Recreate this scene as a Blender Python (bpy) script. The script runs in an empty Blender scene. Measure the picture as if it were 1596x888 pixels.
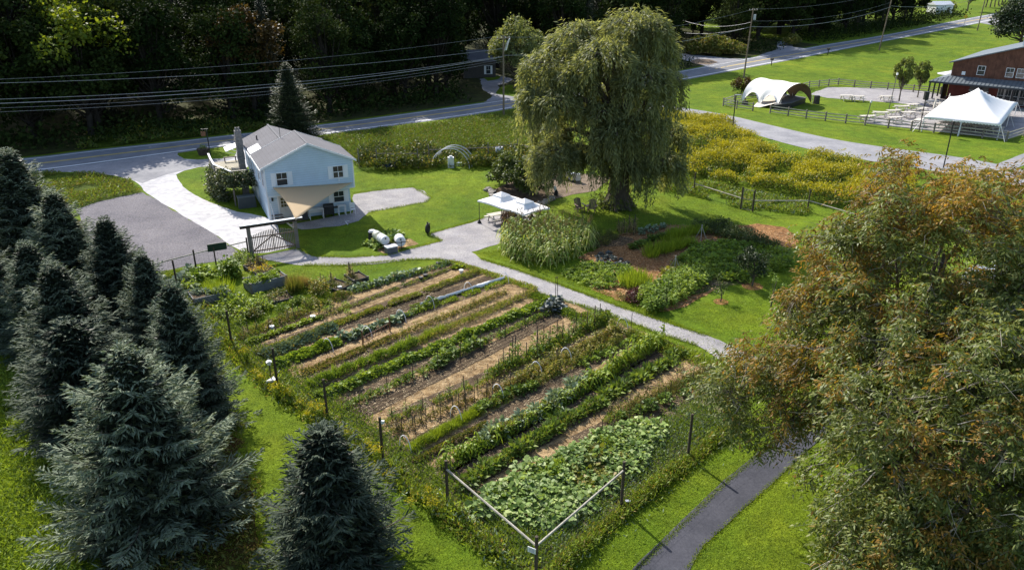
import bpy, math, random
import numpy as np
from mathutils import Vector, Matrix, noise
from mathutils.geometry import tessellate_polygon

SC = bpy.context.scene
COL = SC.collection
random.seed(7)
RNG = np.random.default_rng(11)

# ---------------------------------------------------------------- camera, sky, sun, exposure
CAM_H = 20.0
PITCH = math.radians(23.0)
FPX = 1180.0
cam_data = bpy.data.cameras.new('camera')
cam = bpy.data.objects.new('camera', cam_data)
COL.objects.link(cam)
cam.location = (0, 0, CAM_H)
cam.rotation_euler = (math.pi / 2 - PITCH, 0, 0)
cam_data.sensor_width = 36
cam_data.lens = 36 * FPX / 1596
cam_data.clip_start = 0.3
cam_data.clip_end = 4000
SC.camera = cam

SUN_EL = math.radians(38)
SUN_DIR = Vector((-0.53 * math.cos(SUN_EL), 0.848 * math.cos(SUN_EL), math.sin(SUN_EL))).normalized()
world = bpy.data.worlds.new('World')
SC.world = world
world.use_nodes = True
wn = world.node_tree
sky = wn.nodes.new('ShaderNodeTexSky')
sky.sky_type = 'NISHITA'
sky.sun_disc = False
sky.sun_elevation = SUN_EL
sky.sun_rotation = math.atan2(SUN_DIR.x, SUN_DIR.y)
sky.air_density = 1.0
sky.dust_density = 1.5
wn.links.new(sky.outputs[0], wn.nodes['Background'].inputs[0])
wn.nodes['Background'].inputs[1].default_value = 0.15
sd = bpy.data.lights.new('sun', 'SUN')
sd.energy = 5.0
sd.angle = math.radians(0.53)
sd.color = (1.0, 0.95, 0.86)
sun = bpy.data.objects.new('sun', sd)
sun.rotation_euler = SUN_DIR.to_track_quat('Z', 'Y').to_euler()
sun.location = (-60, 120, 90)
COL.objects.link(sun)
SC.view_settings.view_transform = 'Standard'
SC.view_settings.look = 'None'
SC.view_settings.exposure = 0.68
SC.view_settings.gamma = 1.0
SC.render.engine = 'CYCLES'
SC.cycles.max_bounces = 6
SC.cycles.diffuse_bounces = 2
SC.cycles.transmission_bounces = 3
SC.cycles.transparent_max_bounces = 8

# ---------------------------------------------------------------- terrain and survey helpers
def T(y):
    if y <= 130: return 0.0
    d = y - 130
    return 0.045 * d * d / (d + 25)

def P(px, py, z=0.0):
    """World point where the line of sight of photo pixel px,py meets height z above the ground."""
    x = (px - 798) / FPX; y = (444 - py) / FPX
    d = (x, math.cos(PITCH) + y * math.sin(PITCH), -math.sin(PITCH) + y * math.cos(PITCH))
    t = (z - CAM_H) / d[2] if d[2] < -1e-4 else 900
    if t < 0 or d[1] * t > 130:
        t = 100.0
        while t < 900:
            if CAM_H + d[2] * t <= T(d[1] * t) + z: break
            t += 0.25
    return Vector((d[0] * t, d[1] * t, CAM_H + d[2] * t))

def apex(px, py, Y):
    """Point at world depth Y on the line of sight (gives the height of a tree top)."""
    x = (px - 798) / FPX; y = (444 - py) / FPX
    d = (x, math.cos(PITCH) + y * math.sin(PITCH), -math.sin(PITCH) + y * math.cos(PITCH))
    t = Y / d[1]
    return Vector((d[0] * t, Y, CAM_H + d[2] * t))

# ---------------------------------------------------------------- tagging
def tag(o, label=None, cat=None, group=None, kind=None):
    if label: o['label'] = label
    if cat: o['category'] = cat
    if group: o['group'] = group
    if kind: o['kind'] = kind
    return o

def empty(name, loc, rz=0.0, label=None, cat=None, group=None):
    o = bpy.data.objects.new(name, None)
    o.empty_display_size = 0.3
    COL.objects.link(o)
    o.location = loc; o.rotation_euler = (0, 0, rz)
    return tag(o, label, cat, group)

def link(name, mesh, parent=None, loc=None, rz=0.0, sc=None):
    o = bpy.data.objects.new(name, mesh)
    COL.objects.link(o)
    if parent: o.parent = parent
    if loc is not None: o.location = loc
    if rz: o.rotation_euler = (0, 0, rz)
    if sc is not None: o.scale = sc if hasattr(sc, '__len__') else (sc, sc, sc)
    return o

def copy_tree(o, parent=None):
    c = o.copy(); COL.objects.link(c)
    if parent: c.parent = parent
    for ch in list(o.children): copy_tree(ch, c)
    return c

# ---------------------------------------------------------------- materials
MATS = {}
def _nt(name):
    m = bpy.data.materials.new(name); m.use_nodes = True
    nt = m.node_tree; b = nt.nodes['Principled BSDF']
    MATS[name] = m
    return m, nt, b
def _noise(nt, scale, detail=4, rough=0.55, coord='Object', vec=None):
    n = nt.nodes.new('ShaderNodeTexNoise')
    n.inputs['Scale'].default_value = scale; n.inputs['Detail'].default_value = detail
    n.inputs['Roughness'].default_value = rough
    if vec is None:
        tc = nt.nodes.new('ShaderNodeTexCoord'); nt.links.new(tc.outputs[coord], n.inputs['Vector'])
    else: nt.links.new(vec, n.inputs['Vector'])
    return n.outputs['Fac']
def _ramp(nt, fac, stops):
    r = nt.nodes.new('ShaderNodeValToRGB'); nt.links.new(fac, r.inputs[0])
    e = r.color_ramp.elements
    while len(e) < len(stops): e.new(0.5)
    for i, (p, c) in enumerate(stops):
        e[i].position = p; e[i].color = (*c, 1) if len(c) == 3 else c
    return r.outputs[0]
def _mix(nt, fac, a, b, mode='MIX'):
    m = nt.nodes.new('ShaderNodeMix'); m.data_type = 'RGBA'; m.blend_type = mode
    def put(s, v):
        if isinstance(v, (tuple, list)): s.default_value = (*v, 1)
        elif isinstance(v, (int, float)): s.default_value = v
        else: nt.links.new(v, s)
    put(m.inputs[0], fac); put(m.inputs[6], a); put(m.inputs[7], b)
    return m.outputs[2]
def _bump(nt, b, h, strength, dist):
    u = nt.nodes.new('ShaderNodeBump'); u.inputs['Strength'].default_value = strength
    u.inputs['Distance'].default_value = dist
    nt.links.new(h, u.inputs['Height']); nt.links.new(u.outputs[0], b.inputs['Normal'])

def mat_plain(name, c, rough=0.7, var=0.15, scale=3.0, metal=0.0, bump=0.0, spec=0.3, grain=None):
    m, nt, b = _nt(name)
    a = _noise(nt, scale, 5)
    d = tuple(x * (1 - var) for x in c); e = tuple(min(1, x * (1 + var)) for x in c)
    col = _ramp(nt, a, [(0.3, d), (0.7, e)])
    if grain:
        tc = nt.nodes.new('ShaderNodeTexCoord'); mp = nt.nodes.new('ShaderNodeMapping')
        mp.inputs['Scale'].default_value = grain
        nt.links.new(tc.outputs['Object'], mp.inputs[0])
        g = _noise(nt, 4.0, 5, vec=mp.outputs[0])
        col = _mix(nt, 0.6, col, _ramp(nt, g, [(0.3, (0.55, 0.55, 0.55)), (0.7, (1.25, 1.22, 1.2))]), 'MULTIPLY')
    nt.links.new(col, b.inputs['Base Color'])
    b.inputs['Roughness'].default_value = rough; b.inputs['Metallic'].default_value = metal
    b.inputs['Specular IOR Level'].default_value = spec
    if bump: _bump(nt, b, _noise(nt, scale * 8, 3), bump, 0.02)
    return m

def mat_leaf(name, c1, c2, c3=None, trans=0.35, rough=0.55, clump=0.6, objvar=0.25, tcol=None, spec=0.25):
    """Leaf: colour varies leaf by leaf, clump by clump and plant by plant; light also passes through."""
    m, nt, b = _nt(name)
    geo = nt.nodes.new('ShaderNodeNewGeometry')
    stops = [(0.0, c1), (1.0, c2)] if c3 is None else [(0.0, c1), (0.62, c2), (0.9, c3)]
    col = _ramp(nt, geo.outputs['Random Per Island'], stops)
    n = _noise(nt, clump, 3)
    col = _mix(nt, 0.7, col, _ramp(nt, n, [(0.3, (0.62, 0.66, 0.6)), (0.7, (1.3, 1.26, 1.1))]), 'MULTIPLY')
    oi = nt.nodes.new('ShaderNodeObjectInfo')
    hsv = nt.nodes.new('ShaderNodeHueSaturation')
    mr = nt.nodes.new('ShaderNodeMapRange')
    nt.links.new(oi.outputs['Random'], mr.inputs[0])
    mr.inputs[3].default_value = 1 - objvar; mr.inputs[4].default_value = 1 + objvar
    nt.links.new(mr.outputs[0], hsv.inputs['Value'])
    mh = nt.nodes.new('ShaderNodeMapRange')
    nt.links.new(oi.outputs['Random'], mh.inputs[0])
    mh.inputs[3].default_value = 0.5 + objvar * 0.04; mh.inputs[4].default_value = 0.5 - objvar * 0.04
    nt.links.new(mh.outputs[0], hsv.inputs['Hue'])
    nt.links.new(col, hsv.inputs['Color'])
    col = hsv.outputs[0]
    nt.links.new(col, b.inputs['Base Color'])
    b.inputs['Roughness'].default_value = rough
    b.inputs['Specular IOR Level'].default_value = spec
    b.inputs['Roughness'].default_value = rough
    if trans > 0:
        tr = nt.nodes.new('ShaderNodeBsdfTranslucent')
        tc2 = _mix(nt, 1.0, col, tcol or (1.35, 1.25, 0.6), 'MULTIPLY')
        nt.links.new(tc2, tr.inputs[0])
        mx = nt.nodes.new('ShaderNodeMixShader'); mx.inputs[0].default_value = trans
        nt.links.new(b.outputs[0], mx.inputs[1]); nt.links.new(tr.outputs[0], mx.inputs[2])
        nt.links.new(mx.outputs[0], nt.nodes['Material Output'].inputs[0])
    return m

def mat_ground(name, layers, bump=0.6, bscale=14.0, bdist=0.05, rough=0.95, rs=None):
    """Ground cover: several noises at different scales multiplied or mixed over each other."""
    m, nt, b = _nt(name)
    col = None
    for (scale, det, lo, hi, c1, c2, mode, f) in layers:
        n = _noise(nt, scale, det, 0.6)
        r = _ramp(nt, n, [(lo, c1), (hi, c2)])
        col = r if col is None else _mix(nt, f, col, r, mode)
    nt.links.new(col, b.inputs['Base Color'])
    b.inputs['Roughness'].default_value = rough; b.inputs['Specular IOR Level'].default_value = 0.1
    _bump(nt, b, _noise(nt, bscale, 6, 0.7), bump, bdist)
    return m

lawn_m = mat_ground('lawn', [
    (0.09, 3, 0.3, 0.7, (0.098, 0.158, 0.010), (0.160, 0.225, 0.015), 'MIX', 1),
    (0.9, 5, 0.35, 0.65, (0.70, 0.74, 0.72), (1.12, 1.15, 1.05), 'MULTIPLY', 0.9),
    (0.35, 4, 0.45, 0.75, (1, 1, 1), (1.38, 1.08, 1.3), 'MULTIPLY', 0.7),
    (0.13, 5, 0.42, 0.62, (0.84, 0.90, 0.95), (1.12, 1.04, 1.0), 'MULTIPLY', 0.9),
    (4.5, 5, 0.3, 0.7, (0.66, 0.7, 0.66), (1.3, 1.26, 1.2), 'MULTIPLY', 0.9),
    (22.0, 4, 0.3, 0.7, (0.45, 0.5, 0.4), (1.45, 1.42, 1.3), 'MULTIPLY', 0.85)], bump=1.0, bscale=9, bdist=0.12)
rough_m = mat_ground('rough_grass', [
    (0.25, 4, 0.3, 0.7, (0.05, 0.085, 0.010), (0.115, 0.165, 0.018), 'MIX', 1),
    (1.4, 5, 0.35, 0.7, (0.6, 0.6, 0.5), (1.25, 1.15, 1.0), 'MULTIPLY', 0.9),
    (18.0, 4, 0.3, 0.7, (0.4, 0.45, 0.35), (1.5, 1.45, 1.3), 'MULTIPLY', 0.9)], bump=1.0, bscale=9, bdist=0.15)
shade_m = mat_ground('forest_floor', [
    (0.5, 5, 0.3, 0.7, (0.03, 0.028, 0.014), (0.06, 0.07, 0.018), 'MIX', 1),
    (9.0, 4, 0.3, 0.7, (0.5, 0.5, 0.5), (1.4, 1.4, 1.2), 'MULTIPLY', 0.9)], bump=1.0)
litter_m = mat_ground('needle_litter', [
    (0.6, 5, 0.35, 0.65, (0.075, 0.038, 0.014), (0.05, 0.062, 0.012), 'MIX', 1),
    (14.0, 4, 0.3, 0.7, (0.5, 0.5, 0.5), (1.5, 1.4, 1.3), 'MULTIPLY', 0.9)], bump=1.0)
asphalt_m = mat_ground('asphalt', [
    (0.5, 5, 0.3, 0.7, (0.165, 0.168, 0.18), (0.24, 0.243, 0.26), 'MIX', 1),
    (60.0, 3, 0.3, 0.7, (0.8, 0.8, 0.8), (1.2, 1.2, 1.2), 'MULTIPLY', 0.8)], bump=0.3, bscale=60, bdist=0.01, rough=0.8)
path_asphalt_m = mat_ground('dark_asphalt', [
    (0.7, 5, 0.3, 0.7, (0.048, 0.049, 0.060), (0.075, 0.075, 0.090), 'MIX', 1),
    (5.0, 4, 0.55, 0.75, (1, 1, 1), (1.3, 1.28, 1.22), 'MULTIPLY', 0.6),
    (9.0, 5, 0.35, 0.65, (0.85, 0.85, 0.86), (1.12, 1.12, 1.1), 'MULTIPLY', 0.9),
    (90.0, 3, 0.3, 0.7, (0.7, 0.7, 0.7), (1.35, 1.35, 1.35), 'MULTIPLY', 0.9)], bump=0.5, bscale=80, bdist=0.01, rough=0.85)
drive_m = mat_ground('shaded_asphalt', [
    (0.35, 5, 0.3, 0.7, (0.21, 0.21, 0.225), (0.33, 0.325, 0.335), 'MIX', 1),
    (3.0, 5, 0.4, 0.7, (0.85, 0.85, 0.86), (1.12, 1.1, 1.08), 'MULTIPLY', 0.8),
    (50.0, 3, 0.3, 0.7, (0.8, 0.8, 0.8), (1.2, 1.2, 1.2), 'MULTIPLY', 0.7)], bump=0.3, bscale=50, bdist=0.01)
driveway_m = mat_ground('sunny_concrete', [
    (0.35, 5, 0.3, 0.7, (0.42, 0.41, 0.42), (0.56, 0.55, 0.55), 'MIX', 1),
    (1.7, 6, 0.4, 0.6, (0.78, 0.78, 0.8), (1.1, 1.08, 1.06), 'MULTIPLY', 0.8),
    (50.0, 3, 0.3, 0.7, (0.8, 0.8, 0.8), (1.2, 1.2, 1.2), 'MULTIPLY', 0.7)], bump=0.3, bscale=50, bdist=0.01)
gravel_m = mat_ground('gravel', [
    (0.3, 5, 0.3, 0.7, (0.135, 0.13, 0.148), (0.20, 0.19, 0.205), 'MIX', 1),
    (2.2, 5, 0.52, 0.75, (1, 1, 1), (0.8, 0.76, 0.68), 'MULTIPLY', 0.7),
    (7.0, 5, 0.35, 0.65, (0.68, 0.68, 0.70), (1.3, 1.28, 1.24), 'MULTIPLY', 0.9),
    (38.0, 3, 0.3, 0.7, (0.5, 0.5, 0.52), (1.5, 1.48, 1.44), 'MULTIPLY', 0.9)], bump=1.0, bscale=14, bdist=0.05)
gravel_light_m = mat_ground('pale_gravel', [
    (0.5, 5, 0.3, 0.7, (0.285, 0.272, 0.28), (0.39, 0.375, 0.38), 'MIX', 1),
    (3.2, 5, 0.55, 0.8, (1, 1, 1), (0.85, 0.82, 0.74), 'MULTIPLY', 0.7),
    (0.8, 4, 0.4, 0.65, (0.86, 0.86, 0.88), (1.06, 1.05, 1.02), 'MULTIPLY', 0.9),
    (8.0, 5, 0.35, 0.65, (0.76, 0.76, 0.78), (1.2, 1.19, 1.16), 'MULTIPLY', 0.9),
    (45.0, 3, 0.3, 0.7, (0.6, 0.6, 0.62), (1.35, 1.34, 1.3), 'MULTIPLY', 0.9)], bump=1.0, bscale=16, bdist=0.04)
straw_m = mat_ground('straw_mulch', [
    (0.5, 5, 0.3, 0.7, (0.38, 0.26, 0.14), (0.56, 0.41, 0.24), 'MIX', 1),
    (2.6, 6, 0.42, 0.62, (0.45, 0.40, 0.34), (1.1, 1.08, 1.02), 'MULTIPLY', 0.85),
    (30.0, 4, 0.35, 0.7, (0.4, 0.38, 0.36), (1.5, 1.5, 1.45), 'MULTIPLY', 0.95)], bump=1.0, bscale=26, bdist=0.08)
mulch_m = mat_ground('bark_mulch', [
    (0.6, 5, 0.3, 0.7, (0.27, 0.135, 0.06), (0.46, 0.26, 0.12), 'MIX', 1),
    (3.2, 6, 0.42, 0.62, (0.55, 0.5, 0.44), (1.15, 1.1, 1.04), 'MULTIPLY', 0.9),
    (26.0, 4, 0.35, 0.7, (0.4, 0.38, 0.36), (1.45, 1.45, 1.4), 'MULTIPLY', 0.95)], bump=1.0, bscale=24, bdist=0.08)
soil_m = mat_ground('soil', [
    (0.9, 5, 0.3, 0.7, (0.085, 0.058, 0.036), (0.155, 0.115, 0.078), 'MIX', 1),
    (24.0, 4, 0.35, 0.7, (0.45, 0.42, 0.4), (1.6, 1.6, 1.5), 'MULTIPLY', 0.9)], bump=1.0, bscale=20, bdist=0.1)
weedy_m = mat_ground('weedy_soil', [
    (1.3, 6, 0.42, 0.58, (0.075, 0.115, 0.016), (0.19, 0.145, 0.10), 'MIX', 1),
    (20.0, 4, 0.35, 0.7, (0.45, 0.45, 0.4), (1.5, 1.5, 1.4), 'MULTIPLY', 0.9)], bump=1.0, bscale=18, bdist=0.1)
chips_m = mat_ground('leaf_litter', [
    (0.9, 5, 0.3, 0.7, (0.15, 0.115, 0.085), (0.27, 0.21, 0.165), 'MIX', 1),
    (22.0, 4, 0.35, 0.7, (0.45, 0.42, 0.4), (1.6, 1.6, 1.5), 'MULTIPLY', 0.9)], bump=1.0, bscale=20, bdist=0.08)
bank_m = mat_ground('far_grass', [
    (0.02, 3, 0.35, 0.65, (0.105, 0.175, 0.007), (0.165, 0.235, 0.011), 'MIX', 1),
    (0.5, 5, 0.35, 0.65, (0.78, 0.8, 0.75), (1.15, 1.13, 1.05), 'MULTIPLY', 0.9),
    (6.0, 4, 0.3, 0.7, (0.6, 0.62, 0.55), (1.35, 1.3, 1.2), 'MULTIPLY', 0.8)], bump=1.0, bscale=3, bdist=0.25)
paint_w = mat_plain('road_paint_white', (0.80, 0.80, 0.78), 0.7, 0.12, 1.2)
paint_y = mat_plain('road_paint_yellow', (0.62, 0.45, 0.12), 0.7, 0.25, 1.2)

wood_grey = mat_plain('weathered_wood', (0.19, 0.165, 0.14), 0.85, 0.2, 2, bump=0.2, grain=(1, 1, 12))
wood_rail = mat_plain('pale_rail_wood', (0.36, 0.33, 0.27), 0.8, 0.25, 2, bump=0.2)
wood_dark = mat_plain('dark_post_wood', (0.060, 0.045, 0.033), 0.85, 0.3, 3, bump=0.2)
wood_tan = mat_plain('tan_wood', (0.36, 0.25, 0.14), 0.75, 0.25, 3, bump=0.15)
wood_table = mat_plain('sun_bleached_wood', (0.50, 0.46, 0.40), 0.7, 0.2, 3)
wood_brown = mat_plain('brown_stained_wood', (0.16, 0.075, 0.04), 0.65, 0.25, 3)
pole_m = mat_plain('utility_pole_wood', (0.20, 0.155, 0.11), 0.9, 0.25, 1.5, grain=(6, 6, 0.4))
wire_m = mat_plain('cable', (0.30, 0.30, 0.31), 0.5, 0.1, 1)
white_pl = mat_plain('white_plastic', (0.72, 0.72, 0.72), 0.45, 0.05, 2)
white_fab = mat_plain('white_canvas', (0.78, 0.77, 0.76), 0.8, 0.04, 0.8)
cream_fab = mat_plain('cream_canvas', (0.72, 0.66, 0.56), 0.8, 0.06, 0.8)
black_m = mat_plain('black_plastic', (0.02, 0.02, 0.022), 0.5, 0.2, 4)
black_metal = mat_plain('black_metal', (0.03, 0.03, 0.032), 0.45, 0.2, 4, metal=0.3)
grey_metal = mat_plain('galvanised_metal', (0.42, 0.43, 0.45), 0.4, 0.12, 4, metal=0.6)
glass_m, _g, _b = _nt('window_glass')
_b.inputs['Base Color'].default_value = (0.025, 0.03, 0.035, 1); _b.inputs['Roughness'].default_value = 0.08
_b.inputs['Specular IOR Level'].default_value = 0.6
stone_m = mat_plain('field_stone', (0.26, 0.235, 0.205), 0.9, 0.35, 2.5, bump=0.5)
bark_m = mat_plain('bark', (0.105, 0.085, 0.066), 0.95, 0.35, 2.0, bump=0.6, grain=(5, 5, 0.6))
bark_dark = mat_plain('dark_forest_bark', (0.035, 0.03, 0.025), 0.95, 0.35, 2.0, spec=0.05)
bark_pale = mat_plain('pale_bark', (0.30, 0.27, 0.23), 0.9, 0.25, 3.0, bump=0.4)
stem_m = mat_plain('plant_stem', (0.09, 0.12, 0.035), 0.8, 0.25, 4)
dry_stem = mat_plain('dry_stem', (0.28, 0.21, 0.11), 0.85, 0.3, 4)
# ---------------------------------------------------------------- mesh helpers
class MB:
    """Collects solid shapes and links them as one mesh object."""
    def __init__(s): s.v = []; s.f = []; s.m = []
    def add(s, vs, fs, mi=0):
        n = len(s.v); s.v += [tuple(v) for v in vs]
        for f in fs: s.f.append(tuple(i + n for i in f)); s.m.append(mi)
    def box(s, c, size, rz=0.0, mi=0, M=None, taper=1.0):
        x, y, z = (k / 2 for k in size)
        vs = []
        for sz in (-1, 1):
            k = 1 if sz < 0 else taper
            for sx, sy in ((-1, -1), (1, -1), (1, 1), (-1, 1)):
                vs.append(Vector((sx * x * k, sy * y * k, sz * z)))
        R = M if M is not None else Matrix.Rotation(rz, 3, 'Z')
        vs = [R @ v + Vector(c) for v in vs]
        s.add(vs, [(3, 2, 1, 0), (4, 5, 6, 7), (0, 1, 5, 4), (1, 2, 6, 5), (2, 3, 7, 6), (3, 0, 4, 7)], mi)
        return s
    def bar(s, a, b, w, h=None, mi=0, up=(0, 0, 1)):
        a = Vector(a); b = Vector(b); h = h or w
        d = (b - a); L = d.length; d.normalize()
        u = Vector(up)
        if abs(d.dot(u)) > 0.98: u = Vector((1, 0, 0))
        sx = d.cross(u).normalized(); sz = sx.cross(d)
        M = Matrix((sx, d, sz)).transposed()
        return s.box((a + b) / 2, (w, L, h), M=M, mi=mi)
    def tube(s, pts, radii, n=6, mi=0, cap=True):
        pts = [Vector(p) for p in pts]
        if not hasattr(radii, '__len__'): radii = [radii] * len(pts)
        vs = []; prev = None
        for i, p in enumerate(pts):
            d = (pts[min(i + 1, len(pts) - 1)] - pts[max(i - 1, 0)])
            if d.length < 1e-6: d = Vector((0, 0, 1))
            d.normalize()
            if prev is None:
                u = Vector((1, 0, 0)) if abs(d.x) < 0.9 else Vector((0, 1, 0))
                prev = (u - d * u.dot(d)).normalized()
            else:
                prev = prev - d * prev.dot(d)
                prev = prev.normalized() if prev.length > 1e-5 else Vector((0, 1, 0))
            w = d.cross(prev)
            for k in range(n):
                a = 2 * math.pi * k / n
                vs.append(p + (prev * math.cos(a) + w * math.sin(a)) * radii[i])
        fs = []
        for i in range(len(pts) - 1):
            for k in range(n):
                k2 = (k + 1) % n
                fs.append((i * n + k, i * n + k2, (i + 1) * n + k2, (i + 1) * n + k))
        if cap:
            fs.append(tuple(range(n - 1, -1, -1))); fs.append(tuple((len(pts) - 1) * n + k for k in range(n)))
        s.add(vs, fs, mi); return s
    def poly(s, vs, mi=0):
        s.add(vs, [tuple(range(len(vs)))], mi); return s
    def prism(s, pts, thick, mi=0):
        """closed plate: polygon pts with thickness vector"""
        n = len(pts); t = Vector(thick)
        vs = [Vector(p) for p in pts] + [Vector(p) + t for p in pts]
        fs = [tuple(range(n - 1, -1, -1)), tuple(range(n, 2 * n))]
        for i in range(n):
            j = (i + 1) % n; fs.append((i, j, n + j, n + i))
        s.add(vs, fs, mi); return s
    def mesh(s, name, mats, smooth=False):
        me = bpy.data.meshes.new(name)
        me.from_pydata(s.v, [], s.f)
        for m in (mats if isinstance(mats, (list, tuple)) else [mats]): me.materials.append(m)
        if any(s.m): me.polygons.foreach_set('material_index', s.m)
        if smooth: me.polygons.foreach_set('use_smooth', [True] * len(me.polygons))
        me.update()
        return me
    def build(s, name, mats, parent=None, smooth=False, loc=None, rz=0.0):
        return link(name, s.mesh(name, mats, smooth), parent, loc, rz)

def unit(a):
    return a / np.maximum(np.linalg.norm(a, axis=-1, keepdims=True), 1e-9)
HEX = np.array([(0, 0), (0.5, 0.22), (0.45, 0.72), (0, 1), (-0.45, 0.72), (-0.5, 0.22)])
RHO = np.array([(0, 0), (0.5, 0.45), (0, 1), (-0.5, 0.45)])
class LB:
    """Collects leaves (each a small folded face) and links them as one mesh."""
    def __init__(s, shape=RHO): s.p = []; s.m = []; s.shape = shape
    def add(s, C, D, N, L, W, mi=0, droop=0.0):
        C = np.asarray(C, float); n = len(C)
        D = unit(np.broadcast_to(np.asarray(D, float), (n, 3)))
        S = unit(np.cross(D, np.broadcast_to(np.asarray(N, float), (n, 3)) + 1e-4))
        U = np.cross(S, D)
        L = np.broadcast_to(np.asarray(L, float), (n,))[:, None]; W = np.broadcast_to(np.asarray(W, float), (n,))[:, None]
        vs = []
        for (a, b) in s.shape:
            v = C + D * L * b + S * W * a + U * (abs(a) * W * 0.35)
            v[:, 2] -= (droop * b * b * L)[:, 0] if droop else 0
            vs.append(v)
        s.p.append(np.stack(vs, 1)); s.m.append(np.full(n, mi, np.int32))
        return s
    def tris(s): return sum(len(a) for a in s.p)
    def mesh(s, name, mats, extra=None):
        A = np.concatenate(s.p); k = A.shape[1]; n = len(A)
        me = bpy.data.meshes.new(name)
        V = A.reshape(-1, 3); nv = len(V)
        loops = np.arange(nv, dtype=np.int32); starts = np.arange(0, nv, k, dtype=np.int32)
        tot = np.full(n, k, np.int32); mi = np.concatenate(s.m)
        if extra and extra.v:
            ev = np.array(extra.v, float)
            el = np.array([i for f in extra.f for i in f], np.int32) + nv
            et = np.array([len(f) for f in extra.f], np.int32)
            es = np.concatenate([[0], np.cumsum(et)[:-1]]).astype(np.int32) + len(loops)
            V = np.concatenate([V, ev]); loops = np.concatenate([loops, el])
            starts = np.concatenate([starts, es]); tot = np.concatenate([tot, et])
            mi = np.concatenate([mi, np.array(extra.m, np.int32)])
        me.vertices.add(len(V)); me.vertices.foreach_set('co', V.astype(np.float32).ravel())
        me.loops.add(len(loops)); me.loops.foreach_set('vertex_index', loops.astype(np.int32))
        me.polygons.add(len(tot)); me.polygons.foreach_set('loop_start', starts)
        me.polygons.foreach_set('loop_total', tot)
        for m in (mats if isinstance(mats, (list, tuple)) else [mats]): me.materials.append(m)
        me.polygons.foreach_set('material_index', mi)
        me.update(calc_edges=True)
        return me
    def build(s, name, mats, parent=None, extra=None, loc=None):
        return link(name, s.mesh(name, mats, extra), parent, loc)

def rdir(n, zlo=-1.0, zhi=1.0, rng=None):
    r = rng or RNG
    z = r.uniform(zlo, zhi, n); a = r.uniform(0, 2 * math.pi, n); q = np.sqrt(np.maximum(0, 1 - z * z))
    return np.stack([q * np.cos(a), q * np.sin(a), z], 1)
def ru(a, b, n=None): return RNG.uniform(a, b, n)

def ragged(pts, amp, step=0.5, seed=0.0, closed=True):
    """Resample an outline and push its edge in and out a little."""
    out = []; n = len(pts)
    for i in range(n if closed else n - 1):
        a = Vector(pts[i][:2]); b = Vector(pts[(i + 1) % n][:2])
        L = (b - a).length; k = max(1, int(L / step)); d = (b - a) / max(L, 1e-6); nr = Vector((-d.y, d.x))
        for j in range(k):
            p = a.lerp(b, j / k)
            w = noise.noise(Vector((p.x * 0.9, p.y * 0.9, seed))) + 0.6 * noise.noise(Vector((p.x * 3.1, p.y * 3.1, seed + 9)))
            out.append(p + nr * w * amp)
    return out
def smooth_poly(pts, it=2):
    pts = [Vector(p[:2]) for p in pts]
    for _ in range(it):
        q = []
        for i in range(len(pts)):
            a, b = pts[i], pts[(i + 1) % len(pts)]
            q += [a.lerp(b, 0.25), a.lerp(b, 0.75)]
        pts = q
    return pts
def sheet(name, pix, z, m, amp=0.12, step=0.5, round_=0, parent=None, world=False, kind='structure', label=None):
    pts = [Vector(p[:2]) for p in pix] if world else [P(*p).xy for p in pix]
    if round_: pts = smooth_poly(pts, round_)
    if amp: pts = ragged(pts, amp, step, seed=len(name) * 1.7)
    tri = tessellate_polygon([[Vector((p.x, p.y, 0)) for p in pts]])
    me = bpy.data.meshes.new(name)
    me.from_pydata([(p.x, p.y, z + T(p.y)) for p in pts], [], tri)
    me.materials.append(m); me.update()
    import bmesh
    bm = bmesh.new(); bm.from_mesh(me)
    for f in bm.faces:
        if f.normal.z < 0: f.normal_flip()
    bm.to_mesh(me); bm.free()
    o = link(name, me, parent)
    if not parent: tag(o, label, None, None, kind)
    return o
def resample(pts, n):
    pts = [Vector(p) for p in pts]
    L = [0]
    for a, b in zip(pts, pts[1:]): L.append(L[-1] + (b - a).length)
    out = []
    for k in range(n):
        s = L[-1] * k / (n - 1); i = 0
        while i < len(L) - 2 and L[i + 1] < s: i += 1
        t = (s - L[i]) / max(1e-6, L[i + 1] - L[i]); out.append(pts[i].lerp(pts[i + 1], min(1, t)))
    return out
def chaikin(pts, it=2):
    for _ in range(it):
        q = [pts[0]]
        for a, b in zip(pts, pts[1:]): q += [a.lerp(b, 0.25), a.lerp(b, 0.75)]
        q.append(pts[-1]); pts = q
    return pts
def strip(name, A, B, f0, f1, dz, m, n=120, parent=None, i0=0, i1=None, dash=None):
    vs = []; fs = []
    for a, b in zip(A, B):
        for f in (f0, f1):
            p = a.lerp(b, f); vs.append((p.x, p.y, T(p.y) + dz))
    for i in range(i0, (i1 or len(A) - 1)):
        if dash and (i % dash[0]) >= dash[1]: continue
        fs.append((2 * i, 2 * i + 2, 2 * i + 3, 2 * i + 1))
    me = bpy.data.meshes.new(name); me.from_pydata(vs, [], fs); me.materials.append(m); me.update()
    import bmesh
    bm = bmesh.new(); bm.from_mesh(me)
    for f in bm.faces:
        if f.normal.z < 0: f.normal_flip()
    bm.to_mesh(me); bm.free()
    o = link(name, me, parent)
    if not parent: tag(o, kind='structure')
    return o
def inpoly(X, Y, poly):
    X = np.asarray(X); Y = np.asarray(Y); r = np.zeros(X.shape, bool); n = len(poly)
    for i in range(n):
        x1, y1 = poly[i][0], poly[i][1]; x2, y2 = poly[(i + 1) % n][0], poly[(i + 1) % n][1]
        c = ((y1 > Y) != (y2 > Y)) & (X < (x2 - x1) * (Y - y1) / (y2 - y1 + 1e-12) + x1)
        r ^= c
    return r
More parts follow.
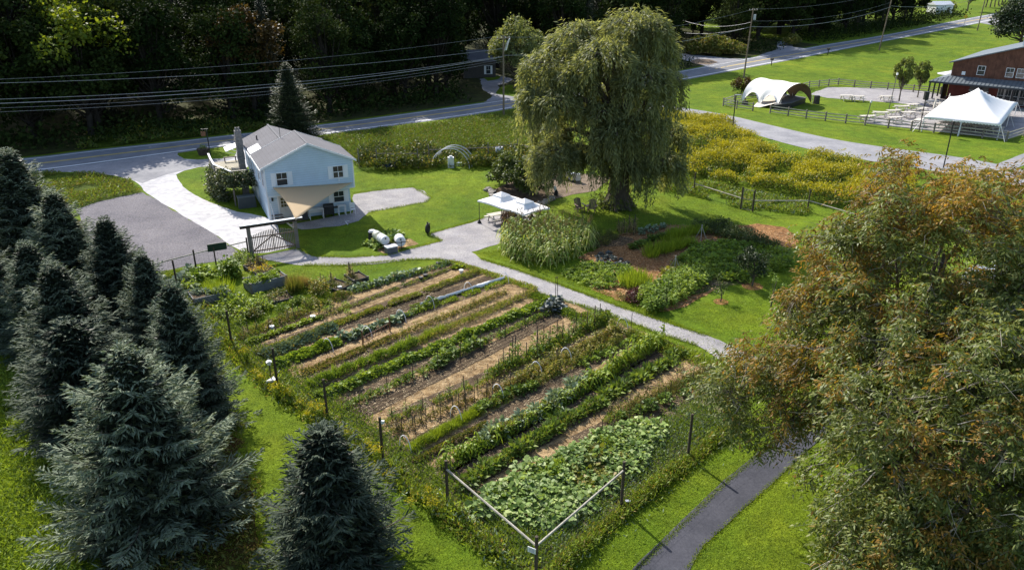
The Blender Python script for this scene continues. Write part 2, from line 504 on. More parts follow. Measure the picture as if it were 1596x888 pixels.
def scatter(poly, n):
    """n random ground points inside a world polygon"""
    P0 = np.array([(p[0], p[1]) for p in poly]); lo = P0.min(0); hi = P0.max(0); out = []
    got = 0
    for _ in range(400):
        q = RNG.uniform(lo, hi, (max(64, n * 2), 2)); q = q[inpoly(q[:, 0], q[:, 1], P0)]
        out.append(q); got += len(q)
        if got >= n: break
    return np.concatenate(out)[:n]
def Tz(y):
    d = np.maximum(0, np.asarray(y) - 130); return 0.045 * d * d / (d + 25)
def pixpoly(pix): return [P(*p).xy for p in pix]
# ================================================================= GROUND, ROADS, PATHS
mb = MB()
ys = [-60, 0, 60, 130] + list(range(133, 260, 4)) + list(range(260, 901, 20))
xs = [-700, -200, 0, 200, 700]
vs = [(x, y, T(y)) for y in ys for x in xs]; nx = len(xs)
fs = [(j * nx + i, j * nx + i + 1, (j + 1) * nx + i + 1, (j + 1) * nx + i) for j in range(len(ys) - 1) for i in range(nx - 1)]
mb.add(vs, fs)
tag(mb.build('ground', lawn_m), kind='structure')

near_edge = [P(*p) for p in [(-560, 309), (-160, 283), (-40, 275), (57, 269), (170, 254), (277, 238.5), (368, 226), (430, 218), (502, 211), (560, 203), (640, 193), (740, 179.5), (812, 167), (900, 152), (970, 141), (1050, 128.5), (1158, 107.8), (1230, 94.8), (1300, 80.5), (1350, 70.5), (1417, 57.5), (1519.5, 38), (1563, 29), (1620, 18), (1700, 4)]]
far_edge = [P(*p) for p in [(-560, 286), (-160, 262), (-60, 255), (40, 247), (149, 233), (260, 222), (361, 210), (420, 204), (502, 194), (560, 187), (640, 176), (740, 162), (816, 151), (900, 137), (970, 125.5), (1050, 113), (1163, 91), (1253, 75.8), (1300, 67.5), (1350, 60), (1417, 48), (1481, 34), (1563, 19), (1620, 9), (1700, -4)]]
N = 170
A = resample(chaikin(near_edge, 2), N); B = resample(chaikin(far_edge, 2), N)
strip('road', A, B, 0, 1, 0.012, asphalt_m)
ROAD_B = B; ROAD_A = A
strip('road_edge_line', A, B, 0.105, 0.145, 0.02, paint_w)
strip('road_edge_line', A, B, 0.88, 0.91, 0.02, paint_w)
strip('road_centre_line', A, B, 0.49, 0.515, 0.02, paint_y)
strip('road_centre_line', A, B, 0.53, 0.555, 0.02, paint_y)
# land on the far side of the road: wooded floor left, pale verge
bpts = [Vector((b.x, b.y)) for b in B]
k0, k1 = 0, next(i for i, b in enumerate(B) if b.y > 190)
sheet('forest_floor', [tuple(b + Vector((-1.2, 1.6))) for b in bpts[:k1]] + [(150, 270), (160, 420), (-320, 420), (-320, 40)], 0.02, shade_m, amp=0, world=True) if False else None
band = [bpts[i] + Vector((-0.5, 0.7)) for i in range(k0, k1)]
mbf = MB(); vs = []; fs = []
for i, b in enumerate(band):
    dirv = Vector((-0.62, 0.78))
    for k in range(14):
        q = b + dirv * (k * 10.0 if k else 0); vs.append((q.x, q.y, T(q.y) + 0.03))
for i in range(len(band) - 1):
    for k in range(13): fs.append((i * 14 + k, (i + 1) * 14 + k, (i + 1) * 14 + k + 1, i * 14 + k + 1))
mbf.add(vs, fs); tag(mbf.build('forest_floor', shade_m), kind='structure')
sheet('roadside_verge', [(135, 232), (250, 220), (361, 208), (430, 201), (470, 190), (400, 186), (300, 190), (200, 196), (140, 205)], 0.045, rough_m, 0.5, 1.5)

# paved side road to the right
su = [P(*p) for p in [(868, 150), (930, 153), (1000, 160), (1050, 166), (1129, 178), (1212, 198), (1300, 218), (1380, 230), (1446, 238.5), (1500, 246), (1555, 256), (1610, 268), (1700, 290)]]
sl = [P(*p) for p in [(850, 163), (930, 166), (1000, 171), (1054, 178), (1150, 201), (1212, 221), (1296, 241), (1373, 254), (1430, 262), (1512, 277), (1560, 285), (1610, 294), (1700, 318)]]
strip('side_road', resample(chaikin(su), 80), resample(chaikin(sl), 80), 0, 1, 0.016, drive_m)
sheet('side_path', [(1546, 259), (1600, 238), (1640, 226), (1650, 236), (1575, 266), (1560, 264)], 0.024, drive_m, 0.05)
# driveway, gravel yard
sheet('driveway', [(57, 268), (170, 254), (277, 238), (277, 243), (291, 250), (365, 246.5), (369, 234), (392, 228), (392, 262), (360, 262), (322, 258), (275, 269), (276, 282), (300, 304), (361, 329), (400, 335), (432, 345), (436, 372), (466, 384), (400, 397), (372, 391), (330, 362), (300, 345), (262, 322), (226, 300), (219, 289), (205, 280), (170, 272), (110, 268)], 0.016, driveway_m, 0.1, 0.8, 1)
sheet('driveway_apron', [(50, 270), (170, 254), (277, 238), (277, 243), (291, 250), (366, 247), (322, 258), (276, 268), (255, 274), (222, 286), (205, 280), (170, 272), (110, 268)], 0.022, drive_m, 0.12, 0.6)  # darker asphalt sheet over the drive mouth, painting in the shade of the wood
sheet('gravel_yard', [(120, 326), (160, 312), (222, 300), (262, 322), (330, 362), (372, 391), (384, 397), (380, 402), (320, 410), (262, 420), (228, 424), (200, 440), (160, 430), (140, 390), (128, 350)], 0.012, gravel_m, 0.25, 0.6)
sheet('grass_island', [(20, 276), (57, 271), (110, 270), (170, 274), (202, 282), (216, 292), (222, 300), (160, 313), (122, 326), (90, 330), (40, 320)], 0.022, rough_m, 0.2, 0.6)
sheet('gravel_pad', [(551, 303), (590, 297), (643, 292), (660, 298), (672, 308), (664, 315), (620, 323), (575, 331), (560, 345), (530, 352), (470, 358), (450, 350), (520, 338), (549, 332)], 0.012, gravel_light_m, 0.2, 0.6)
# garden path and patio
sheet('garden_path', [(400, 400), (463, 388), (490, 400), (540, 401.5), (603, 398), (648, 386), (688, 375.6), (668, 365), (700, 356), (732, 348.6), (754, 340), (800, 333), (862, 345), (850, 362), (802, 372), (777, 380), (734, 393), (750, 404), (803, 420), (889, 450), (970, 479.5), (1040, 503), (1105, 524), (1180, 556), (1225, 590), (1215, 610), (1150, 580), (1086, 538), (1024, 519), (943, 487), (851, 461), (751, 421), (720, 409), (684, 404), (635, 405), (580, 412), (540, 414), (471, 414), (430, 408)], 0.02, gravel_light_m, 0.13, 0.3)
sheet('paved_path', [(968, 905), (990, 881), (1126, 750), (1208, 683), (1262, 640), (1300, 600), (1345, 615), (1310, 655), (1262, 700), (1196, 760), (1159, 793), (1096, 851), (1066, 905)], 0.02, path_asphalt_m, 0.035, 0.25)
sheet('beehive_yard', [(760, 300), (830, 268), (880, 268), (955, 276), (928, 297), (900, 302), (868, 309), (835, 315), (790, 312)], 0.02, chips_m, 0.25)
sheet('mulch_border', [(768, 296), (800, 285), (850, 290), (860, 306), (830, 322), (800, 322), (775, 312)], 0.026, soil_m, 0.3)
# yard between the far fences
sheet('pasture_gravel', [(1262, 147), (1290, 136.5), (1350, 137), (1420, 141), (1470, 147), (1500, 160), (1640, 180), (1640, 200), (1596, 207), (1571, 217), (1530, 213), (1455, 205), (1345, 192.5), (1352, 185), (1440, 166), (1397, 161), (1345, 157), (1290, 153)], 0.014, gravel_light_m, 0.25, 0.8)
# driveways across the road
def over(name, pix, m=drive_m, dz=0.05, amp=0.2): return sheet(name, pix, dz, m, amp, 1.0)
over('lane', [(755, 160), (768, 150), (752, 140), (748, 124), (775, 118), (800, 124), (790, 130), (776, 134), (786, 146), (830, 150), (846, 146), (815, 153), (790, 156)])
over('lane', [(1100, 104), (1078, 98), (1060, 92), (1042, 92), (1044, 84), (1062, 84), (1100, 88), (1140, 92), (1158, 92), (1150, 95), (1120, 101)])
over('lane', [(1180, 88), (1210, 78), (1212, 66), (1232, 62), (1236, 74), (1256, 76), (1240, 80), (1205, 86)])
over('lane', [(1525, 36), (1545, 25), (1640, 8), (1640, 40), (1590, 41), (1550, 40)], drive_m, 0.016, 0.1)
over('grass_verge', [(772, 147), (778, 138), (792, 133), (812, 134), (832, 140), (836, 149), (800, 151)], lawn_m, 0.07, 0.15)
over('grass_verge', [(752, 121), (760, 117), (782, 120), (776, 125), (760, 127)], lawn_m, 0.07, 0.15)
over('mulch_island', [(1075, 97), (1085, 93), (1105, 93), (1120, 98), (1105, 102), (1085, 101)], chips_m, 0.07, 0.1)
# grassy hillside

# ---- vegetable garden ground
sheet('garden_ground', [(368, 566), (366, 534), (470, 490), (540, 458), (620, 429), (690, 408), (738, 412), (800, 438), (880, 466), (950, 497), (1040, 530), (1105, 566), (1150, 610), (1130, 640), (1071, 708), (968, 788), (835, 900), (697, 786), (596, 714), (508, 648), (430, 590)], 0.008, weedy_m, 0.25, 0.5)
sheet('straw_mulch', [(365, 532), (470, 488), (540, 456), (620, 428), (690, 409), (738, 415), (800, 441), (880, 468), (950, 500), (1060, 540), (1105, 572), (1105, 600), (1060, 632), (1000, 645), (900, 690), (760, 775), (700, 742), (640, 697), (560, 650), (470, 600), (440, 572), (410, 556)], 0.014, straw_m, 0.25, 0.4)
def bedstrip(name, a, b, w, m, dz=0.02, amp=0.08):
    a = P(*a).xy; b = P(*b).xy; d = (b - a).normalized(); n = Vector((-d.y, d.x)) * w / 2
    return sheet(name, [a - n, b - n, b + n, a + n], dz, m, amp, 0.4, world=True)
SOIL_ROWS = [((400, 545), (745, 427), 0.9), ((505, 515), (772, 434), 1.5), ((385, 537), (705, 417), 0.7), ((440, 570), (760, 447), 0.9),
    ((470, 592), (830, 457), 0.8), ((495, 612), (865, 466), 0.8), ((530, 628), (872, 477), 0.7), ((550, 650), (885, 484), 1.0),
    ((610, 652), (950, 497), 0.8), ((640, 695), (975, 512), 0.8), ((645, 722), (1000, 523), 0.8), ((690, 735), (1033, 536), 0.8), ((700, 745), (1045, 546), 0.8), ((718, 758), (1062, 553), 1.0), ((900, 690), (1100, 600), 1.2)]
for a, b, w in SOIL_ROWS: bedstrip('soil_bed', a, b, w, soil_m)
# right-hand garden ground
sheet('bark_mulch', [(900, 402), (930, 388), (962, 366), (1035, 350), (1100, 352), (1150, 372), (1215, 392), (1195, 428), (1140, 436), (1066, 480), (1030, 486), (1000, 474), (960, 468), (925, 452), (930, 436), (985, 430), (985, 415), (930, 412)], 0.014, mulch_m, 0.3, 0.5)
sheet('bark_mulch', [(1140, 352), (1180, 349), (1222, 354), (1243, 368), (1240, 386), (1205, 384), (1180, 372), (1150, 364)], 0.014, mulch_m, 0.3, 0.5)
sheet('soil_bed', [(945, 366), (962, 366), (990, 374), (970, 384), (930, 386), (900, 378)], 0.022, soil_m, 0.2, 0.5)
sheet('soil_bed', [(1060, 395), (1120, 375), (1200, 385), (1212, 412), (1160, 440), (1080, 460), (1040, 440)], 0.022, weedy_m, 0.2, 0.5)
for c, r in (((1172, 446), 0.75), ((1123, 470), 0.5)):
    q = P(*c).xy
    sheet('mulch_ring', [(q.x + r * math.cos(k * 0.7854), q.y + r * math.sin(k * 0.7854)) for k in range(8)], 0.016, mulch_m, 0.08, 0.2, 1, world=True)
sheet('straw_patch', [(584, 383), (610, 372), (640, 372), (652, 380), (630, 386), (605, 396), (590, 392)], 0.014, straw_m, 0.15, 0.3)
sheet('needle_litter', [(-60, 560), (60, 590), (110, 680), (150, 830), (160, 905), (400, 905), (392, 770), (372, 690), (345, 600), (320, 540), (250, 440), (120, 340), (60, 330), (-60, 300)], 0.01, litter_m, 0.5, 0.6)
# two lines of drip pipe laid on each bare bed
drip_m = mat_plain('drip_pipe_plastic', (0.045, 0.04, 0.036), 0.6)
def pipe(name, a, b, n=30, off=0.0, rad=0.011, m=drip_m, wob=0.05):
    a = P(*a).xy; b = P(*b).xy; d = (b - a).normalized(); nr = Vector((-d.y, d.x)); pts = []
    for k in range(n):
        q = a.lerp(b, k / (n - 1)) + nr * (off + wob * noise.noise(Vector((k * 0.35, off * 7, a.x))))
        pts.append((q.x, q.y, 0.05))
    return MB().tube(pts, rad, 4).build(name, m)
for i, (a, b) in enumerate([((505, 517), (770, 436)), ((552, 652), (885, 485)), ((700, 742), (1045, 546)), ((560, 480), (700, 427))]):
    for k, off in enumerate((-0.4, -0.1, 0.2, 0.45)):
        o = pipe('drip_line', a, b, off=off)
        tag(o, ['black drip pipe on the bare bed behind the white row cover', 'black drip pipe on the bare bed in the middle of the garden', 'black drip pipe on the dark bed beside the corn row', 'black drip pipe on the bare bed near the upper path'][i], 'drip pipe', 'drip pipes on bare bed %s' % ['behind the row cover', 'mid garden', 'beside the corn', 'by the upper path'][i])
# ================================================================= FOLIAGE MATERIALS
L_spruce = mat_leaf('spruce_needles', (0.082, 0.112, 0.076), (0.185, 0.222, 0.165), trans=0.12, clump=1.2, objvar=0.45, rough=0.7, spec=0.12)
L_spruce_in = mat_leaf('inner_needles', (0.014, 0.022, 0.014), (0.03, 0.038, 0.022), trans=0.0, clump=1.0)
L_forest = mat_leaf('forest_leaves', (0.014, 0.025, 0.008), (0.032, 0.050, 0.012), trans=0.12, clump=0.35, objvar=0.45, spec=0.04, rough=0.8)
L_forest_lit = mat_leaf('sunlit_forest_leaves', (0.09, 0.14, 0.012), (0.18, 0.22, 0.022), trans=0.45, clump=0.35, objvar=0.2)  # leaves for a sunlit crown top, the light put into the colour
L_forest_o = mat_leaf('rusty_forest_leaves', (0.055, 0.036, 0.009), (0.09, 0.055, 0.014), trans=0.3, clump=0.4, objvar=0.2)
L_willow = mat_leaf('willow_leaves', (0.155, 0.180, 0.080), (0.285, 0.305, 0.145), (0.38, 0.39, 0.20), trans=0.5, clump=0.9)
L_brown = mat_leaf('autumn_brown_leaves', (0.165, 0.16, 0.026), (0.245, 0.160, 0.038), (0.36, 0.20, 0.050), trans=0.45, clump=0.45, objvar=0.0)
L_ash = mat_leaf('dark_green_leaves', (0.075, 0.108, 0.022), (0.16, 0.195, 0.044), (0.26, 0.28, 0.11), trans=0.36, clump=0.5, objvar=0.0, spec=0.3, rough=0.5)
L_tips = mat_leaf('yellow_leaves', (0.30, 0.20, 0.03), (0.25, 0.24, 0.04), trans=0.4, clump=0.5, objvar=0)
L_shrub = mat_leaf('shrub_leaves', (0.045, 0.070, 0.018), (0.105, 0.14, 0.034), trans=0.25, clump=1.5, objvar=0.2)
L_gold = mat_leaf('goldenrod_flowers', (0.30, 0.28, 0.02), (0.48, 0.42, 0.03), trans=0.35, clump=0.6, objvar=0.25)
L_weed = mat_leaf('weed_leaves', (0.10, 0.165, 0.018), (0.21, 0.29, 0.04), trans=0.35, clump=0.8, objvar=0.3)
L_weed_d = mat_leaf('dull_weed_leaves', (0.075, 0.105, 0.016), (0.15, 0.175, 0.035), (0.25, 0.20, 0.06), trans=0.3, clump=0.5, objvar=0.3)
L_grass = mat_leaf('grass_blades', (0.13, 0.195, 0.017), (0.235, 0.305, 0.028), trans=0.3, clump=0.5, objvar=0.1)
L_tall = mat_leaf('tall_grass_blades', (0.15, 0.23, 0.025), (0.28, 0.37, 0.045), trans=0.35, clump=0.6, objvar=0.1)
L_crop = mat_leaf('crop_leaves', (0.13, 0.215, 0.026), (0.28, 0.37, 0.055), trans=0.35, clump=1.5, objvar=0.3)
L_crop_d = mat_leaf('dark_crop_leaves', (0.09, 0.155, 0.026), (0.185, 0.255, 0.048), trans=0.3, clump=1.5, objvar=0.3)
L_lime = mat_leaf('lime_leaves', (0.17, 0.25, 0.02), (0.30, 0.38, 0.04), trans=0.35, clump=1.5, objvar=0.15)
L_blue = mat_leaf('grey_green_leaves', (0.15, 0.21, 0.13), (0.28, 0.35, 0.23), trans=0.15, clump=1.5, objvar=0.2)
L_slate = mat_leaf('slate_kale_leaves', (0.075, 0.095, 0.10), (0.15, 0.17, 0.18), trans=0.1, clump=1.5, objvar=0.2)
L_olive = mat_leaf('olive_leaves', (0.16, 0.18, 0.030), (0.29, 0.29, 0.06), (0.36, 0.27, 0.11), trans=0.3, clump=1.5, objvar=0.3)
L_dry = mat_leaf('dry_leaves', (0.22, 0.16, 0.07), (0.36, 0.28, 0.13), trans=0.3, clump=1.5, objvar=0.3)
L_corn = mat_leaf('corn_leaves', (0.17, 0.25, 0.04), (0.34, 0.43, 0.10), (0.55, 0.52, 0.24), trans=0.35, clump=1.0, objvar=0.25)
L_squash = mat_leaf('squash_leaves', (0.11, 0.19, 0.035), (0.23, 0.33, 0.09), (0.36, 0.43, 0.19), trans=0.3, clump=0.8, objvar=0.2)
L_red = mat_leaf('maroon_leaves', (0.06, 0.014, 0.02), (0.10, 0.03, 0.035), trans=0.2, clump=1.5)
L_flower = mat_leaf('yellow_flowers', (0.55, 0.38, 0.02), (0.65, 0.5, 0.04), trans=0.2)

# ================================================================= TREE MESHES
def spruce_meshes(name, H, R, seed, whorls=None, sub=3, fine=1.0, mats=None, pw=0.82):
    """conifer: whorls of branches, each a flat drooping spray of needle twigs turned up at the tips"""
    rng = np.random.default_rng(seed); lb = LB(); tr = MB()
    whorls = whorls or int(H / 0.27)
    tr.tube([(0, 0, 0), (0, 0, H * 0.5), (0.0, 0, H * 0.97)], [H * 0.022, H * 0.014, 0.015], 7)
    zz = np.linspace(0.02, 0.985, whorls)
    Cs, Ds, Ls, Ws, Ns = [], [], [], [], []
    for f in zz:
        z = f * H
        r = R * (1 - f) ** pw * (1 + 0.10 * math.sin(f * 23 + seed)) + 0.06
        nb = max(4, int(7 + 7 * (1 - f)))
        a0 = rng.uniform(0, 6.28)
        for b in range(nb):
            a = a0 + b * 2 * math.pi / nb + rng.normal(0, 0.16); L = r * rng.uniform(0.62, 1.18)
            el = 0.75 * f - 0.12 + rng.normal(0, 0.06)
            ca, sa = math.cos(a), math.sin(a)
            n = max(3, int(L / 0.13 * fine))
            t = np.linspace(0.16 if L > 0.8 else 0.0, 1.0, n)
            x = t * L; zc = z + x * math.tan(el) - 0.16 * L * np.sin(t * 2.4) + 0.10 * L * t ** 3
            C = np.stack([x * ca, x * sa, zc], 1)
            if L > 1.2 and fine >= 0.8 and b % 2 == 0: tr.tube([C[0] * 0.2 + np.array([0, 0, z * 0.8]), C[len(C) // 2], C[-1]], [0.03, 0.018, 0.006], 3, cap=False)
            wid = np.minimum(0.42 * L + 0.1, 0.75) * (1 - t) ** 0.6 * (t + 0.35) + 0.12
            for s in (-1, 1):
                ang = rng.uniform(0.65, 1.05, n)
                dx = np.cos(ang); dy = np.sin(ang) * s
                D = np.stack([dx * ca - dy * sa, dx * sa + dy * ca, rng.uniform(-0.22, 0.28, n)], 1)
                for k in range(sub):
                    q = k / sub
                    Cs.append(C + D * (wid * q)[:, None]); jit = rng.normal(0, 0.35, (n, 3)) * (0.35 + q)
                    Ds.append(D + jit + np.array([ca * 0.5, sa * 0.5, 0.12])); Ls.append(wid * rng.uniform(0.45, 0.8, n) + 0.05)
                    Ws.append(rng.uniform(0.045, 0.075, n) / max(fine, 0.5) ** 0.6); Ns.append(rng.normal(0, 0.6, (n, 3)) + np.array([0, 0, 1]))
            # leading shoot of the branch
            Cs.append(C[-2:]); Ds.append(np.array([[ca, sa, 0.55], [ca, sa, 0.3]])); Ls.append(np.array([0.28, 0.22])); Ws.append(np.array([0.06, 0.06])); Ns.append(np.array([[0, 0, 1.0], [0.5, 0.5, 0.3]]))
    C = np.concatenate(Cs); D = unit(np.concatenate(Ds)); Lc = np.concatenate(Ls); W = np.concatenate(Ws); N_ = np.concatenate(Ns)
    lb.add(C, D, N_, Lc, W, 0)
    # dense inner core; the crown's inner shade is put into its dark needles
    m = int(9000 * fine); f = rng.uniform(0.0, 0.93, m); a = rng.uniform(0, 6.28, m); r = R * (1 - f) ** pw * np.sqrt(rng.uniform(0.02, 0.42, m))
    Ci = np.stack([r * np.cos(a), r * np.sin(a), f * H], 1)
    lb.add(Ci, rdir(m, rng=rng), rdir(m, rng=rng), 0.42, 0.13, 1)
    # leader
    lb.add(np.array([[0, 0, H * 0.965]] * 8), unit(np.array([[0.28 * math.cos(k), 0.28 * math.sin(k), 1.0] for k in range(8)])), rdir(8, rng=rng), 0.38, 0.05, 0)
    return lb.mesh(name + '_crown', mats or [L_spruce, L_spruce_in]), tr.mesh(name + '_trunk', bark_m)

def broad_meshes(name, H, R, seed, leaves=9000, leaf=(0.28, 0.2), mats=None, trunk_h=0.25, lobes=26, bark=None, squash=0.8, base_r=None, down=0.15, mixf=None, low=0.18, depth=0.35):
    """broadleaf: trunk, limbs reaching into a crown of many uneven leaf clusters with gaps"""
    rng = np.random.default_rng(seed); lb = LB(); tr = MB()
    tr_r = base_r or H * 0.02
    cz = H * (1 + trunk_h) / 2 * 0.98; ch = H * (1 - trunk_h) / 2
    top = Vector((rng.normal(0, 0.05) * H, rng.normal(0, 0.05) * H, H * 0.85))
    tr.tube([(0, 0, -0.1), (0.02 * H, 0, H * 0.2), (top.x * 0.5, top.y * 0.5, H * 0.5), top], [tr_r * 1.3, tr_r, tr_r * 0.6, tr_r * 0.15], 7)
    d = rdir(lobes, -0.75, 1.0, rng); rr = rng.uniform(0.5, 1.0, lobes)
    Cc = np.stack([d[:, 0] * R * rr, d[:, 1] * R * rr, cz + d[:, 2] * ch * rr], 1)
    Cc[:, 2] = np.maximum(Cc[:, 2], H * low)
    lr = rng.uniform(0.2, 0.38, lobes) * R
    per = max(3, leaves // lobes)
    for i in range(lobes):
        c = Vector(Cc[i]); a = Vector((0.02 * H * 0.8, 0, max(H * 0.12, c.z * rng.uniform(0.35, 0.6))))
        m = a.lerp(c, 0.55) + Vector((0, 0, -0.05 * H))
        tr.tube([a, m, c], [tr_r * 0.42, tr_r * 0.25, tr_r * 0.06], 5, cap=False)
        n = int(per * rng.uniform(0.7, 1.3)); q = rdir(n, -0.7, 1, rng)
        rad = lr[i] * (depth + (1 - depth) * rng.uniform(0, 1, n) ** 0.4)
        # uneven surface inside the lobe
        wob = 1 + 0.25 * np.sin(q[:, 0] * 5 + i) * np.cos(q[:, 1] * 4 + 2 * i)
        C = Cc[i] + q * (rad * wob)[:, None] * np.array([1, 1, squash])
        D = q * 0.7 + rng.normal(0, 0.55, (n, 3)) + np.array([0, 0, -down])
        mi = 0 if not mixf else mixf(Cc[i], rng)
        lb.add(C, D, q + rng.normal(0, 0.5, (n, 3)) + np.array([0, 0, 0.6]), leaf[0] * rng.uniform(0.7, 1.3, n), leaf[1] * rng.uniform(0.7, 1.2, n), mi)
    return lb.mesh(name + '_crown', mats or [L_forest]), tr.mesh(name + '_trunk', bark or bark_m)

def plant_tree(name, meshes, loc, rz=0.0, s=1.0, label='', cat='tree', group=None):
    o = empty(name, (loc[0], loc[1], T(loc[1]) + (loc[2] if len(loc) > 2 else 0)), rz, label, cat, group)
    o.scale = (s, s, s) if not hasattr(s, '__len__') else s
    link('trunk', meshes[1], o); link('crown', meshes[0], o)
    return o

# ---- the blue spruces down the left side
def fit(px, py, Y): return apex(px, py, Y)
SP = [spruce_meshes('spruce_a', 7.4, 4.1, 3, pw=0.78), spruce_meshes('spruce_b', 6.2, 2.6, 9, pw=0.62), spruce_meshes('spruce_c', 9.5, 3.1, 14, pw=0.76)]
SPH = [7.4, 6.2, 9.5]
spr = [ # px,py of the tip, depth, mesh, radial factor, label
    (188, 540, 23.4, 0, 1.0, 'broad blue spruce nearest the camera, in front of the dark spruces beside the mown strip'),
    (500, 668, 21.4, 1, 1.15, 'small bushy blue spruce standing alone at the bottom of the lawn strip'),
    (262, 438, 30.5, 2, 1.1, 'tall dark spruce right behind the broad one, next to the garden fence corner'),
    (78, 408, 31.5, 2, 1.3, 'tall blue-grey spruce left of the broad near spruce'),
    (218, 392, 37.0, 2, 1.15, 'dark spruce beside the gravel yard, behind the raised beds'),
    (160, 338, 41.0, 2, 1.3, 'spruce with a spiky twin tip in front of the gravel yard'),
    (78, 296, 45.0, 2, 1.35, 'pointed spruce below the grass island'),
    (8, 232, 48.0, 2, 1.4, 'silvery blue spruce at the left edge near the road'),
    (36, 376, 37.0, 2, 1.3, 'green spruce between the silvery one and the blue-grey one'),
    (-60, 330, 38.0, 2, 1.1, 'spruce cut by the left edge of the picture'),
    (100, 500, 29.0, 1, 1.3, 'short dark spruce tucked between the two large near spruces'),
]
for px, py, Y, k, rf, lab in spr:
    p = fit(px, py, Y); s = p.z / SPH[k]
    plant_tree('blue_spruce', SP[k], (p.x, Y), rz=random.uniform(0, 6.28), s=(s * rf if k == 2 else s * (1.0 if k == 0 else rf), s * rf if k == 2 else s * (1.0 if k == 0 else rf), s), label=lab, cat='spruce', group='spruces along the left side')
# conifer behind the blue house
arb = spruce_meshes('cone_tree', 11.0, 3.0, 31, whorls=44, sub=3, fine=0.62, mats=[mat_leaf('cone_tree_needles', (0.035, 0.05, 0.022), (0.08, 0.10, 0.045), trans=0.1, clump=1.0), L_spruce_in])
p = apex(444, 97, 92)
plant_tree('conifer', arb, (p.x, 92), s=(1.15, 1.15, p.z / 11.0), label='tall cone shaped conifer standing alone behind the blue house', cat='conifer')

# ---- the woods beyond the road
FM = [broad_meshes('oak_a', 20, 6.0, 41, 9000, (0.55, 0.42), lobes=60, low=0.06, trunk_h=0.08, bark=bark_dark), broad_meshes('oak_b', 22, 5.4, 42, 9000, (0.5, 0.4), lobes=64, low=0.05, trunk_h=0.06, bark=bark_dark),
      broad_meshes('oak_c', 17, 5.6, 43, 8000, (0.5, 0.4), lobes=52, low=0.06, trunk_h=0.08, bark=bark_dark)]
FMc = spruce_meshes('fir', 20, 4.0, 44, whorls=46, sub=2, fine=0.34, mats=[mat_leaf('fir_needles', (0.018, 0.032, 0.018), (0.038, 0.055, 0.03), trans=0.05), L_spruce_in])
FMy = broad_meshes('lit_top_tree', 17, 6, 45, 9000, (0.5, 0.4), mats=[L_forest, L_forest_lit], lobes=60, low=0.06, bark=bark_dark, mixf=lambda c, r: 1 if c[2] > 11.0 and c[0] > -2 else 0)  # upper lobes take the paler leaves as painted sunlight
FMo = broad_meshes('rusty_tree', 18, 5, 46, 6500, (0.5, 0.38), mats=[L_forest, L_forest_o], lobes=42, low=0.2, bark=bark_dark, mixf=lambda c, r: 1 if c[2] > 8 else 0)
BARE = MB()
rr = random.Random(8)
for k in range(420):
    pass
def woods_ok(x, y):
    # keep lanes and the house clearing open
    q = (x, y)
    for (cx, cy, r) in CLEAR:
        if (x - cx) ** 2 + (y - cy) ** 2 < r * r: return False
    return True
CLEAR = [(P(778, 135).x, P(778, 135).y, 9), (P(765, 118).x, P(765, 118).y, 8), (P(1060, 88).x, P(1060, 88).y, 11), (P(1110, 90).x, P(1110, 90).y, 12), (P(1035, 60).x, P(1035, 75).y, 10), (P(1225, 70).x, P(1225, 70).y, 8), (P(800, 150).x, P(800, 150).y, 9)]
cnt = 0
lab_w = 'dark broadleaf tree in the shaded wood across the road'
idxs = [i for i, b in enumerate(ROAD_B) if b.y < 250]
acc = 0; last = None
placed = []
for row, (off, step) in enumerate(((9, 6.0), (17, 7.0), (27, 8.5), (40, 10), (58, 12), (80, 14))):
    acc = 0; prev = ROAD_B[0]
    for i in range(1, len(ROAD_B)):
        b = ROAD_B[i]; acc += (b - prev).length; 
        dv = (b - prev); prev = b
        if acc < step * rr.uniform(0.85, 1.2): continue
        acc = 0
        if b.y > 238 - row * 3: continue
        n = Vector((-dv.y, dv.x, 0)).normalized()
        if n.y < 0: n = -n
        q = b + n * (off * rr.uniform(0.9, 1.15)) + Vector((rr.uniform(-1.5, 1.5), 0, 0))
        if not woods_ok(q.x, q.y): continue
        if any((q.x - a) ** 2 + (q.y - c) ** 2 < 12 for a, c in placed): continue
        placed.append((q.x, q.y))
        k = rr.random(); s = rr.uniform(0.85, 1.2)
        if row == 0: s *= 0.8
        if k < 0.18: plant_tree('fir_tree', FMc, (q.x, q.y), rr.uniform(0, 6.28), s, 'dark fir standing in the shaded wood across the road', 'fir', 'firs of the wood across the road')
        else: plant_tree('forest_tree', FM[rr.randrange(3)], (q.x, q.y), rr.uniform(0, 6.28), s, ('broadleaf tree in the front row of the shaded wood, right behind the road verge' if row == 0 else 'broadleaf tree in the second row of the shaded wood across the road' if row == 1 else 'broadleaf tree deep in the shaded wood across the road'), 'tree', ('front row trees of the wood' if row == 0 else 'second row trees of the wood' if row == 1 else 'trees deep in the wood'))
        cnt += 1
print('forest trees', cnt)
def at_top(px, py, Y, meshes, H, name, lab, cat='tree', w=1.0, rz=0.3):
    p = apex(px, py, Y); s = (p.z - T(Y)) / H
    return plant_tree(name, meshes, (p.x, Y), rz, (s * w, s * w, s), lab, cat)
at_top(95, -4, 94, FMy, 17, 'forest_tree', 'bright yellow-green lit tree at the upper left of the wood')
at_top(372, -5, 106, FMo, 18, 'forest_tree', 'slender rusty leaved tree at the edge of the wood above the chimney')
at_top(690, -15, 133, FM[1], 22, 'forest_tree', 'tall green tree at the end of the wood beside the lane mouth', rz=1)
at_top(610, 30, 122, FM[0], 20, 'forest_tree', 'leafy green tree overhanging the road, left of the lane mouth', rz=2)
AP = broad_meshes('roadside_maple', 11, 5.2, 51, 9000, (0.42, 0.34), mats=[mat_leaf('maple_leaves', (0.11, 0.14, 0.05), (0.22, 0.25, 0.11), trans=0.4)], lobes=44, low=0.15)
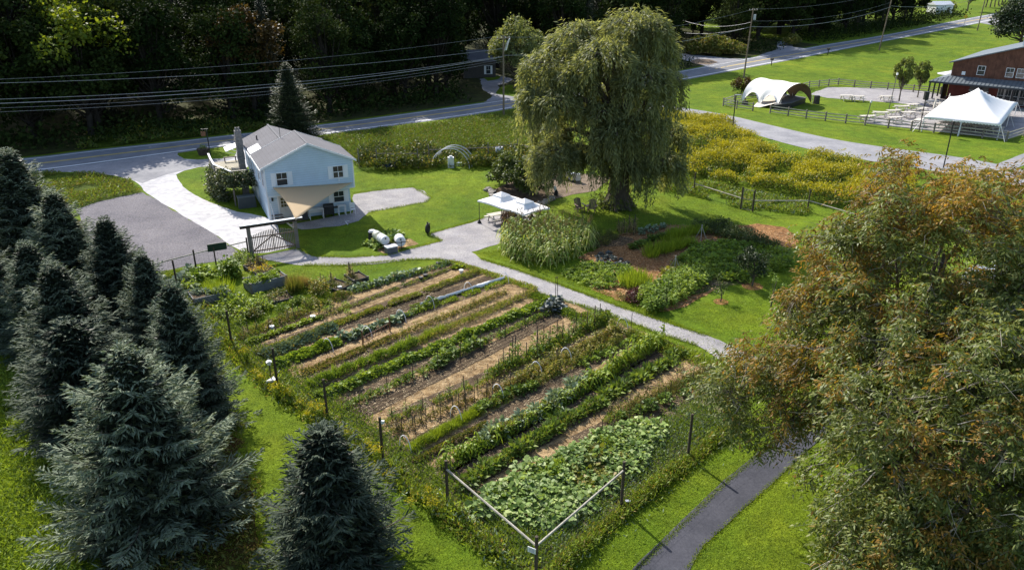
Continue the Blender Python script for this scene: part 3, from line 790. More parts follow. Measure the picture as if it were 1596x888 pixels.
at_top(802, 34, 134, AP, 11, 'roadside_tree', 'light green round tree behind the street light pole', w=0.9)
at_top(868, -6, 176, AP, 11, 'roadside_tree', 'light green tree top showing above the left of the willow', w=1.0)
at_top(1190, -14, 200, FMy, 17, 'forest_tree', 'yellow-green tree at the wood edge behind the second utility pole', w=0.7)
at_top(1085, -10, 205, FM[2], 17, 'forest_tree', 'green tree above the pale house, right of the willow', w=0.8)
for px, py, Y in ((1420, -20, 262), (1448, -12, 275), (1380, -20, 255), (1462, 4, 292)):
    at_top(px, py, Y, FM[1], 22, 'forest_tree', 'dark tree at the right-hand end of the wood near the small white shed', w=0.9)['group'] = 'trees at the right end of the wood'
# rows of young trees on the hillside
YT = broad_meshes('young_tree', 7, 1.9, 55, 1600, (0.5, 0.4), lobes=16, trunk_h=0.3, low=0.35)
for k, (px, py) in enumerate([(1536, 12), (1543, 12), (1550, 11), (1556, 9), (1561, 8), (1566, 5), (1572, 4), (1581, 3), (1590, 2), (1508, 18)]):
    q = P(px, py, 0.0)
    plant_tree('young_tree', YT, (q.x, q.y), k, 1.3, 'young tree in the planted row on the hillside beyond the road' if k < 9 else 'lone small tree on the verge beside the yellow road sign', 'tree', 'young trees in a row on the far hillside' if k < 9 else None)
RT = broad_meshes('yard_tree', 5.0, 1.5, 57, 3500, (0.26, 0.2), mats=[mat_leaf('yard_leaves', (0.08, 0.11, 0.03), (0.17, 0.21, 0.06), trans=0.35)], lobes=22, trunk_h=0.25, low=0.28)
for px, py, s, lab in ((1401, 158, 1.35, 'larger of two young trees on the gravel by the red barn'), (1430, 152, 1.15, 'smaller of two young trees on the gravel, nearer the barn porch')):
    q = P(px, py); plant_tree('yard_tree', RT, (q.x, q.y), s, (s * 0.68, s * 0.68, s), lab)
DT = broad_meshes('corner_tree', 10, 5.0, 58, 9000, (0.4, 0.32), mats=[mat_leaf('blue_green_leaves', (0.035, 0.055, 0.03), (0.07, 0.10, 0.055), trans=0.2)], lobes=52, low=0.05, trunk_h=0.05)
q = P(1588, 76); plant_tree('corner_tree', DT, (q.x, q.y), 1, 1.25, 'dense dark round tree behind the roof of the red barn')
q = P(1163, 147); 
SH = broad_meshes('shrub', 2.2, 1.35, 61, 3000, (0.2, 0.14), mats=[L_shrub], lobes=26, trunk_h=0.0, low=0.05, squash=0.9)
SHo = broad_meshes('rusty_shrub', 2.2, 1.4, 62, 2500, (0.2, 0.13), mats=[L_shrub, L_forest_o], lobes=26, trunk_h=0.0, low=0.05, mixf=lambda c, r: int(c[2] > 1.0))
plant_tree('shrub', SHo, (P(1155, 146).x, P(1155, 146).y), 1, 1.2, 'rusty brown shrub on the bright field beside the utility pole', 'shrub')
SHg = broad_meshes('gold_shrub', 2.2, 1.5, 63, 2500, (0.3, 0.2), mats=[L_weed_d], lobes=26, trunk_h=0.0, low=0.05)
for k, (px, py, s) in enumerate(((1090, 88, 1.7), (1110, 89, 1.9), (1130, 88, 1.7), (1150, 90, 1.4), (1240, 74, 1.2), (1480, 22, 1.6))):
    q = P(px, py); plant_tree('shrub', SHg, (q.x, q.y + 3), k * 1.3, s, 'olive bush at the wood edge across the road near the turnaround' if k < 4 else ('olive bush beside the shaded lane across the road' if k == 4 else 'bush below the small white shed'), 'shrub', 'olive bushes at the turnaround' if k < 4 else None)
plant_tree('shrub', SH, (P(1050, 110).x, P(1050, 110).y + 1), 1, 0.9, 'low dark shrub on the verge right of the willow, across the road', 'shrub')
# shrubs round the lawn
plant_tree('lilac', SH, (P(789, 288).x, P(789, 288).y), 0.5, (1.35, 1.35, 1.3), 'dark rounded shrub left of the pair beside the stone edging', 'shrub')
plant_tree('lilac', SH, (P(822, 302).x, P(822, 302).y), 2.5, (1.35, 1.35, 1.35), 'dark taller shrub right of the pair, behind the white canopies', 'shrub')

# undergrowth along the wood edge
lb = LB(); C = []
for i in range(2, len(ROAD_B) - 1):
    b = ROAD_B[i]
    if b.y > 250: break
    d = ROAD_B[i + 1] - b; n = Vector((-d.y, d.x, 0)).normalized()
    if n.y < 0: n = -n
    for k in range(130):
        q = b + d * random.random() + n * random.uniform(1.3, 11)
        if not woods_ok(q.x, q.y) : continue
        C.append((q.x, q.y, T(q.y) + random.uniform(0.1, 2.6) * min(1, (random.random() + .3))))
C = np.array(C); n = len(C)
lb.add(C, rdir(n, 0, 1), rdir(n), ru(0.3, 0.8, n), ru(0.2, 0.45, n))
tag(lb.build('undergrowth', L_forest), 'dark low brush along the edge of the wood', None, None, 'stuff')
# ================================================================= THE WILLOW
def willow():
    rng = np.random.default_rng(77); base = P(962, 322); bx, by = base.x, base.y
    o = empty('willow_tree', (bx, by, 0), 0, 'huge weeping willow with a dark trunk standing in the middle of the lawn', 'willow')
    tr = MB(); lb = LB()
    tr.tube([(0, 0, -0.2), (0, 0, 0.6), (0.1, 0, 3), (-0.1, 0, 6.0)], [1.35, 1.0, 0.82, 0.75], 12)
    for k in range(7):   # root flare
        a = k * 0.9; tr.tube([(0.5 * math.cos(a), 0.5 * math.sin(a), 1.2), (1.1 * math.cos(a), 1.1 * math.sin(a), 0.25), (1.7 * math.cos(a), 1.7 * math.sin(a), -0.1)], [0.45, 0.32, 0.1], 6)
    # domes: centre x,y (local), top z, radius, hang
    # from the photo, px of dome tops at the tree's depth
    domes = []
    def dome(px, py, dy, r, hang):
        p = apex(px, py, by + dy); domes.append((p.x - bx, dy, p.z, r, hang))
    dome(905, 32, 1, 2.7, 5); dome(992, 10, 0, 2.7, 6); dome(855, 78, 0, 2.3, 6); dome(1020, 50, 1, 2.2, 6); dome(945, 60, -3, 2.4, 5)
    dome(838, 130, -1, 1.7, 6); dome(1005, 95, -3, 2.4, 6); dome(1040, 190, 1, 1.8, 5); dome(1000, 165, -3, 2.2, 6); dome(868, 218, -2, 2.1, 4)
    dome(905, 150, 3, 2.0, 4); dome(960, 190, -3.5, 1.9, 6); dome(1045, 110, -1, 1.4, 6); dome(900, 95, -2, 1.9, 5); dome(858, 190, 2, 1.7, 6); dome(880, 60, 3, 2.2, 6)
    dome(1035, 235, -2, 1.7, 4.5); dome(850, 238, -1.5, 1.4, 2.5); dome(960, 120, 4, 2.6, 6); dome(925, 225, -1, 1.5, 2.6);  dome(985, 235, -2.5, 1.5, 7); dome(1015, 215, 0, 1.6, 7); dome(940, 160, -3, 1.5, 6); dome(870, 140, -3, 1.8, 4); dome(1015, 25, -1, 1.7, 5)
    for i, (cx, cy, cz, r, hang) in enumerate(domes):
        z0 = 2.5 + (i % 4) * 1.1
        z0 = min(z0 + max(0, cz - 8) * 0.3, cz - 2.5)
        m1 = Vector((cx * 0.25, cy * 0.25, z0 + (cz - z0) * 0.45)); m2 = Vector((cx * 0.65, cy * 0.65, z0 + (cz - z0) * 0.8)); e = Vector((cx, cy, cz - r * 0.5))
        tr.tube([(0, 0, z0 * 0.9), m1, m2, e], [0.42, 0.3, 0.2, 0.07], 6)
        for k in range(6):
            a = k * 1.05 + i; tr.tube([m2.lerp(e, 0.5), e + Vector((math.cos(a) * r * 0.5, math.sin(a) * r * 0.5, r * 0.12)), e + Vector((math.cos(a) * r * 0.9, math.sin(a) * r * 0.9, -r * 0.35))], [0.08, 0.05, 0.02], 4, cap=False)
        ns = int(150 * r)
        # outer shell of short arching leaves catching the light on the dome
        nq = int(230 * r); q = rdir(nq, 0.0, 1.0, rng); wb = 1 + 0.18 * np.sin(q[:, 0] * 9 + i) * np.cos(q[:, 1] * 8 - i)
        C = np.array([cx, cy, cz - r * 0.75]) + q * (r * wb * rng.uniform(0.8, 1.02, nq))[:, None] * np.array([1, 1, 0.8])
        lb.add(C, q * np.array([1, 1, 0.2]) + np.array([0, 0, -0.55]) + rng.normal(0, 0.3, (nq, 3)), q + rng.normal(0, 0.3, (nq, 3)), rng.uniform(0.35, 0.6, nq), rng.uniform(0.07, 0.13, nq))
        # strand roots on the dome, gathered in bunches
        nb = int(11 * r); bd = rdir(nb, -0.1, 1.0, rng); pick = rng.integers(0, nb, ns)
        q = unit(bd[pick] + rng.normal(0, 0.10, (ns, 3))); q[:, 2] = np.abs(q[:, 2]) * 0.95
        root = np.array([cx, cy, cz - r * 0.75]) + q * r * rng.uniform(0.55, 1.0, ns)[:, None] * np.array([1, 1, 0.75])
        out = unit(q * np.array([1, 1, 0.0]) + rng.normal(0, 0.3, (ns, 3)) * np.array([1, 1, 0]))
        bl = rng.uniform(0.3, 1.15, nb)[pick]
        Lh = hang * 0.85 * bl * rng.uniform(0.35, 1.0, ns) * (1.15 - 0.6 * q[:, 2])
        Lh = np.minimum(Lh, np.maximum(0.8, root[:, 2] - 1.2))
        seg = 15
        for k in range(seg):
            t = (k + rng.uniform(0, 1, ns)) / seg
            pos = root + out * (0.55 * np.sqrt(t) * (0.6 + 0.5 * (1 - q[:, 2])))[:, None] * min(r, 1.6) * 0.6
            pos[:, 2] += 0.28 * np.sin(np.minimum(t * 5, 3.14)) - (t * t * 0.35 + t * 0.65) * Lh
            D = out * (1.1 * (1 - t) ** 2 + 0.05)[:, None] + np.array([0, 0, -1.0]) * (0.15 + t)[:, None] + rng.normal(0, 0.36, (ns, 3))
            lb.add(pos, D, rng.normal(0, 1, (ns, 3)), rng.uniform(0.28, 0.55, ns), rng.uniform(0.06, 0.12, ns))
    print('willow leaves', lb.tris())
    tr.build('trunk', bark_m, o); lb.build('crown', L_willow, o)
    # shoots and weeds around the foot
    lb2 = LB(); n = 900; a = rng.uniform(0, 6.28, n); r = rng.uniform(0.9, 2.0, n)
    lb2.add(np.stack([r * np.cos(a), r * np.sin(a), rng.uniform(0, 1.0, n) ** 1.5], 1), rdir(n, 0, 1, rng), rdir(n, rng=rng), 0.22, 0.13)
    f = lb2.build('willow_suckers', L_shrub, None, loc=(bx - 0.3, by, 0)); tag(f, 'leafy shoots growing round the foot of the willow', None, None, 'stuff')
willow()

# ================================================================= THE NEAR TREES AT RIGHT
def near_tree(name, base, H, cx, cy, cz, rx, ry, rz, nclus, per, seed, mats, mixf, label, leafL=0.19, leafW=0.062, lobes=()):
    """drooping compound leaves in sprays at the ends of a branching skeleton; bare pale twigs between"""
    rng = np.random.default_rng(seed); o = empty(name, (base[0], base[1], 0), 0, label, 'tree')
    b0 = np.array([base[0], base[1], 0.0]); tr = MB(); lb = LB()
    top = Vector((cx - base[0], cy - base[1], cz + rz * 0.35))
    limbs = [[Vector((0, 0, -0.1)), Vector((0.15, 0.1, H * 0.22)), Vector((top.x * 0.5, top.y * 0.5, H * 0.45)), top]]
    tr.tube(limbs[0], [0.34, 0.24, 0.17, 0.06], 9, mi=0)
    nodes = [limbs[0][1], limbs[0][2], limbs[0][1].lerp(limbs[0][2], 0.5), limbs[0][2].lerp(top, 0.5)]
    C0 = Vector((cx - base[0], cy - base[1], cz))
    mains = []
    for k in range(15):
        a = k * 2.4 + rng.uniform(-.3, .3); el = rng.uniform(-0.35, 0.95)
        e = C0 + Vector((math.cos(a) * rx * 0.72, math.sin(a) * ry * 0.72, math.sin(el) * rz * 0.75))
        s = nodes[k % 4]; m = s.lerp(e, 0.5) + Vector((0, 0, 0.5 - rng.uniform(0, 0.6)))
        tr.tube([s, s.lerp(m, .5) + Vector(rng.normal(0, .15, 3)), m, m.lerp(e, .5) + Vector(rng.normal(0, .2, 3)), e], [0.11, 0.085, 0.065, 0.04, 0.02], 5, mi=0)
        mains += [m, m.lerp(e, 0.5), e]
    MA = np.array([tuple(m) for m in mains])
    d = rdir(nclus, -0.95, 1.0, rng)
    rr_ = rng.uniform(0.35, 1.0, nclus) ** 0.55
    lump = 1 + 0.14 * np.sin(d[:, 0] * 6 + seed) * np.cos(d[:, 1] * 5) + 0.10 * np.sin(d[:, 2] * 9 + 2 * d[:, 0])
    CC = np.stack([C0.x + d[:, 0] * rx * rr_ * lump, C0.y + d[:, 1] * ry * rr_ * lump, C0.z + d[:, 2] * rz * rr_ * lump], 1)
    CC = CC[CC[:, 2] > 0.9]
    for (lx, ly, lz, lrx, lry, lrz, ln) in lobes:
        d = rdir(ln, -0.95, 1.0, rng); q = rng.uniform(0.3, 1.0, ln) ** 0.55; k = np.array([lx - base[0], ly - base[1], lz])
        CC = np.concatenate([CC, k + d * q[:, None] * np.array([lrx, lry, lrz])])
        e = Vector(k); s = nodes[1]; m = s.lerp(e, 0.5) + Vector((0, 0, 0.8))
        tr.tube([s, s.lerp(m, .5) + Vector((0, 0, .3)), m, m.lerp(e, .5), e], [0.13, 0.10, 0.08, 0.05, 0.03], 5, mi=0)
        for a in range(7):
            e2 = e + Vector((math.cos(a * .9) * lrx * .7, math.sin(a * .9) * lry * .7, rng.uniform(-.3, .5) * lrz)); m2 = m.lerp(e2, .6)
            tr.tube([m.lerp(e, .3), m2, e2], [0.05, 0.035, 0.015], 4, mi=0); MA = np.concatenate([MA, [tuple(m2), tuple(e2)]])
    CC = CC[CC[:, 2] > 0.9]
    keep = np.ones(len(CC), bool)
    n_ = np.array([noise.noise(Vector(c) * 0.72 + Vector((seed, 0, 0))) for c in CC]); keep &= n_ > -0.13
    CC = CC[keep]
    for c in CC:
        j = np.argmin(((MA - c) ** 2).sum(1)); s = Vector(MA[j]); e = Vector(c); s = e + (s - e) * min(1.0, 0.9 / max(0.1, (s - e).length)); m = s.lerp(e, 0.5) + Vector((rng.normal(0, 0.08), rng.normal(0, 0.08), 0.12))
        tr.tube([s, m, e], [0.016, 0.010, 0.005], 3, mi=0 if rng.uniform() < 0.8 else 1, cap=False)
        for q in range(2):
            dd = Vector(rng.normal(0, 0.35, 3)); dd.z = abs(dd.z) * 0.3 - 0.1
            tr.tube([m, e + dd * 0.5, e + dd * 1.4 + Vector((0, 0, -0.15))], [0.010, 0.007, 0.004], 3, mi=1, cap=False)
    m = len(CC); K = per
    # each cluster: drooping rachises, each with paired leaflets
    ra = rng.uniform(0, 6.28, (m, K)); outv = unit(CC - np.array([C0.x, C0.y, C0.z - 2]))[:, None, :]
    rd = np.stack([np.cos(ra), np.sin(ra), rng.uniform(-0.5, 0.45, (m, K))], 2) + outv * 0.5
    rd = unit(rd); start = CC[:, None, :] + rng.normal(0, 0.22, (m, K, 3))
    mi = np.array([mixf(c, rng) for c in CC + b0]); 
    for j in range(7):
        t = (j + 1) / 7; side = (-1) ** j
        pos = start + rd * (0.40 * t); pos[:, :, 2] -= 0.20 * t * t
        lat = np.cross(rd, np.array([0, 0, 1.0])) * side
        D = rd * 0.35 + lat * (0.75 if j < 6 else 0.05) + np.array([0, 0, -0.55]) + rng.normal(0, 0.28, (m, K, 3))
        nn = m * K
        N_ = rng.normal(0, 0.55, (nn, 3)) + np.array([0, 0, 1.0])
        mm = np.repeat(mi, K); flip = rng.uniform(0, 1, nn) < 0.10; mm = np.where(flip, rng.integers(0, 2, nn), mm)
        P3 = pos.reshape(-1, 3); D3 = D.reshape(-1, 3); Ls = leafL * rng.uniform(0.7, 1.25, nn); Ws = leafW * rng.uniform(0.75, 1.25, nn)
        for q in range(len(mats)):
            s_ = mm == q
            if s_.any(): lb.add(P3[s_], D3[s_], N_[s_], Ls[s_], Ws[s_], q)
    print(name, 'leaves', lb.tris())
    tr.build('trunk', [bark_m, bark_pale], o)
    lb.build('crown', mats, o)
    return o
def mixA(c, r):   # brown in the upper and left part, green low on the right
    v = noise.noise(Vector(c) * 0.28) * 1.3 + noise.noise(Vector(c) * 0.9) * 0.5 + (c[2] - 7.5) * 0.10 - (c[0] - 14.5) * 0.05 - 0.30
    if v > 0.62 and r.uniform() < 0.10: return 2
    return 0 if v > 0.0 + r.normal(0, 0.12) else 1
def mixB(c, r):
    v = noise.noise(Vector(c) * 0.3 + Vector((9, 0, 0))) * 1.4 + noise.noise(Vector(c) * 0.9) * 0.5 - 0.42
    if v > 0.45 and r.uniform() < 0.3: return 2
    return 0 if v > r.normal(0, 0.1) else 1
NM = [L_brown, L_ash, L_tips]
near_tree('near_tree', (15.2, 25.0), 12.0, 15.6, 25.6, 8.6, 5.1, 4.6, 5.0, 1500, 17, 5, NM, mixA, lobes=((10.3, 24.8, 5.2, 3.3, 2.6, 1.9, 210), (12.5, 25.0, 7.4, 3.0, 3.0, 2.4, 170)), label='large near tree with rusty brown and olive leaves, its crown filling the right side')
near_tree('near_tree', (15.0, 20.2), 10.0, 14.2, 19.8, 6.0, 4.5, 4.0, 4.6, 1100, 17, 6, NM, mixB, lobes=((12.6, 17.6, 3.2, 3.4, 2.6, 2.2, 260),), label='darker green near tree in front of the rusty one, at the lower right corner')
near_tree('near_tree', (22.5, 26.5), 10.0, 21.5, 26.5, 6.5, 3.7, 4.0, 4.6, 420, 15, 8, NM, mixB, 'green tree behind the near ones, cut by the right edge')
# ================================================================= MEADOWS, WEEDS, GRASS
def tufts(pts, h, w, per, lean=0.35, z0=0.0, hv=0.4):
    """grass blades: returns arrays for LB.add"""
    n = len(pts); C = np.repeat(np.column_stack([pts, Tz(pts[:, 1]) + z0]), per, 0); m = len(C)
    C[:, :2] += RNG.normal(0, w * 1.5, (m, 2))
    D = np.column_stack([RNG.normal(0, lean, (m, 2)), np.ones(m)])
    return C, D, rdir(m), h * RNG.uniform(1 - hv, 1 + hv, m), w
def meadow(name, pix, n, mats, mixw, h, label, gold_frac=0.0, leaf=(0.3, 0.12), gold_h=1.2, clumpy=0.35, smin=-0.25, extra_z=0.0):
    poly = pixpoly(pix); pts = scatter(poly, n)
    nz = np.array([noise.noise(Vector((x * clumpy, y * clumpy, 3.3))) for x, y in pts])
    pts = pts[nz > smin]; nz = nz[nz > smin]
    lb = LB(); m = len(pts); hh = h * (0.6 + 0.9 * (nz - smin)) * RNG.uniform(0.6, 1.2, m)
    z = hh * RNG.uniform(0.1, 1, m) ** 0.6
    C = np.column_stack([pts, Tz(pts[:, 1]) + z + extra_z])
    D = np.column_stack([RNG.normal(0, 0.6, (m, 2)), RNG.uniform(0.1, 1.0, m)])
    mi = RNG.choice(len(mixw), m, p=mixw)
    for q in range(len(mixw)):
        s = mi == q
        if s.any(): lb.add(C[s], D[s], rdir(s.sum()), leaf[0] * RNG.uniform(0.6, 1.3, s.sum()), leaf[1], q)
    if gold_frac:
        nz2 = np.array([noise.noise(Vector((x * 0.16, y * 0.16, 7.7))) for x, y in pts])
        g = RNG.uniform(size=m) < gold_frac * np.clip(0.9 + 2.0 * nz + 2.4 * nz2, 0.03, 1.7)
        G = np.column_stack([pts[g], Tz(pts[g][:, 1]) + hh[g] * 1.0 + 0.25]); k = len(G)
        for r in range(5):
            G2 = G + RNG.normal(0, 0.14, (k, 3)) * np.array([1, 1, 0.6])
            lb.add(G2, np.column_stack([RNG.normal(0, 0.7, (k, 2)), RNG.uniform(0.2, 1, k)]), rdir(k), 0.24, 0.08, len(mixw))
    o = lb.build(name, mats)
    return tag(o, label, None, None, 'stuff')
meadow('goldenrod_meadow', [(1028, 182), (1050, 182), (1085, 186), (1120, 195), (1146, 203), (1162, 220), (1190, 232), (1212, 245), (1250, 255), (1300, 250), (1420, 262), (1420, 320), (1330, 325), (1262, 318), (1230, 306), (1180, 298), (1130, 292), (1080, 281), (1045, 270), (1020, 268), (1010, 230)],
       60000, [L_weed_d, L_weed, L_gold], (0.6, 0.4), 1.05, 'dense meadow of flowering yellow goldenrod between side road and wire fence', 0.17)
meadow('weed_meadow', [(497, 218), (560, 208), (660, 196), (745, 185), (812, 172), (850, 170), (880, 200), (880, 262), (845, 262), (800, 258), (768, 262), (752, 262), (700, 263), (650, 264), (590, 266), (556, 262), (540, 240), (520, 225)],
       70000, [L_weed_d, L_weed, L_dry], (0.42, 0.54, 0.04), 0.34, 'rough weedy grass between the road and the lawn behind the blue house', 0.0, (0.34, 0.06), smin=-0.75)
meadow('weed_meadow', [(556, 246), (600, 236), (652, 234), (700, 240), (752, 236), (812, 240), (845, 262), (768, 262), (700, 264), (650, 266), (590, 268), (556, 264)],
       14000, [L_weed_d, L_shrub], (0.5, 0.5), 1.1, 'taller dark weeds along the rail fence behind the lawn', 0.015, (0.34, 0.18))
meadow('island_weeds', [(30, 276), (57, 271), (110, 270), (170, 274), (202, 282), (214, 292), (220, 300), (160, 312), (125, 324), (60, 325)],
       9000, [L_weed_d, L_weed], (0.6, 0.4), 0.4, 'shaggy grass on the island between road and gravel yard', 0.0, (0.25, 0.09))
meadow('verge_weeds', [(120, 236), (250, 221), (361, 208), (430, 201), (400, 190), (300, 192), (200, 198), (140, 205)],
       9000, [L_weed_d, L_weed, L_gold], (0.6, 0.38, 0.02), 0.7, 'olive weeds on the verge between the road and the dark wood', 0.0, (0.4, 0.14))
meadow('fence_weeds', [(1022, 275), (1080, 283), (1155, 300), (1258, 318), (1262, 338), (1200, 330), (1150, 325), (1080, 306), (1020, 296)],
       9000, [L_weed, L_weed_d, L_blue], (0.6, 0.3, 0.1), 0.45, 'light green weeds along the wire fence beside the lawn', 0.0, (0.25, 0.1))
meadow('tall_grass', [(-60, 560), (20, 560), (60, 620), (90, 700), (110, 780), (130, 905), (-60, 905)],
       30000, [L_tall, L_weed], (0.75, 0.25), 0.42, 'tall bright unmown grass at the lower left corner', 0.0, (0.22, 0.045), smin=-0.4)
meadow('rough_grass', [(100, 560), (160, 600), (200, 905), (420, 905), (425, 800), (385, 700), (368, 620), (340, 560)],
       9000, [L_weed_d, L_forest_o], (0.8, 0.2), 0.35, 'dull weeds and brown bracken between the spruces', 0.0, (0.2, 0.06))
# weedy strip along the garden fence on its lawn side, and inside it
FL = [(270, 432), (362, 548), (433, 604), (511, 660), (596, 724), (697, 796), (800, 880), (835, 912)]
FLw = [P(*p).xy for p in FL]
def band(name, line, o0, o1, n, mats, mixw, h, label, gold=0.0, leaf=(0.2, 0.07)):
    L = resample([Vector((p.x, p.y, 0)) for p in line], 400); i = RNG.integers(0, 398, n); t = RNG.uniform(0, 1, n)
    A_ = np.array([(p.x, p.y) for p in L]); a = A_[i]; b = A_[i + 1]; d = b - a; nr = np.column_stack([-d[:, 1], d[:, 0]]); nr /= np.linalg.norm(nr, axis=1)[:, None]
    off = RNG.normal((o0 + o1) / 2, (o1 - o0) * 0.32, n)
    pts = a + d * t[:, None] + nr * off[:, None]
    nz = np.array([noise.noise(Vector((x * 0.55, y * 0.55, 8.3))) for x, y in pts])
    hh = h * np.clip(0.55 + 1.3 * nz, 0.15, 1.5) * RNG.uniform(0.5, 1.2, n)
    C = np.column_stack([pts, hh * RNG.uniform(0, 1, n) ** 0.7]); D = np.column_stack([RNG.normal(0, 0.55, (n, 2)), RNG.uniform(0.1, 1, n)])
    lb = LB(); mi = RNG.choice(len(mixw), n, p=mixw)
    for q in range(len(mixw)):
        s = mi == q
        if s.any(): lb.add(C[s], D[s], rdir(s.sum()), leaf[0] * RNG.uniform(0.6, 1.4, s.sum()), leaf[1], q)
    o = lb.build(name, mats); return tag(o, label, None, None, 'stuff')
band('fence_line_weeds', FLw, -0.5, 0.3, 22000, [L_weed_d, L_weed, L_blue], (0.25, 0.65, 0.10), 0.36, 'dense mixed weeds growing along the left garden fence')
band('inner_weeds', FLw, 0.2, 1.7, 16000, [L_weed, L_grass], (0.6, 0.4), 0.14, 'rough grass just inside the left garden fence', leaf=(0.16, 0.05))
FR = [P(*p).xy for p in [(835, 912), (968, 793), (1071, 715), (1150, 655)]]
band('inner_weeds', FR, -0.1, 2.6, 17000, [L_weed, L_blue, L_grass], (0.5, 0.25, 0.25), 0.13, 'pale weedy grass just inside the right garden fence', leaf=(0.15, 0.05))
band('fence_line_weeds', FR, -0.45, 0.1, 9000, [L_weed, L_weed_d], (0.6, 0.4), 0.35, 'ragged grass under the right garden fence', leaf=(0.18, 0.05))
# goldenrod clumps in the weeds: separate plants
def gold_plant(seed):
    r = np.random.default_rng(seed); lb = LB(); n = 60
    q = r.normal(0, 0.16, (n, 2)); z = r.uniform(0.05, 0.75, n)
    lb.add(np.column_stack([q * (0.4 + z[:, None]), z]), np.column_stack([r.normal(0, 0.6, (n, 2)), r.uniform(0, 1, n)]), rdir(n, rng=r), 0.16, 0.04, 0)
    n = 70; q = np.clip(r.normal(0, 0.17, (n, 2)), -0.3, 0.3)
    lb.add(np.column_stack([q, 0.72 + r.normal(0, 0.09, n)]), np.column_stack([r.normal(0, 0.8, (n, 2)), r.uniform(0, 1, n)]), rdir(n, rng=r), 0.14, 0.05, 1)
    ex = MB()
    for k in range(12):
        a = k * 0.55; ex.tube([(0, 0, 0), (math.cos(a) * .1, math.sin(a) * .1, .4), (math.cos(a) * .26, math.sin(a) * .26, .78)], [.012, .01, .006], 3, cap=False)
    return lb.mesh('goldenrod', [L_weed, L_gold], ex)
GP = [gold_plant(s) for s in (1, 2, 3)]
for k, (px, py) in enumerate([(400, 580), (408, 592), (432, 612), (470, 628), (486, 640), (500, 645), (540, 676), (575, 700), (590, 712), (606, 742), (668, 772), (672, 795), (575, 690), (450, 615), (385, 556), (640, 785), (480, 652), (585, 745)]):
    q = P(px, py + 10)
    tag(link('goldenrod', GP[k % 3], None, (q.x, q.y, 0.0), k, 0.75 + 0.2 * (k % 3 - 0.5)), 'yellow flowering goldenrod in the weeds along the left garden fence', 'goldenrod', None, None)['group'] = 'goldenrods along the left garden fence'

# short mown-lawn blades where the camera is near enough to see them; they thin out with distance
nogo = [pixpoly(p) for p in ([(975, 905), (1000, 881), (1130, 753), (1211, 686), (1262, 640), (1300, 600), (1345, 615), (1310, 655), (1262, 700), (1196, 760), (1159, 793), (1096, 851), (1066, 905)],
    [(345, 560), (350, 520), (480, 450), (600, 420), (690, 405), (740, 410), (800, 436), (890, 470), (1040, 522), (1110, 560), (1150, 610), (1130, 640), (1071, 708), (968, 788), (835, 900), (697, 786), (596, 714), (508, 648), (430, 590)])]
pts = np.column_stack([RNG.uniform(-22, 24, 300000), 17 + 30 * RNG.uniform(0, 1, 300000) ** 1.5])
ok = RNG.uniform(size=len(pts)) < np.clip((46 - pts[:, 1]) / 20, 0, 1)
for g in nogo: ok &= ~inpoly(pts[:, 0], pts[:, 1], [(p.x, p.y) for p in g])
ok &= np.abs(pts[:, 0]) < 0.72 * (pts[:, 1] + 8)
pts = pts[ok]
lb = LB(); C, D, N_, L_, W_ = tufts(pts, 0.07, 0.02, 1, 0.75, 0.01, 0.5); lb.add(C, D, N_, L_, W_)
tag(lb.build('lawn_grass', L_grass), 'short mown grass blades of the near lawn', None, None, 'stuff')
# mid distance lawn: sparse longer tufts and clover break up the surface
lb = LB()
for poly, n in (([(555, 268), (750, 262), (762, 290), (770, 330), (690, 352), (640, 385), (560, 392), (470, 385), (560, 350), (676, 318), (672, 300), (640, 290), (553, 296)], 9000),
                ([(870, 318), (940, 300), (1090, 310), (1230, 345), (1100, 350), (960, 352), (880, 355)], 8000), ([(1180, 440), (1260, 400), (1250, 560), (1120, 520), (1050, 490)], 7000), ([(740, 395), (790, 388), (900, 435), (1050, 500), (1090, 520), (960, 470), (840, 425)], 5000),
                ([(470, 410), (640, 407), (690, 404), (600, 420), (480, 455), (345, 540), (300, 430), (385, 402)], 8000)):
    pts = scatter(pixpoly(poly), n); C, D, N_, L_, W_ = tufts(pts, 0.08, 0.03, 1, 0.6, 0.01, 0.5); lb.add(C, D, N_, L_, W_)
tag(lb.build('lawn_grass', L_grass), 'grass tufts scattered over the lawns round the house and gardens', None, None, 'stuff')
# rough edges of grass leaning over path, road and yard edges
def fringe(pix, n, h=0.10, mat=L_grass, name='edge_grass', label='ragged grass fringe', spread=0.10):
    L = resample([P(*p) for p in pix], 300); A_ = np.array([(p.x, p.y) for p in L]); i = RNG.integers(0, 298, n); t = RNG.uniform(0, 1, n)[:, None]
    return A_[i] * (1 - t) + A_[i + 1] * t + RNG.normal(0, spread, (n, 2))
lb = LB()
for pix, n in (([(992, 888), (1130, 753), (1211, 686)], 3000), ([(1070, 888), (1096, 851), (1159, 793), (1196, 760), (1262, 700)], 3000),
               ([(750, 404), (803, 420), (889, 450), (970, 479.5), (1105, 524)], 4000), ([(1086, 538), (1024, 519), (943, 487), (851, 461), (751, 421), (684, 404), (635, 405), (540, 414), (471, 414)], 5000),
               ([(463, 388), (490, 400), (540, 401.5), (603, 398), (648, 386), (688, 375.6), (668, 365), (700, 356), (754, 340)], 3000), ([(300, 420), (262, 424), (228, 430)], 600), ([(551, 301), (590, 297), (643, 292), (672, 308), (664, 315), (575, 331)], 1500)):
    nr_ = pix[0][0] in (992, 1070); pts = fringe(pix, n // 2 if nr_ else n, spread=0.05 if nr_ else 0.10); C, D, N_, L_, W_ = tufts(pts, 0.06 if nr_ else 0.12, 0.03, 1, 0.6, 0.01, 0.5); lb.add(C, D, N_, L_, W_)
tag(lb.build('edge_grass', L_grass), 'ragged grass along the edges of the paths', None, None, 'stuff')
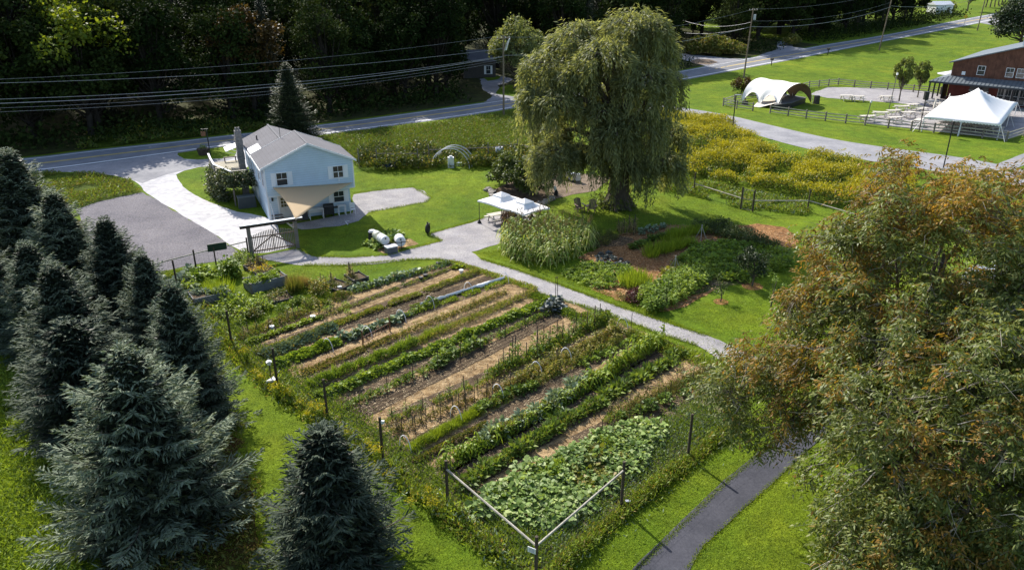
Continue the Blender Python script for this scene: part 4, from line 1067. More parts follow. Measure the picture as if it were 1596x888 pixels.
# ================================================================= CROPS
def P_leafy(name, seed, h, r, n, L, W, mat, shape=HEX, up=0.5, stem=True, dome=0.8, fl=None):
    rg = np.random.default_rng(seed); lb = LB(shape); q = rdir(n, -0.05, 1, rg); rad = rg.uniform(0.35, 1.0, n)
    C = q * rad[:, None] * np.array([r, r, h * dome]) * 0.85 + np.array([0, 0, h * 0.10])
    D = q * np.array([1, 1, 0.35]) + rg.normal(0, 0.3, (n, 3)) + np.array([0, 0, up])
    lb.add(C, D, q * np.array([0.5, 0.5, 1]) + rg.normal(0, 0.25, (n, 3)) + np.array([0, 0, 0.7]), L * rg.uniform(0.7, 1.3, n), W * rg.uniform(0.7, 1.2, n), 0, droop=0.25)
    mats = [mat, stem_m]
    if fl:
        k = fl[1]; lb.add(np.column_stack([rg.normal(0, r * 0.6, (k, 2)), h * rg.uniform(0.75, 1.05, k)]), rdir(k, 0, 1, rg), rdir(k, rng=rg), fl[2], fl[2], 2); mats.append(fl[0])
    ex = MB()
    for k in range(6):
        a = k * 1.05 + seed; ex.tube([(0, 0, 0), (math.cos(a) * r * 0.35, math.sin(a) * r * 0.35, h * 0.45), (math.cos(a) * r * 0.75, math.sin(a) * r * 0.75, h * 0.75)], [0.012, 0.01, 0.006], 3, mi=1, cap=False)
    return lb.mesh(name, mats, ex)
def P_blade(name, seed, h, r, n, W, mat, lean=0.35, extra=None):
    rg = np.random.default_rng(seed); lb = LB(); a = rg.uniform(0, 6.28, n); q = rg.uniform(0, r, n)
    C = np.column_stack([q * np.cos(a), q * np.sin(a), np.zeros(n)])
    D = np.column_stack([np.cos(a) * rg.uniform(0, lean, n), np.sin(a) * rg.uniform(0, lean, n), np.ones(n)])
    lb.add(C, D, rdir(n, rng=rg), h * rg.uniform(0.6, 1.1, n), W, 0)
    ex = MB(); ex.tube([(0, 0, 0), (0, 0, h * 0.3)], 0.02, 4, mi=1)
    return lb.mesh(name, [mat, stem_m], ex)
def P_stalk(name, seed, h, r, n, L, W, mat, stake=None, smat=None):
    rg = np.random.default_rng(seed); lb = LB(); z = rg.uniform(0.05, 1, n) * h
    a = rg.uniform(0, 6.28, n); q = r * rg.uniform(0.1, 1, n) * (1 - 0.4 * z / h)
    C = np.column_stack([q * np.cos(a), q * np.sin(a), z])
    D = np.column_stack([np.cos(a), np.sin(a), rg.uniform(-0.7, 0.5, n)])
    lb.add(C, D, rdir(n, 0.2, 1, rg), L * rg.uniform(0.6, 1.3, n), W, 0, droop=0.2)
    ex = MB()
    for k in range(4): ex.tube([(0, 0, 0), (rg.normal(0, r * .3), rg.normal(0, r * .3), h * 0.5), (rg.normal(0, r * .5), rg.normal(0, r * .5), h * 0.95)], [0.014, 0.01, 0.006], 3, mi=1, cap=False)
    if stake: ex.box((0.03, 0, stake / 2), (0.035, 0.035, stake), mi=2)
    return lb.mesh(name, [mat, smat or stem_m, wood_dark], ex)
def P_corn(name, seed, h, mat=None, tassel=True, n=13):
    rg = np.random.default_rng(seed); ex = MB(); lb = LB()
    ex.tube([(0, 0, 0), (0.02, 0, h * 0.5), (0.05, 0.02, h)], [0.022, 0.018, 0.008], 4, mi=1, cap=False)
    for k in range(n):
        z = h * (0.12 + 0.75 * k / n); a = k * 2.6 + rg.uniform(-.4, .4); L = rg.uniform(0.55, 0.85) * min(1, h / 1.5); w = 0.115
        up = rg.uniform(0.35, 0.6); ca, sa = math.cos(a), math.sin(a); pts = []
        for j in range(5):
            t = j / 4; x = L * t * 0.8; pts.append(Vector((ca * x, sa * x, z + L * (up * 2.2 * t - (1.5 + up) * t * t) * 0.8)))
        s = Vector((-sa, ca, 0))
        for j in range(4):
            w0 = w * (1 - (j / 4) ** 2 * 0.9) / 2; w1 = w * (1 - ((j + 1) / 4) ** 2 * 0.95) / 2
            ex.add([pts[j] - s * w0, pts[j] + s * w0, pts[j + 1] + s * w1, pts[j + 1] - s * w1], [(0, 1, 2, 3)], 0)
    if tassel:
        for k in range(7):
            a = k; ex.tube([(0.05, 0.02, h), (0.05 + math.cos(a) * 0.12, math.sin(a) * 0.12, h + 0.25)], [0.008, 0.004], 3, mi=2, cap=False)
    lb.add(np.zeros((1, 3)), (0, 0, 1), (1, 0, 0), 0.2, 0.03, 0)
    return lb.mesh(name, [mat or L_corn, stem_m, L_dry], ex)
def P3(f, *a, n=3, **k): return [f(a[0], s * 7 + 1, *a[1:], **k) for s in range(n)]
K_kale = P3(P_leafy, 'kale', 0.5, 0.36, 26, 0.26, 0.2, L_blue)
K_slate = P3(P_leafy, 'slate_kale', 0.6, 0.42, 40, 0.3, 0.24, L_slate)
K_bean = P3(P_leafy, 'bean', 0.48, 0.42, 90, 0.15, 0.12, L_crop)
K_beand = P3(P_leafy, 'dark_bush', 0.5, 0.42, 90, 0.16, 0.13, L_crop_d)
K_beet = P3(P_leafy, 'beet', 0.45, 0.36, 42, 0.28, 0.12, L_crop_d, RHO, 0.9)
K_broad = P3(P_leafy, 'broad', 0.62, 0.45, 48, 0.34, 0.17, L_blue, RHO, 0.7)
K_collard = P3(P_leafy, 'collard', 0.5, 0.42, 40, 0.26, 0.17, L_crop, RHO, 0.8)
K_lettuce = P3(P_leafy, 'lettuce', 0.25, 0.22, 40, 0.13, 0.11, L_lime)
K_leek = P3(P_blade, 'leek', 0.62, 0.2, 34, 0.045, L_crop)
K_fine = P3(P_blade, 'fine_leaf', 0.42, 0.3, 120, 0.02, L_lime, 0.6)
K_corn2 = P3(P_corn, 'young_corn', 0.95, L_lime, False, 9)
K_corn = P3(P_corn, 'corn', 1.9, n=14) 
K_tom = P3(P_stalk, 'tomato', 0.95, 0.33, 75, 0.14, 0.07, L_crop_d, stake=1.25)
K_thin = P3(P_stalk, 'thin_stalk', 0.8, 0.2, 22, 0.12, 0.05, L_olive, smat=dry_stem)
K_brown = P3(P_stalk, 'brown_stalk', 0.7, 0.26, 45, 0.12, 0.055, L_dry, stake=0.9, smat=dry_stem)
K_olive = P3(P_stalk, 'olive_stalk', 0.8, 0.36, 80, 0.14, 0.07, L_olive)
K_small = P3(P_leafy, 'seedling', 0.2, 0.18, 16, 0.12, 0.08, L_crop_d, RHO)
K_squash = [P_leafy('squash', s, 0.5, 0.68, 84, 0.20, 0.20, L_squash, up=0.1, dome=0.95) for s in (3, 8, 13)]
K_yel = P3(P_leafy, 'yellowing_vine', 0.4, 0.6, 34, 0.3, 0.2, L_olive)
K_dahlia = P3(P_leafy, 'dahlia', 1.0, 0.6, 190, 0.18, 0.1, L_shrub, RHO, 0.5)
K_pole = P3(P_leafy, 'pole_bean', 1.3, 0.62, 220, 0.17, 0.13, L_crop, up=0.2)
K_pot = P3(P_leafy, 'potato', 0.5, 0.5, 80, 0.19, 0.14, L_crop, up=0.3)
K_veg = P3(P_leafy, 'bed_bush', 0.7, 0.5, 130, 0.16, 0.09, L_crop, RHO, 0.5)
K_aster = P3(P_leafy, 'aster', 0.7, 0.5, 130, 0.13, 0.07, L_weed_d, RHO, 0.5)

rk = random.Random(21)
def row(a, b, protos, spacing, name, label, group, s=1.0, jit=0.1, t0=0.0, t1=1.0, cat='plant', skip=0.0, z=0.03, taper=None):
    A_ = P(*a); B_ = P(*b); L = (B_ - A_).length; n = max(1, int(L * (t1 - t0) / spacing)); d = (B_ - A_).normalized(); nr = Vector((-d.y, d.x, 0))
    for k in range(n):
        if rk.random() < skip: continue
        t = t0 + (t1 - t0) * (k + 0.5) / n
        q = A_.lerp(B_, t) + nr * rk.gauss(0, jit) + d * rk.gauss(0, jit * 0.5)
        ss = s * rk.uniform(0.72, 1.2)
        o = link(name, protos[rk.randrange(len(protos))], None, (q.x, q.y, z), rk.uniform(0, 6.28), (ss, ss, ss * rk.uniform(0.8, 1.15)))
        tag(o, label, cat, group)
def mass(name, a, b, w, h, n, mats, label, leaf=(0.12, 0.06), mixw=None, up=0.6, t0=0.0, t1=1.0, shape=RHO, base=0.03, hump=True):
    A_ = P(*a); B_ = P(*b); d = (B_ - A_); nr = Vector((-d.y, d.x, 0)).normalized()
    t = RNG.uniform(t0, t1, n); o = np.clip(RNG.normal(0, 0.42, n), -1, 1) * w / 2
    C = np.array(A_)[None] + t[:, None] * np.array(d)[None] + o[:, None] * np.array(nr)[None]
    wob = np.array([noise.noise(Vector((c[0] * 1.3, c[1] * 1.3, 5.1))) for c in C])
    C[:, 2] = base + h * (0.55 + 0.9 * wob).clip(0.12, 1.4) * RNG.uniform(0.1, 1, n) ** 0.6 * (1 - 0.6 * (2 * o / w) ** 2)
    keep = wob > -0.42; C = C[keep]; m = len(C)
    D = np.column_stack([RNG.normal(0, 0.6, (m, 2)), RNG.normal(up, 0.3, m)])
    lb = LB(shape); mi = RNG.choice(len(mats), m, p=mixw) if mixw else np.zeros(m, int)
    for q in range(len(mats)):
        s = mi == q
        if s.any(): lb.add(C[s], D[s], rdir(s.sum(), 0, 1), leaf[0] * RNG.uniform(0.6, 1.3, s.sum()), leaf[1], q)
    return tag(lb.build(name, mats), label, None, None, 'stuff')
# --- main garden, row by row from the far side
row((545, 455), (655, 424), K_kale, 0.55, 'kale_plant', 'grey-green kale in the farthest row of the big garden, along the lawn', 'kale plants of the farthest row', 0.9)
row((372, 527), (470, 492), K_brown, 0.45, 'flower_plant', 'brown seeded flower stalks at the left end of the farthest row', 'brown stalks at the left end of the farthest row', 0.9, 0.15)
row((430, 500), (545, 462), K_aster, 0.6, 'flower_plant', 'bushy green flower plant at the left of the farthest row', 'bushy flower plants of the farthest row', 0.75, 0.15)
row((655, 424), (702, 410), K_small, 0.5, 'seedling', 'small dark seedling at the far right end of the farthest row', 'seedlings at the far right end of the farthest row', 1.6, 0.1)
row((385, 537), (500, 495), K_lettuce, 0.24, 'lettuce', 'bright yellow-green lettuce in the second row', 'lettuces of the second row', 1.1, 0.05)
row((500, 496), (560, 474), K_thin, 0.4, 'pepper_plant', 'olive pepper plant after the lettuces in the second row', 'pepper plants of the second row', 0.9)
row((565, 470), (712, 416), K_small, 0.7, 'seedling', 'tiny dark seedling in the thin part of the second row', 'seedlings of the second row', 1.0, 0.05, skip=0.2)
row((706, 420), (724, 415), K_lettuce, 0.3, 'lettuce', 'lime lettuce at the path end of the second row', 'lettuces at the path end of the second row', 1.3)
mass('weed_row', (400, 553), (748, 424), 0.75, 0.32, 7500, [L_olive, L_weed], 'continuous row of yellowish low weeds and herbs, third from the lawn', (0.13, 0.05), (0.6, 0.4))
mass('leaf_row', (410, 557), (520, 512), 1.1, 0.34, 4500, [L_blue, L_weed_d], 'dense grey-green leafy row at the left, next to the bare bed', (0.17, 0.09), (0.8, 0.2), shape=HEX)
mass('leaf_row', (428, 572), (530, 533), 1.0, 0.42, 4500, [L_crop], 'dense mid green leafy row at the left fence, below the grey-green one', (0.15, 0.1), shape=HEX)
row((530, 532), (632, 494), K_kale, 0.42, 'kale_plant', 'kale plant under the white hoops', 'kale plants under the white hoops', 1.0)
row((640, 489), (680, 474), K_beand, 0.5, 'bush_plant', 'dark bush where the white row cover starts', 'dark bushes where the row cover starts', 1.0)
mass('herb_row', (640, 480), (765, 445), 0.5, 0.14, 900, [L_weed], 'sparse low seedlings beside the white row cover')
mass('herb_row', (470, 582), (610, 528), 0.5, 0.25, 1500, [L_weed_d, L_dry], 'sparse low weeds in the row with the little trellis', mixw=(0.7, 0.3))
row((610, 528), (790, 456), K_olive, 0.5, 'pepper_plant', 'olive and brown pepper plant beyond the little trellis', 'pepper plants beyond the trellis', 0.6, 0.1, skip=0.1)
row((482, 602), (650, 534), K_leek, 0.3, 'leek', 'upright leek with blue-green blades in the spiky row', 'leeks of the spiky row', 0.85, 0.09)
row((652, 532), (692, 514), K_fine, 0.28, 'dill_plant', 'fine leaved vivid green herb in the short bright patch', 'vivid herbs of the short bright patch', 1.0, 0.1)
row((692, 514), (835, 455), K_thin, 0.32, 'onion_plant', 'thin browning onion stalk in the right half of the spiky row', 'browning stalks of the spiky row', 0.75, 0.08)
row((494, 622), (640, 562), K_bean, 0.42, 'bean_plant', 'bush bean with bright leaves in the left half of the bean row', 'bush beans in the left half of the row', 1.0, 0.08)
row((640, 562), (866, 467), K_bean, 0.45, 'bean_plant', 'bush bean in the right half of the bean row', 'bush beans in the right half of the row', 0.9, 0.1)
row((535, 636), (665, 582), K_small, 0.45, 'seedling', 'small dark leafed seedling in the row below the beans', 'seedlings in the row below the beans', 1.7, 0.12)
row((672, 574), (742, 538), K_beand, 0.4, 'chard_plant', 'dark bushy chard in the clump below the beans', 'dark chard plants of the clump below the beans', 1.2, 0.14)
row((742, 538), (850, 490), K_small, 0.5, 'seedling', 'small leafy plant right of the dark chard clump', 'small plants right of the dark chard clump', 1.5, 0.12)
row((846, 488), (874, 470), K_slate, 0.4, 'slate_kale_plant', 'slate blue kale in the clump at the end of the row by the path', 'slate blue kale plants by the path', 1.1, 0.14)
row((600, 662), (770, 592), K_tom, 0.75, 'tomato_plant', 'small staked tomato plant in the sparse lower half of its row', 'staked tomatoes of the sparse lower half', 0.75, 0.12)
row((770, 585), (948, 500), K_tom, 0.42, 'tomato_plant', 'lush staked tomato plant in the upper half of its row', 'lush staked tomatoes of the upper half', 1.1, 0.15)
row((612, 676), (800, 598), K_brown, 0.65, 'dry_plant', 'dry brown staked plant in the mulch below the tomatoes', 'dry staked plants below the tomatoes', 0.8, 0.15)
row((790, 606), (972, 512), K_olive, 0.42, 'pepper_plant', 'bushy olive plant with brown stems below the lush tomatoes', 'olive bushes below the lush tomatoes', 1.0, 0.15)
row((642, 702), (742, 645), K_fine, 0.22, 'carrot_plant', 'carrot with feathery bright tops in the row with the white hoops', 'carrots of the feathery bright row', 0.85, 0.06)
row((742, 645), (835, 600), K_beand, 0.42, 'bush_plant', 'dark leafy bush after the carrots in the same row', 'dark bushes after the carrots', 0.95, 0.1)
row((835, 600), (985, 522), K_olive, 0.42, 'bush_plant', 'yellow-green bush at the upper end of the carrot row', 'yellow-green bushes at the upper end of the carrot row', 0.75, 0.12)
mass('herb_row', (645, 722), (760, 662), 0.45, 0.26, 1800, [L_weed_d, L_olive], 'low ragged herb row between the carrots and the corn', mixw=(0.6, 0.4))
row((905, 572), (1002, 525), K_bean, 0.42, 'bean_plant', 'low bean plant in the upper end of the ragged herb row', 'beans at the upper end of the ragged herb row', 0.7, 0.12)
row((690, 730), (750, 694), K_corn2, 0.32, 'corn_plant', 'young corn plant at the lower end of the corn row', 'young corn at the lower end of the row', 1.0, 0.15)
row((750, 694), (930, 592), K_broad, 0.32, 'chard_plant', 'tall broad leafed plant with pale shining leaves, middle of the corn row', 'broad leafed plants in the corn row', 1.0, 0.2)
row((770, 692), (935, 598), K_corn2, 0.42, 'corn_plant', 'slim young corn plant along the edge of the broad leafed plants', 'slim corn along the broad leafed plants', 0.9, 0.1)
row((925, 600), (1030, 532), K_corn2, 0.22, 'corn_plant', 'lime green young corn at the upper end of the corn row', 'lime corn at the upper end of the row', 1.1, 0.2)
row((720, 758), (1062, 552), K_beet, 0.42, 'beet_plant', 'dark green beet with long leaves in the long dark row', 'beets of the long dark row', 1.25, 0.13)
row((950, 650), (1090, 578), K_thin, 0.6, 'grass_plant', 'tuft of pale grassy stalks on the mulch near the squash', 'grassy stalks near the squash', 1.0, 0.2)
mass('weed_row', (980, 640), (1105, 580), 0.9, 0.35, 2500, [L_weed_d, L_dry], 'tan grassy weeds on the mulch behind the squash', (0.16, 0.03), (0.5, 0.5))
row((968, 655), (1098, 588), K_beand, 0.75, 'melon_plant', 'dark melon plant in the sprawling line behind the squash', 'melon plants behind the squash', 1.0, 0.25, skip=0.2)
# squash patch
sq = pixpoly([(742, 795), (800, 745), (880, 705), (960, 668), (1020, 662), (1040, 680), (1010, 712), (965, 745), (920, 785), (860, 822), (800, 815)])
got = []; tries = 0
while tries < 2500 and len(got) < 125:
    tries += 1; p = scatter(sq, 1)[0]
    if all((p[0] - g[0]) ** 2 + (p[1] - g[1]) ** 2 > 0.42 ** 2 for g in got): got.append(p)
for i, p in enumerate(got):
    c = P(935, 735); yel = (p[0] - c.x) ** 2 + (p[1] - c.y) ** 2 < 2.2 and i % 3
    o = link('squash_plant', (K_yel if yel else K_squash)[i % 3], None, (p[0], p[1], 0.02), rk.uniform(0, 6.28), rk.uniform(0.5, 1.12))
    tag(o, 'yellowing squash plant in the middle of the squash patch' if yel else 'squash plant with big pale green leaves in the patch at the fence corner', 'squash plant', 'yellowing squash plants' if yel else 'squash plants of the corner patch')
mass('squash_edge_weeds', (742, 800), (960, 690), 1.6, 0.3, 5000, [L_crop, L_weed], 'small leafed green groundcover along the upper edge of the squash patch', (0.12, 0.08), (0.6, 0.4), shape=HEX)

# low growth and weeds filling each bed between and under the plants
def fill(a, b, w, h, n, mats, label, mixw=None, leaf=(0.13, 0.06), shape=RHO): mass('bed_growth', a, b, w, h, n, mats, label, leaf, mixw, shape=shape)
fill((480, 604), (650, 536), 0.8, 0.42, 5200, [L_crop, L_weed], 'dense spiky green blades of the leek row', (0.6, 0.4), (0.24, 0.04))
fill((650, 536), (835, 455), 0.8, 0.30, 3600, [L_olive, L_weed], 'thin olive growth in the right half of the leek row', (0.6, 0.4), (0.2, 0.03))
fill((494, 622), (866, 467), 0.95, 0.34, 9000, [L_crop, L_crop_d], 'leafy growth between the bush beans', (0.6, 0.4), (0.13, 0.1), HEX)
fill((535, 637), (860, 486), 0.7, 0.18, 2600, [L_crop_d, L_weed], 'low growth in the row below the beans', (0.6, 0.4), (0.12, 0.07))
fill((600, 662), (770, 590), 0.6, 0.3, 1500, [L_crop_d, L_olive], 'sparse low growth along the lower tomatoes', (0.6, 0.4))
fill((765, 588), (950, 498), 1.0, 0.6, 7500, [L_crop, L_crop_d, L_olive], 'lush growth between the upper tomatoes', (0.5, 0.3, 0.2), (0.13, 0.07))
fill((612, 677), (800, 599), 0.7, 0.25, 1300, [L_dry, L_olive], 'dry low growth under the staked brown plants', (0.5, 0.5))
fill((790, 607), (972, 513), 0.9, 0.5, 5500, [L_olive, L_weed_d, L_dry], 'olive and brown growth below the upper tomatoes', (0.5, 0.3, 0.2))
fill((640, 704), (742, 646), 0.7, 0.36, 5500, [L_lime], 'feathery bright carrot tops', None, (0.16, 0.02))
fill((742, 646), (985, 522), 0.8, 0.34, 5200, [L_crop_d, L_olive], 'low growth in the upper part of the carrot row', (0.5, 0.5))
fill((690, 730), (930, 594), 1.1, 0.4, 6500, [L_crop, L_weed], 'green growth under the broad leafed plants', (0.6, 0.4), (0.2, 0.07))
fill((925, 600), (1030, 532), 0.9, 0.6, 4200, [L_lime], 'lime grassy blades under the upper young corn', None, (0.3, 0.035))
fill((760, 692), (1000, 555), 0.5, 0.5, 2600, [L_dry, L_lime], 'pale grassy stalks along the corn row edge', (0.5, 0.5), (0.3, 0.02))
fill((718, 760), (1062, 552), 0.85, 0.3, 6000, [L_crop_d, L_olive], 'dark low leaves between the beets', (0.8, 0.2), (0.16, 0.08))
fill((500, 497), (712, 416), 0.5, 0.12, 1300, [L_olive, L_crop_d], 'scattered low growth along the second row', (0.5, 0.5))
fill((372, 530), (545, 458), 1.3, 0.35, 5200, [L_weed_d, L_weed, L_dry], 'mixed weeds and herbs at the left of the farthest row', (0.4, 0.4, 0.2))
fill((470, 586), (790, 456), 0.7, 0.2, 3200, [L_weed_d, L_olive, L_dry], 'low mixed growth along the trellis row', (0.4, 0.4, 0.2))
fill((530, 533), (640, 490), 0.7, 0.25, 2200, [L_blue, L_crop_d], 'low leaves under the hooped kale', (0.5, 0.5), (0.14, 0.09), HEX)
fill((640, 490), (790, 440), 0.7, 0.2, 1800, [L_weed, L_lime], 'low bright seedlings beside the row cover', (0.6, 0.4))
fill((548, 456), (700, 411), 0.8, 0.2, 2600, [L_crop_d, L_blue], 'low leaves between the farthest kales', (0.6, 0.4), (0.15, 0.1), HEX)
fill((940, 660), (1110, 580), 1.4, 0.22, 3200, [L_weed, L_dry, L_crop_d], 'ragged weeds on the mulch behind the squash', (0.4, 0.3, 0.3))
fill((830, 460), (905, 500), 1.2, 0.22, 3600, [L_weed, L_lime], 'grass and weeds at the path end of the rows, upper part', (0.8, 0.2), (0.14, 0.05))
fill((905, 492), (1110, 570), 1.6, 0.25, 7000, [L_weed, L_weed_d], 'grass and weeds at the path end of the rows, lower part', (0.7, 0.3), (0.14, 0.05))
fill((700, 408), (835, 452), 0.9, 0.16, 3500, [L_weed, L_dry], 'short weeds between the garden rows and the path', (0.75, 0.25), (0.12, 0.05))
# loose straw and clods strewn over the mulch
sp = scatter(pixpoly([(365, 532), (470, 488), (540, 456), (620, 428), (690, 409), (738, 415), (800, 441), (880, 468), (950, 500), (1060, 540), (1105, 572), (1105, 600), (1060, 632), (1000, 645), (900, 690), (760, 775), (700, 742), (640, 697), (560, 650), (470, 600), (440, 572), (410, 556)]), 26000)
lbs = LB(); nz = np.array([noise.noise(Vector((x * 1.2, y * 1.2, 2))) for x, y in sp]); sp = sp[nz > -0.25]; n = len(sp)
lbs.add(np.column_stack([sp, RNG.uniform(0.02, 0.06, n)]), np.column_stack([RNG.normal(0, 1, (n, 2)), RNG.normal(0, 0.15, n)]), (0, 0, 1), RNG.uniform(0.06, 0.2, n), RNG.uniform(0.008, 0.025, n), 0)
tag(lbs.build('loose_straw', mat_leaf('straw_bits', (0.40, 0.29, 0.16), (0.66, 0.52, 0.33), (0.20, 0.14, 0.09), trans=0.0, objvar=0)), 'loose straw strewn between the vegetable rows', None, None, 'stuff')
sp = scatter(pixpoly([(900, 402), (930, 388), (962, 366), (1035, 350), (1100, 352), (1240, 365), (1238, 388), (1195, 428), (1140, 436), (1066, 480), (1030, 486), (960, 468), (925, 452)]), 9000); n = len(sp); lbs = LB()
lbs.add(np.column_stack([sp, RNG.uniform(0.02, 0.06, n)]), np.column_stack([RNG.normal(0, 1, (n, 2)), RNG.normal(0, 0.15, n)]), (0, 0, 1), RNG.uniform(0.08, 0.25, n), RNG.uniform(0.03, 0.07, n), 0)
tag(lbs.build('loose_bark', mat_leaf('bark_bits', (0.30, 0.17, 0.08), (0.55, 0.35, 0.19), trans=0.0, objvar=0)), 'loose bark chips on the right garden', None, None, 'stuff')

# --- right-hand garden
cp = pixpoly([(778, 372), (812, 366), (850, 362), (905, 366), (926, 384), (900, 402), (860, 418), (815, 414), (782, 398)])
pts = scatter(cp, 230)
for i, p in enumerate(pts):
    o = link('corn_plant', K_corn[i % 3], None, (p[0], p[1], 0), rk.uniform(0, 6.28), rk.uniform(0.9, 1.2))
    tag(o, 'tall tasselled corn plant in the dense corn patch beside the canopies', 'corn', 'corn plants of the tall patch')
def patch(pix, protos, n, name, label, group, s=1.0, mind=0.3):
    poly = pixpoly(pix); got = []; t = 0
    while t < n * 12 and len(got) < n:
        t += 1; p = scatter(poly, 1)[0]
        if all((p[0] - g[0]) ** 2 + (p[1] - g[1]) ** 2 > mind * mind for g in got): got.append(p)
    for i, p in enumerate(got):
        tag(link(name, protos[i % len(protos)], None, (p[0], p[1], 0.02), rk.uniform(0, 6.28), s * rk.uniform(0.75, 1.2)), label, 'plant', group)
patch([(885, 420), (930, 412), (985, 418), (1000, 430), (975, 447), (935, 450), (880, 434)], K_pot, 60, 'sweet_potato_plant', 'low light green leafy plant in the patch between corn and path', 'low light green plants between corn and path', 0.75, 0.45)
patch([(925, 400), (950, 396), (978, 408), (975, 418), (935, 414)], K_slate, 16, 'kale_plant', 'small grey kale between the corn and the low green patch', 'small grey kales beside the corn', 0.5, 0.4)
patch([(1082, 352), (1120, 352), (1150, 362), (1208, 386), (1206, 394), (1150, 378), (1085, 362)], K_dahlia, 40, 'dahlia_plant', 'dark green tall bush in the hedge-like row at the back of the right garden', 'dark tall bushes at the back of the right garden', 0.95, 0.55)
patch([(1060, 408), (1085, 385), (1130, 380), (1195, 388), (1212, 402), (1205, 420), (1160, 440), (1110, 436), (1075, 428)], K_pot, 150, 'potato_plant', 'leafy plant in the broad green patch in front of the dark hedge row', 'leafy plants of the broad green patch', 1.1, 0.42)
patch([(998, 470), (1010, 458), (1060, 432), (1092, 428), (1100, 440), (1070, 462), (1030, 484), (1005, 484)], K_pole, 40, 'pole_bean_plant', 'tall leafy bean plant in the big bushy clump beside the lawn', 'tall bean plants beside the lawn', 0.95, 0.45)
patch([(1030, 430), (1060, 412), (1095, 425), (1060, 436)], K_yel, 14, 'yellowing_plant', 'yellowing low plant behind the tall beans', 'yellowing plants behind the tall beans', 1.0, 0.4)
row((984, 388), (1052, 363), K_beand, 0.42, 'basil_plant', 'dark clipped herb in the left of the short rows of the right garden', 'dark herbs of the left short row', 1.1, 0.1)
row((1008, 402), (1074, 381), K_fine, 0.3, 'asparagus_plant', 'feathery green herb in the front short row of the right garden', 'feathery herbs of the front short row', 1.9, 0.15)
row((1036, 376), (1090, 362), K_fine, 0.32, 'asparagus_plant', 'feathery green herb in the rear short row of the right garden', 'feathery herbs of the rear short row', 1.9, 0.15)
patch([(978, 438), (1000, 438), (1004, 450), (985, 454)], K_fine, 7, 'fennel_plant', 'tall airy lime green fennel by the bark path', 'tall airy fennels', 2.3, 0.3)
K_redp = P3(P_leafy, 'amaranth', 0.9, 0.4, 110, 0.18, 0.09, L_red, RHO)
patch([(978, 462), (996, 460), (1000, 472), (984, 474)], K_redp, 8, 'amaranth_plant', 'dark maroon leafed plant at the front corner of the right garden', 'maroon plants at the front corner', 0.9, 0.35)
patch([(962, 460), (978, 458), (980, 470), (968, 468)], K_aster, 5, 'flower_plant', 'small grey-green plant beside the maroon ones', 'small plants beside the maroon ones', 0.7, 0.35)
patch([(900, 372), (950, 364), (962, 372), (945, 384), (915, 386)], K_aster, 26, 'herb_plant', 'dull green feathery herb between the corn and the bark path', 'dull herbs between corn and bark path', 0.9, 0.5)
patch([(962, 360), (990, 354), (992, 366), (968, 370)], K_brown, 18, 'seed_plant', 'brown seeded stalks at the back left of the right garden', 'brown seeded stalks at the back', 1.2, 0.4)
patch([(990, 360), (1035, 352), (1040, 358), (1000, 368)], K_kale, 18, 'kale_plant', 'pale kale at the back of the right garden', 'pale kales at the back of the right garden', 0.8, 0.5)
patch([(1200, 400), (1222, 396), (1226, 420), (1208, 424)], K_veg, 8, 'bush_plant', 'tall bush at the right end of the broad green patch', 'tall bushes at the right end of the broad patch', 1.5, 0.5)
plant_tree('small_tree', broad_meshes('small_tree', 2.4, 0.95, 91, 1800, (0.13, 0.09), mats=[mat_leaf('small_tree_leaves', (0.02, 0.035, 0.012), (0.045, 0.065, 0.02), trans=0.15)], lobes=20, trunk_h=0.3, low=0.35), (P(1172, 446).x, P(1172, 446).y), 0, 1.1, 'small dark round tree in a ring of bark mulch beside the garden', 'tree')
plant_tree('sapling', broad_meshes('sapling', 1.8, 0.5, 92, 260, (0.13, 0.06), mats=[L_shrub], lobes=8, trunk_h=0.3, low=0.35), (P(1123, 470).x, P(1123, 470).y), 0, 1.0, 'thin sapling in a small mulch ring on the lawn', 'sapling')
plant_tree('sapling', broad_meshes('sapling', 1.8, 0.5, 93, 260, (0.13, 0.06), mats=[L_crop], lobes=8, trunk_h=0.2, low=0.2), (P(1195, 470).x, P(1195, 478).y), 0, 1.3, 'thin pale sapling between the mulch ring tree and the rusty near tree', 'sapling')

# --- raised beds area on the left
def bush(px, py, protos, s, name, label, n=1, sp=0.3):
    n = n + 2 if n > 1 else n
    q = P(px, py)
    for k in range(n):
        o = link(name, protos[k % len(protos)], None, (q.x + (rk.gauss(0, sp) if n > 1 else 0), q.y + (rk.gauss(0, sp) if n > 1 else 0), 0.0), rk.uniform(0, 6.28), s * 1.02 * rk.uniform(0.75, 1.15))
        tag(o, label, 'plant', label.split(',')[0] + ' group' if n > 1 else None)
bush(357, 432, K_pole, 1.35, 'vine_tower', 'tall leafy vine column behind the left raised bed', 3, 0.25)
bush(335, 500, K_veg, 1.2, 'flower_bush', 'rounded bush below the left raised bed by the fence post', 4, 0.6)
bush(375, 478, K_veg, 1.35, 'flower_bush', 'bright green bush between the two raised beds', 4, 0.55)
bush(408, 478, K_veg, 1.25, 'flower_bush', 'green bush in front of the larger raised bed', 4, 0.5)
bush(392, 492, K_aster, 1.1, 'flower_bush', 'dark flowering bush in front of the larger raised bed', 3, 0.4)
bush(432, 466, K_aster, 1.15, 'flower_bush', 'grey-green bush in the low square bed before the raised bed', 4, 0.35)
bush(290, 446, K_kale, 1.6, 'kale_plant', 'broad leafed plant between spruces and left raised bed', 8, 0.9)
bush(312, 440, K_pot, 1.5, 'squash_vine', 'sprawling vine behind the left raised bed', 9, 0.9)
bush(345, 462, K_fine, 2.3, 'feathery_plant', 'feathery bright herb at the end of the left raised bed', 3, 0.25)
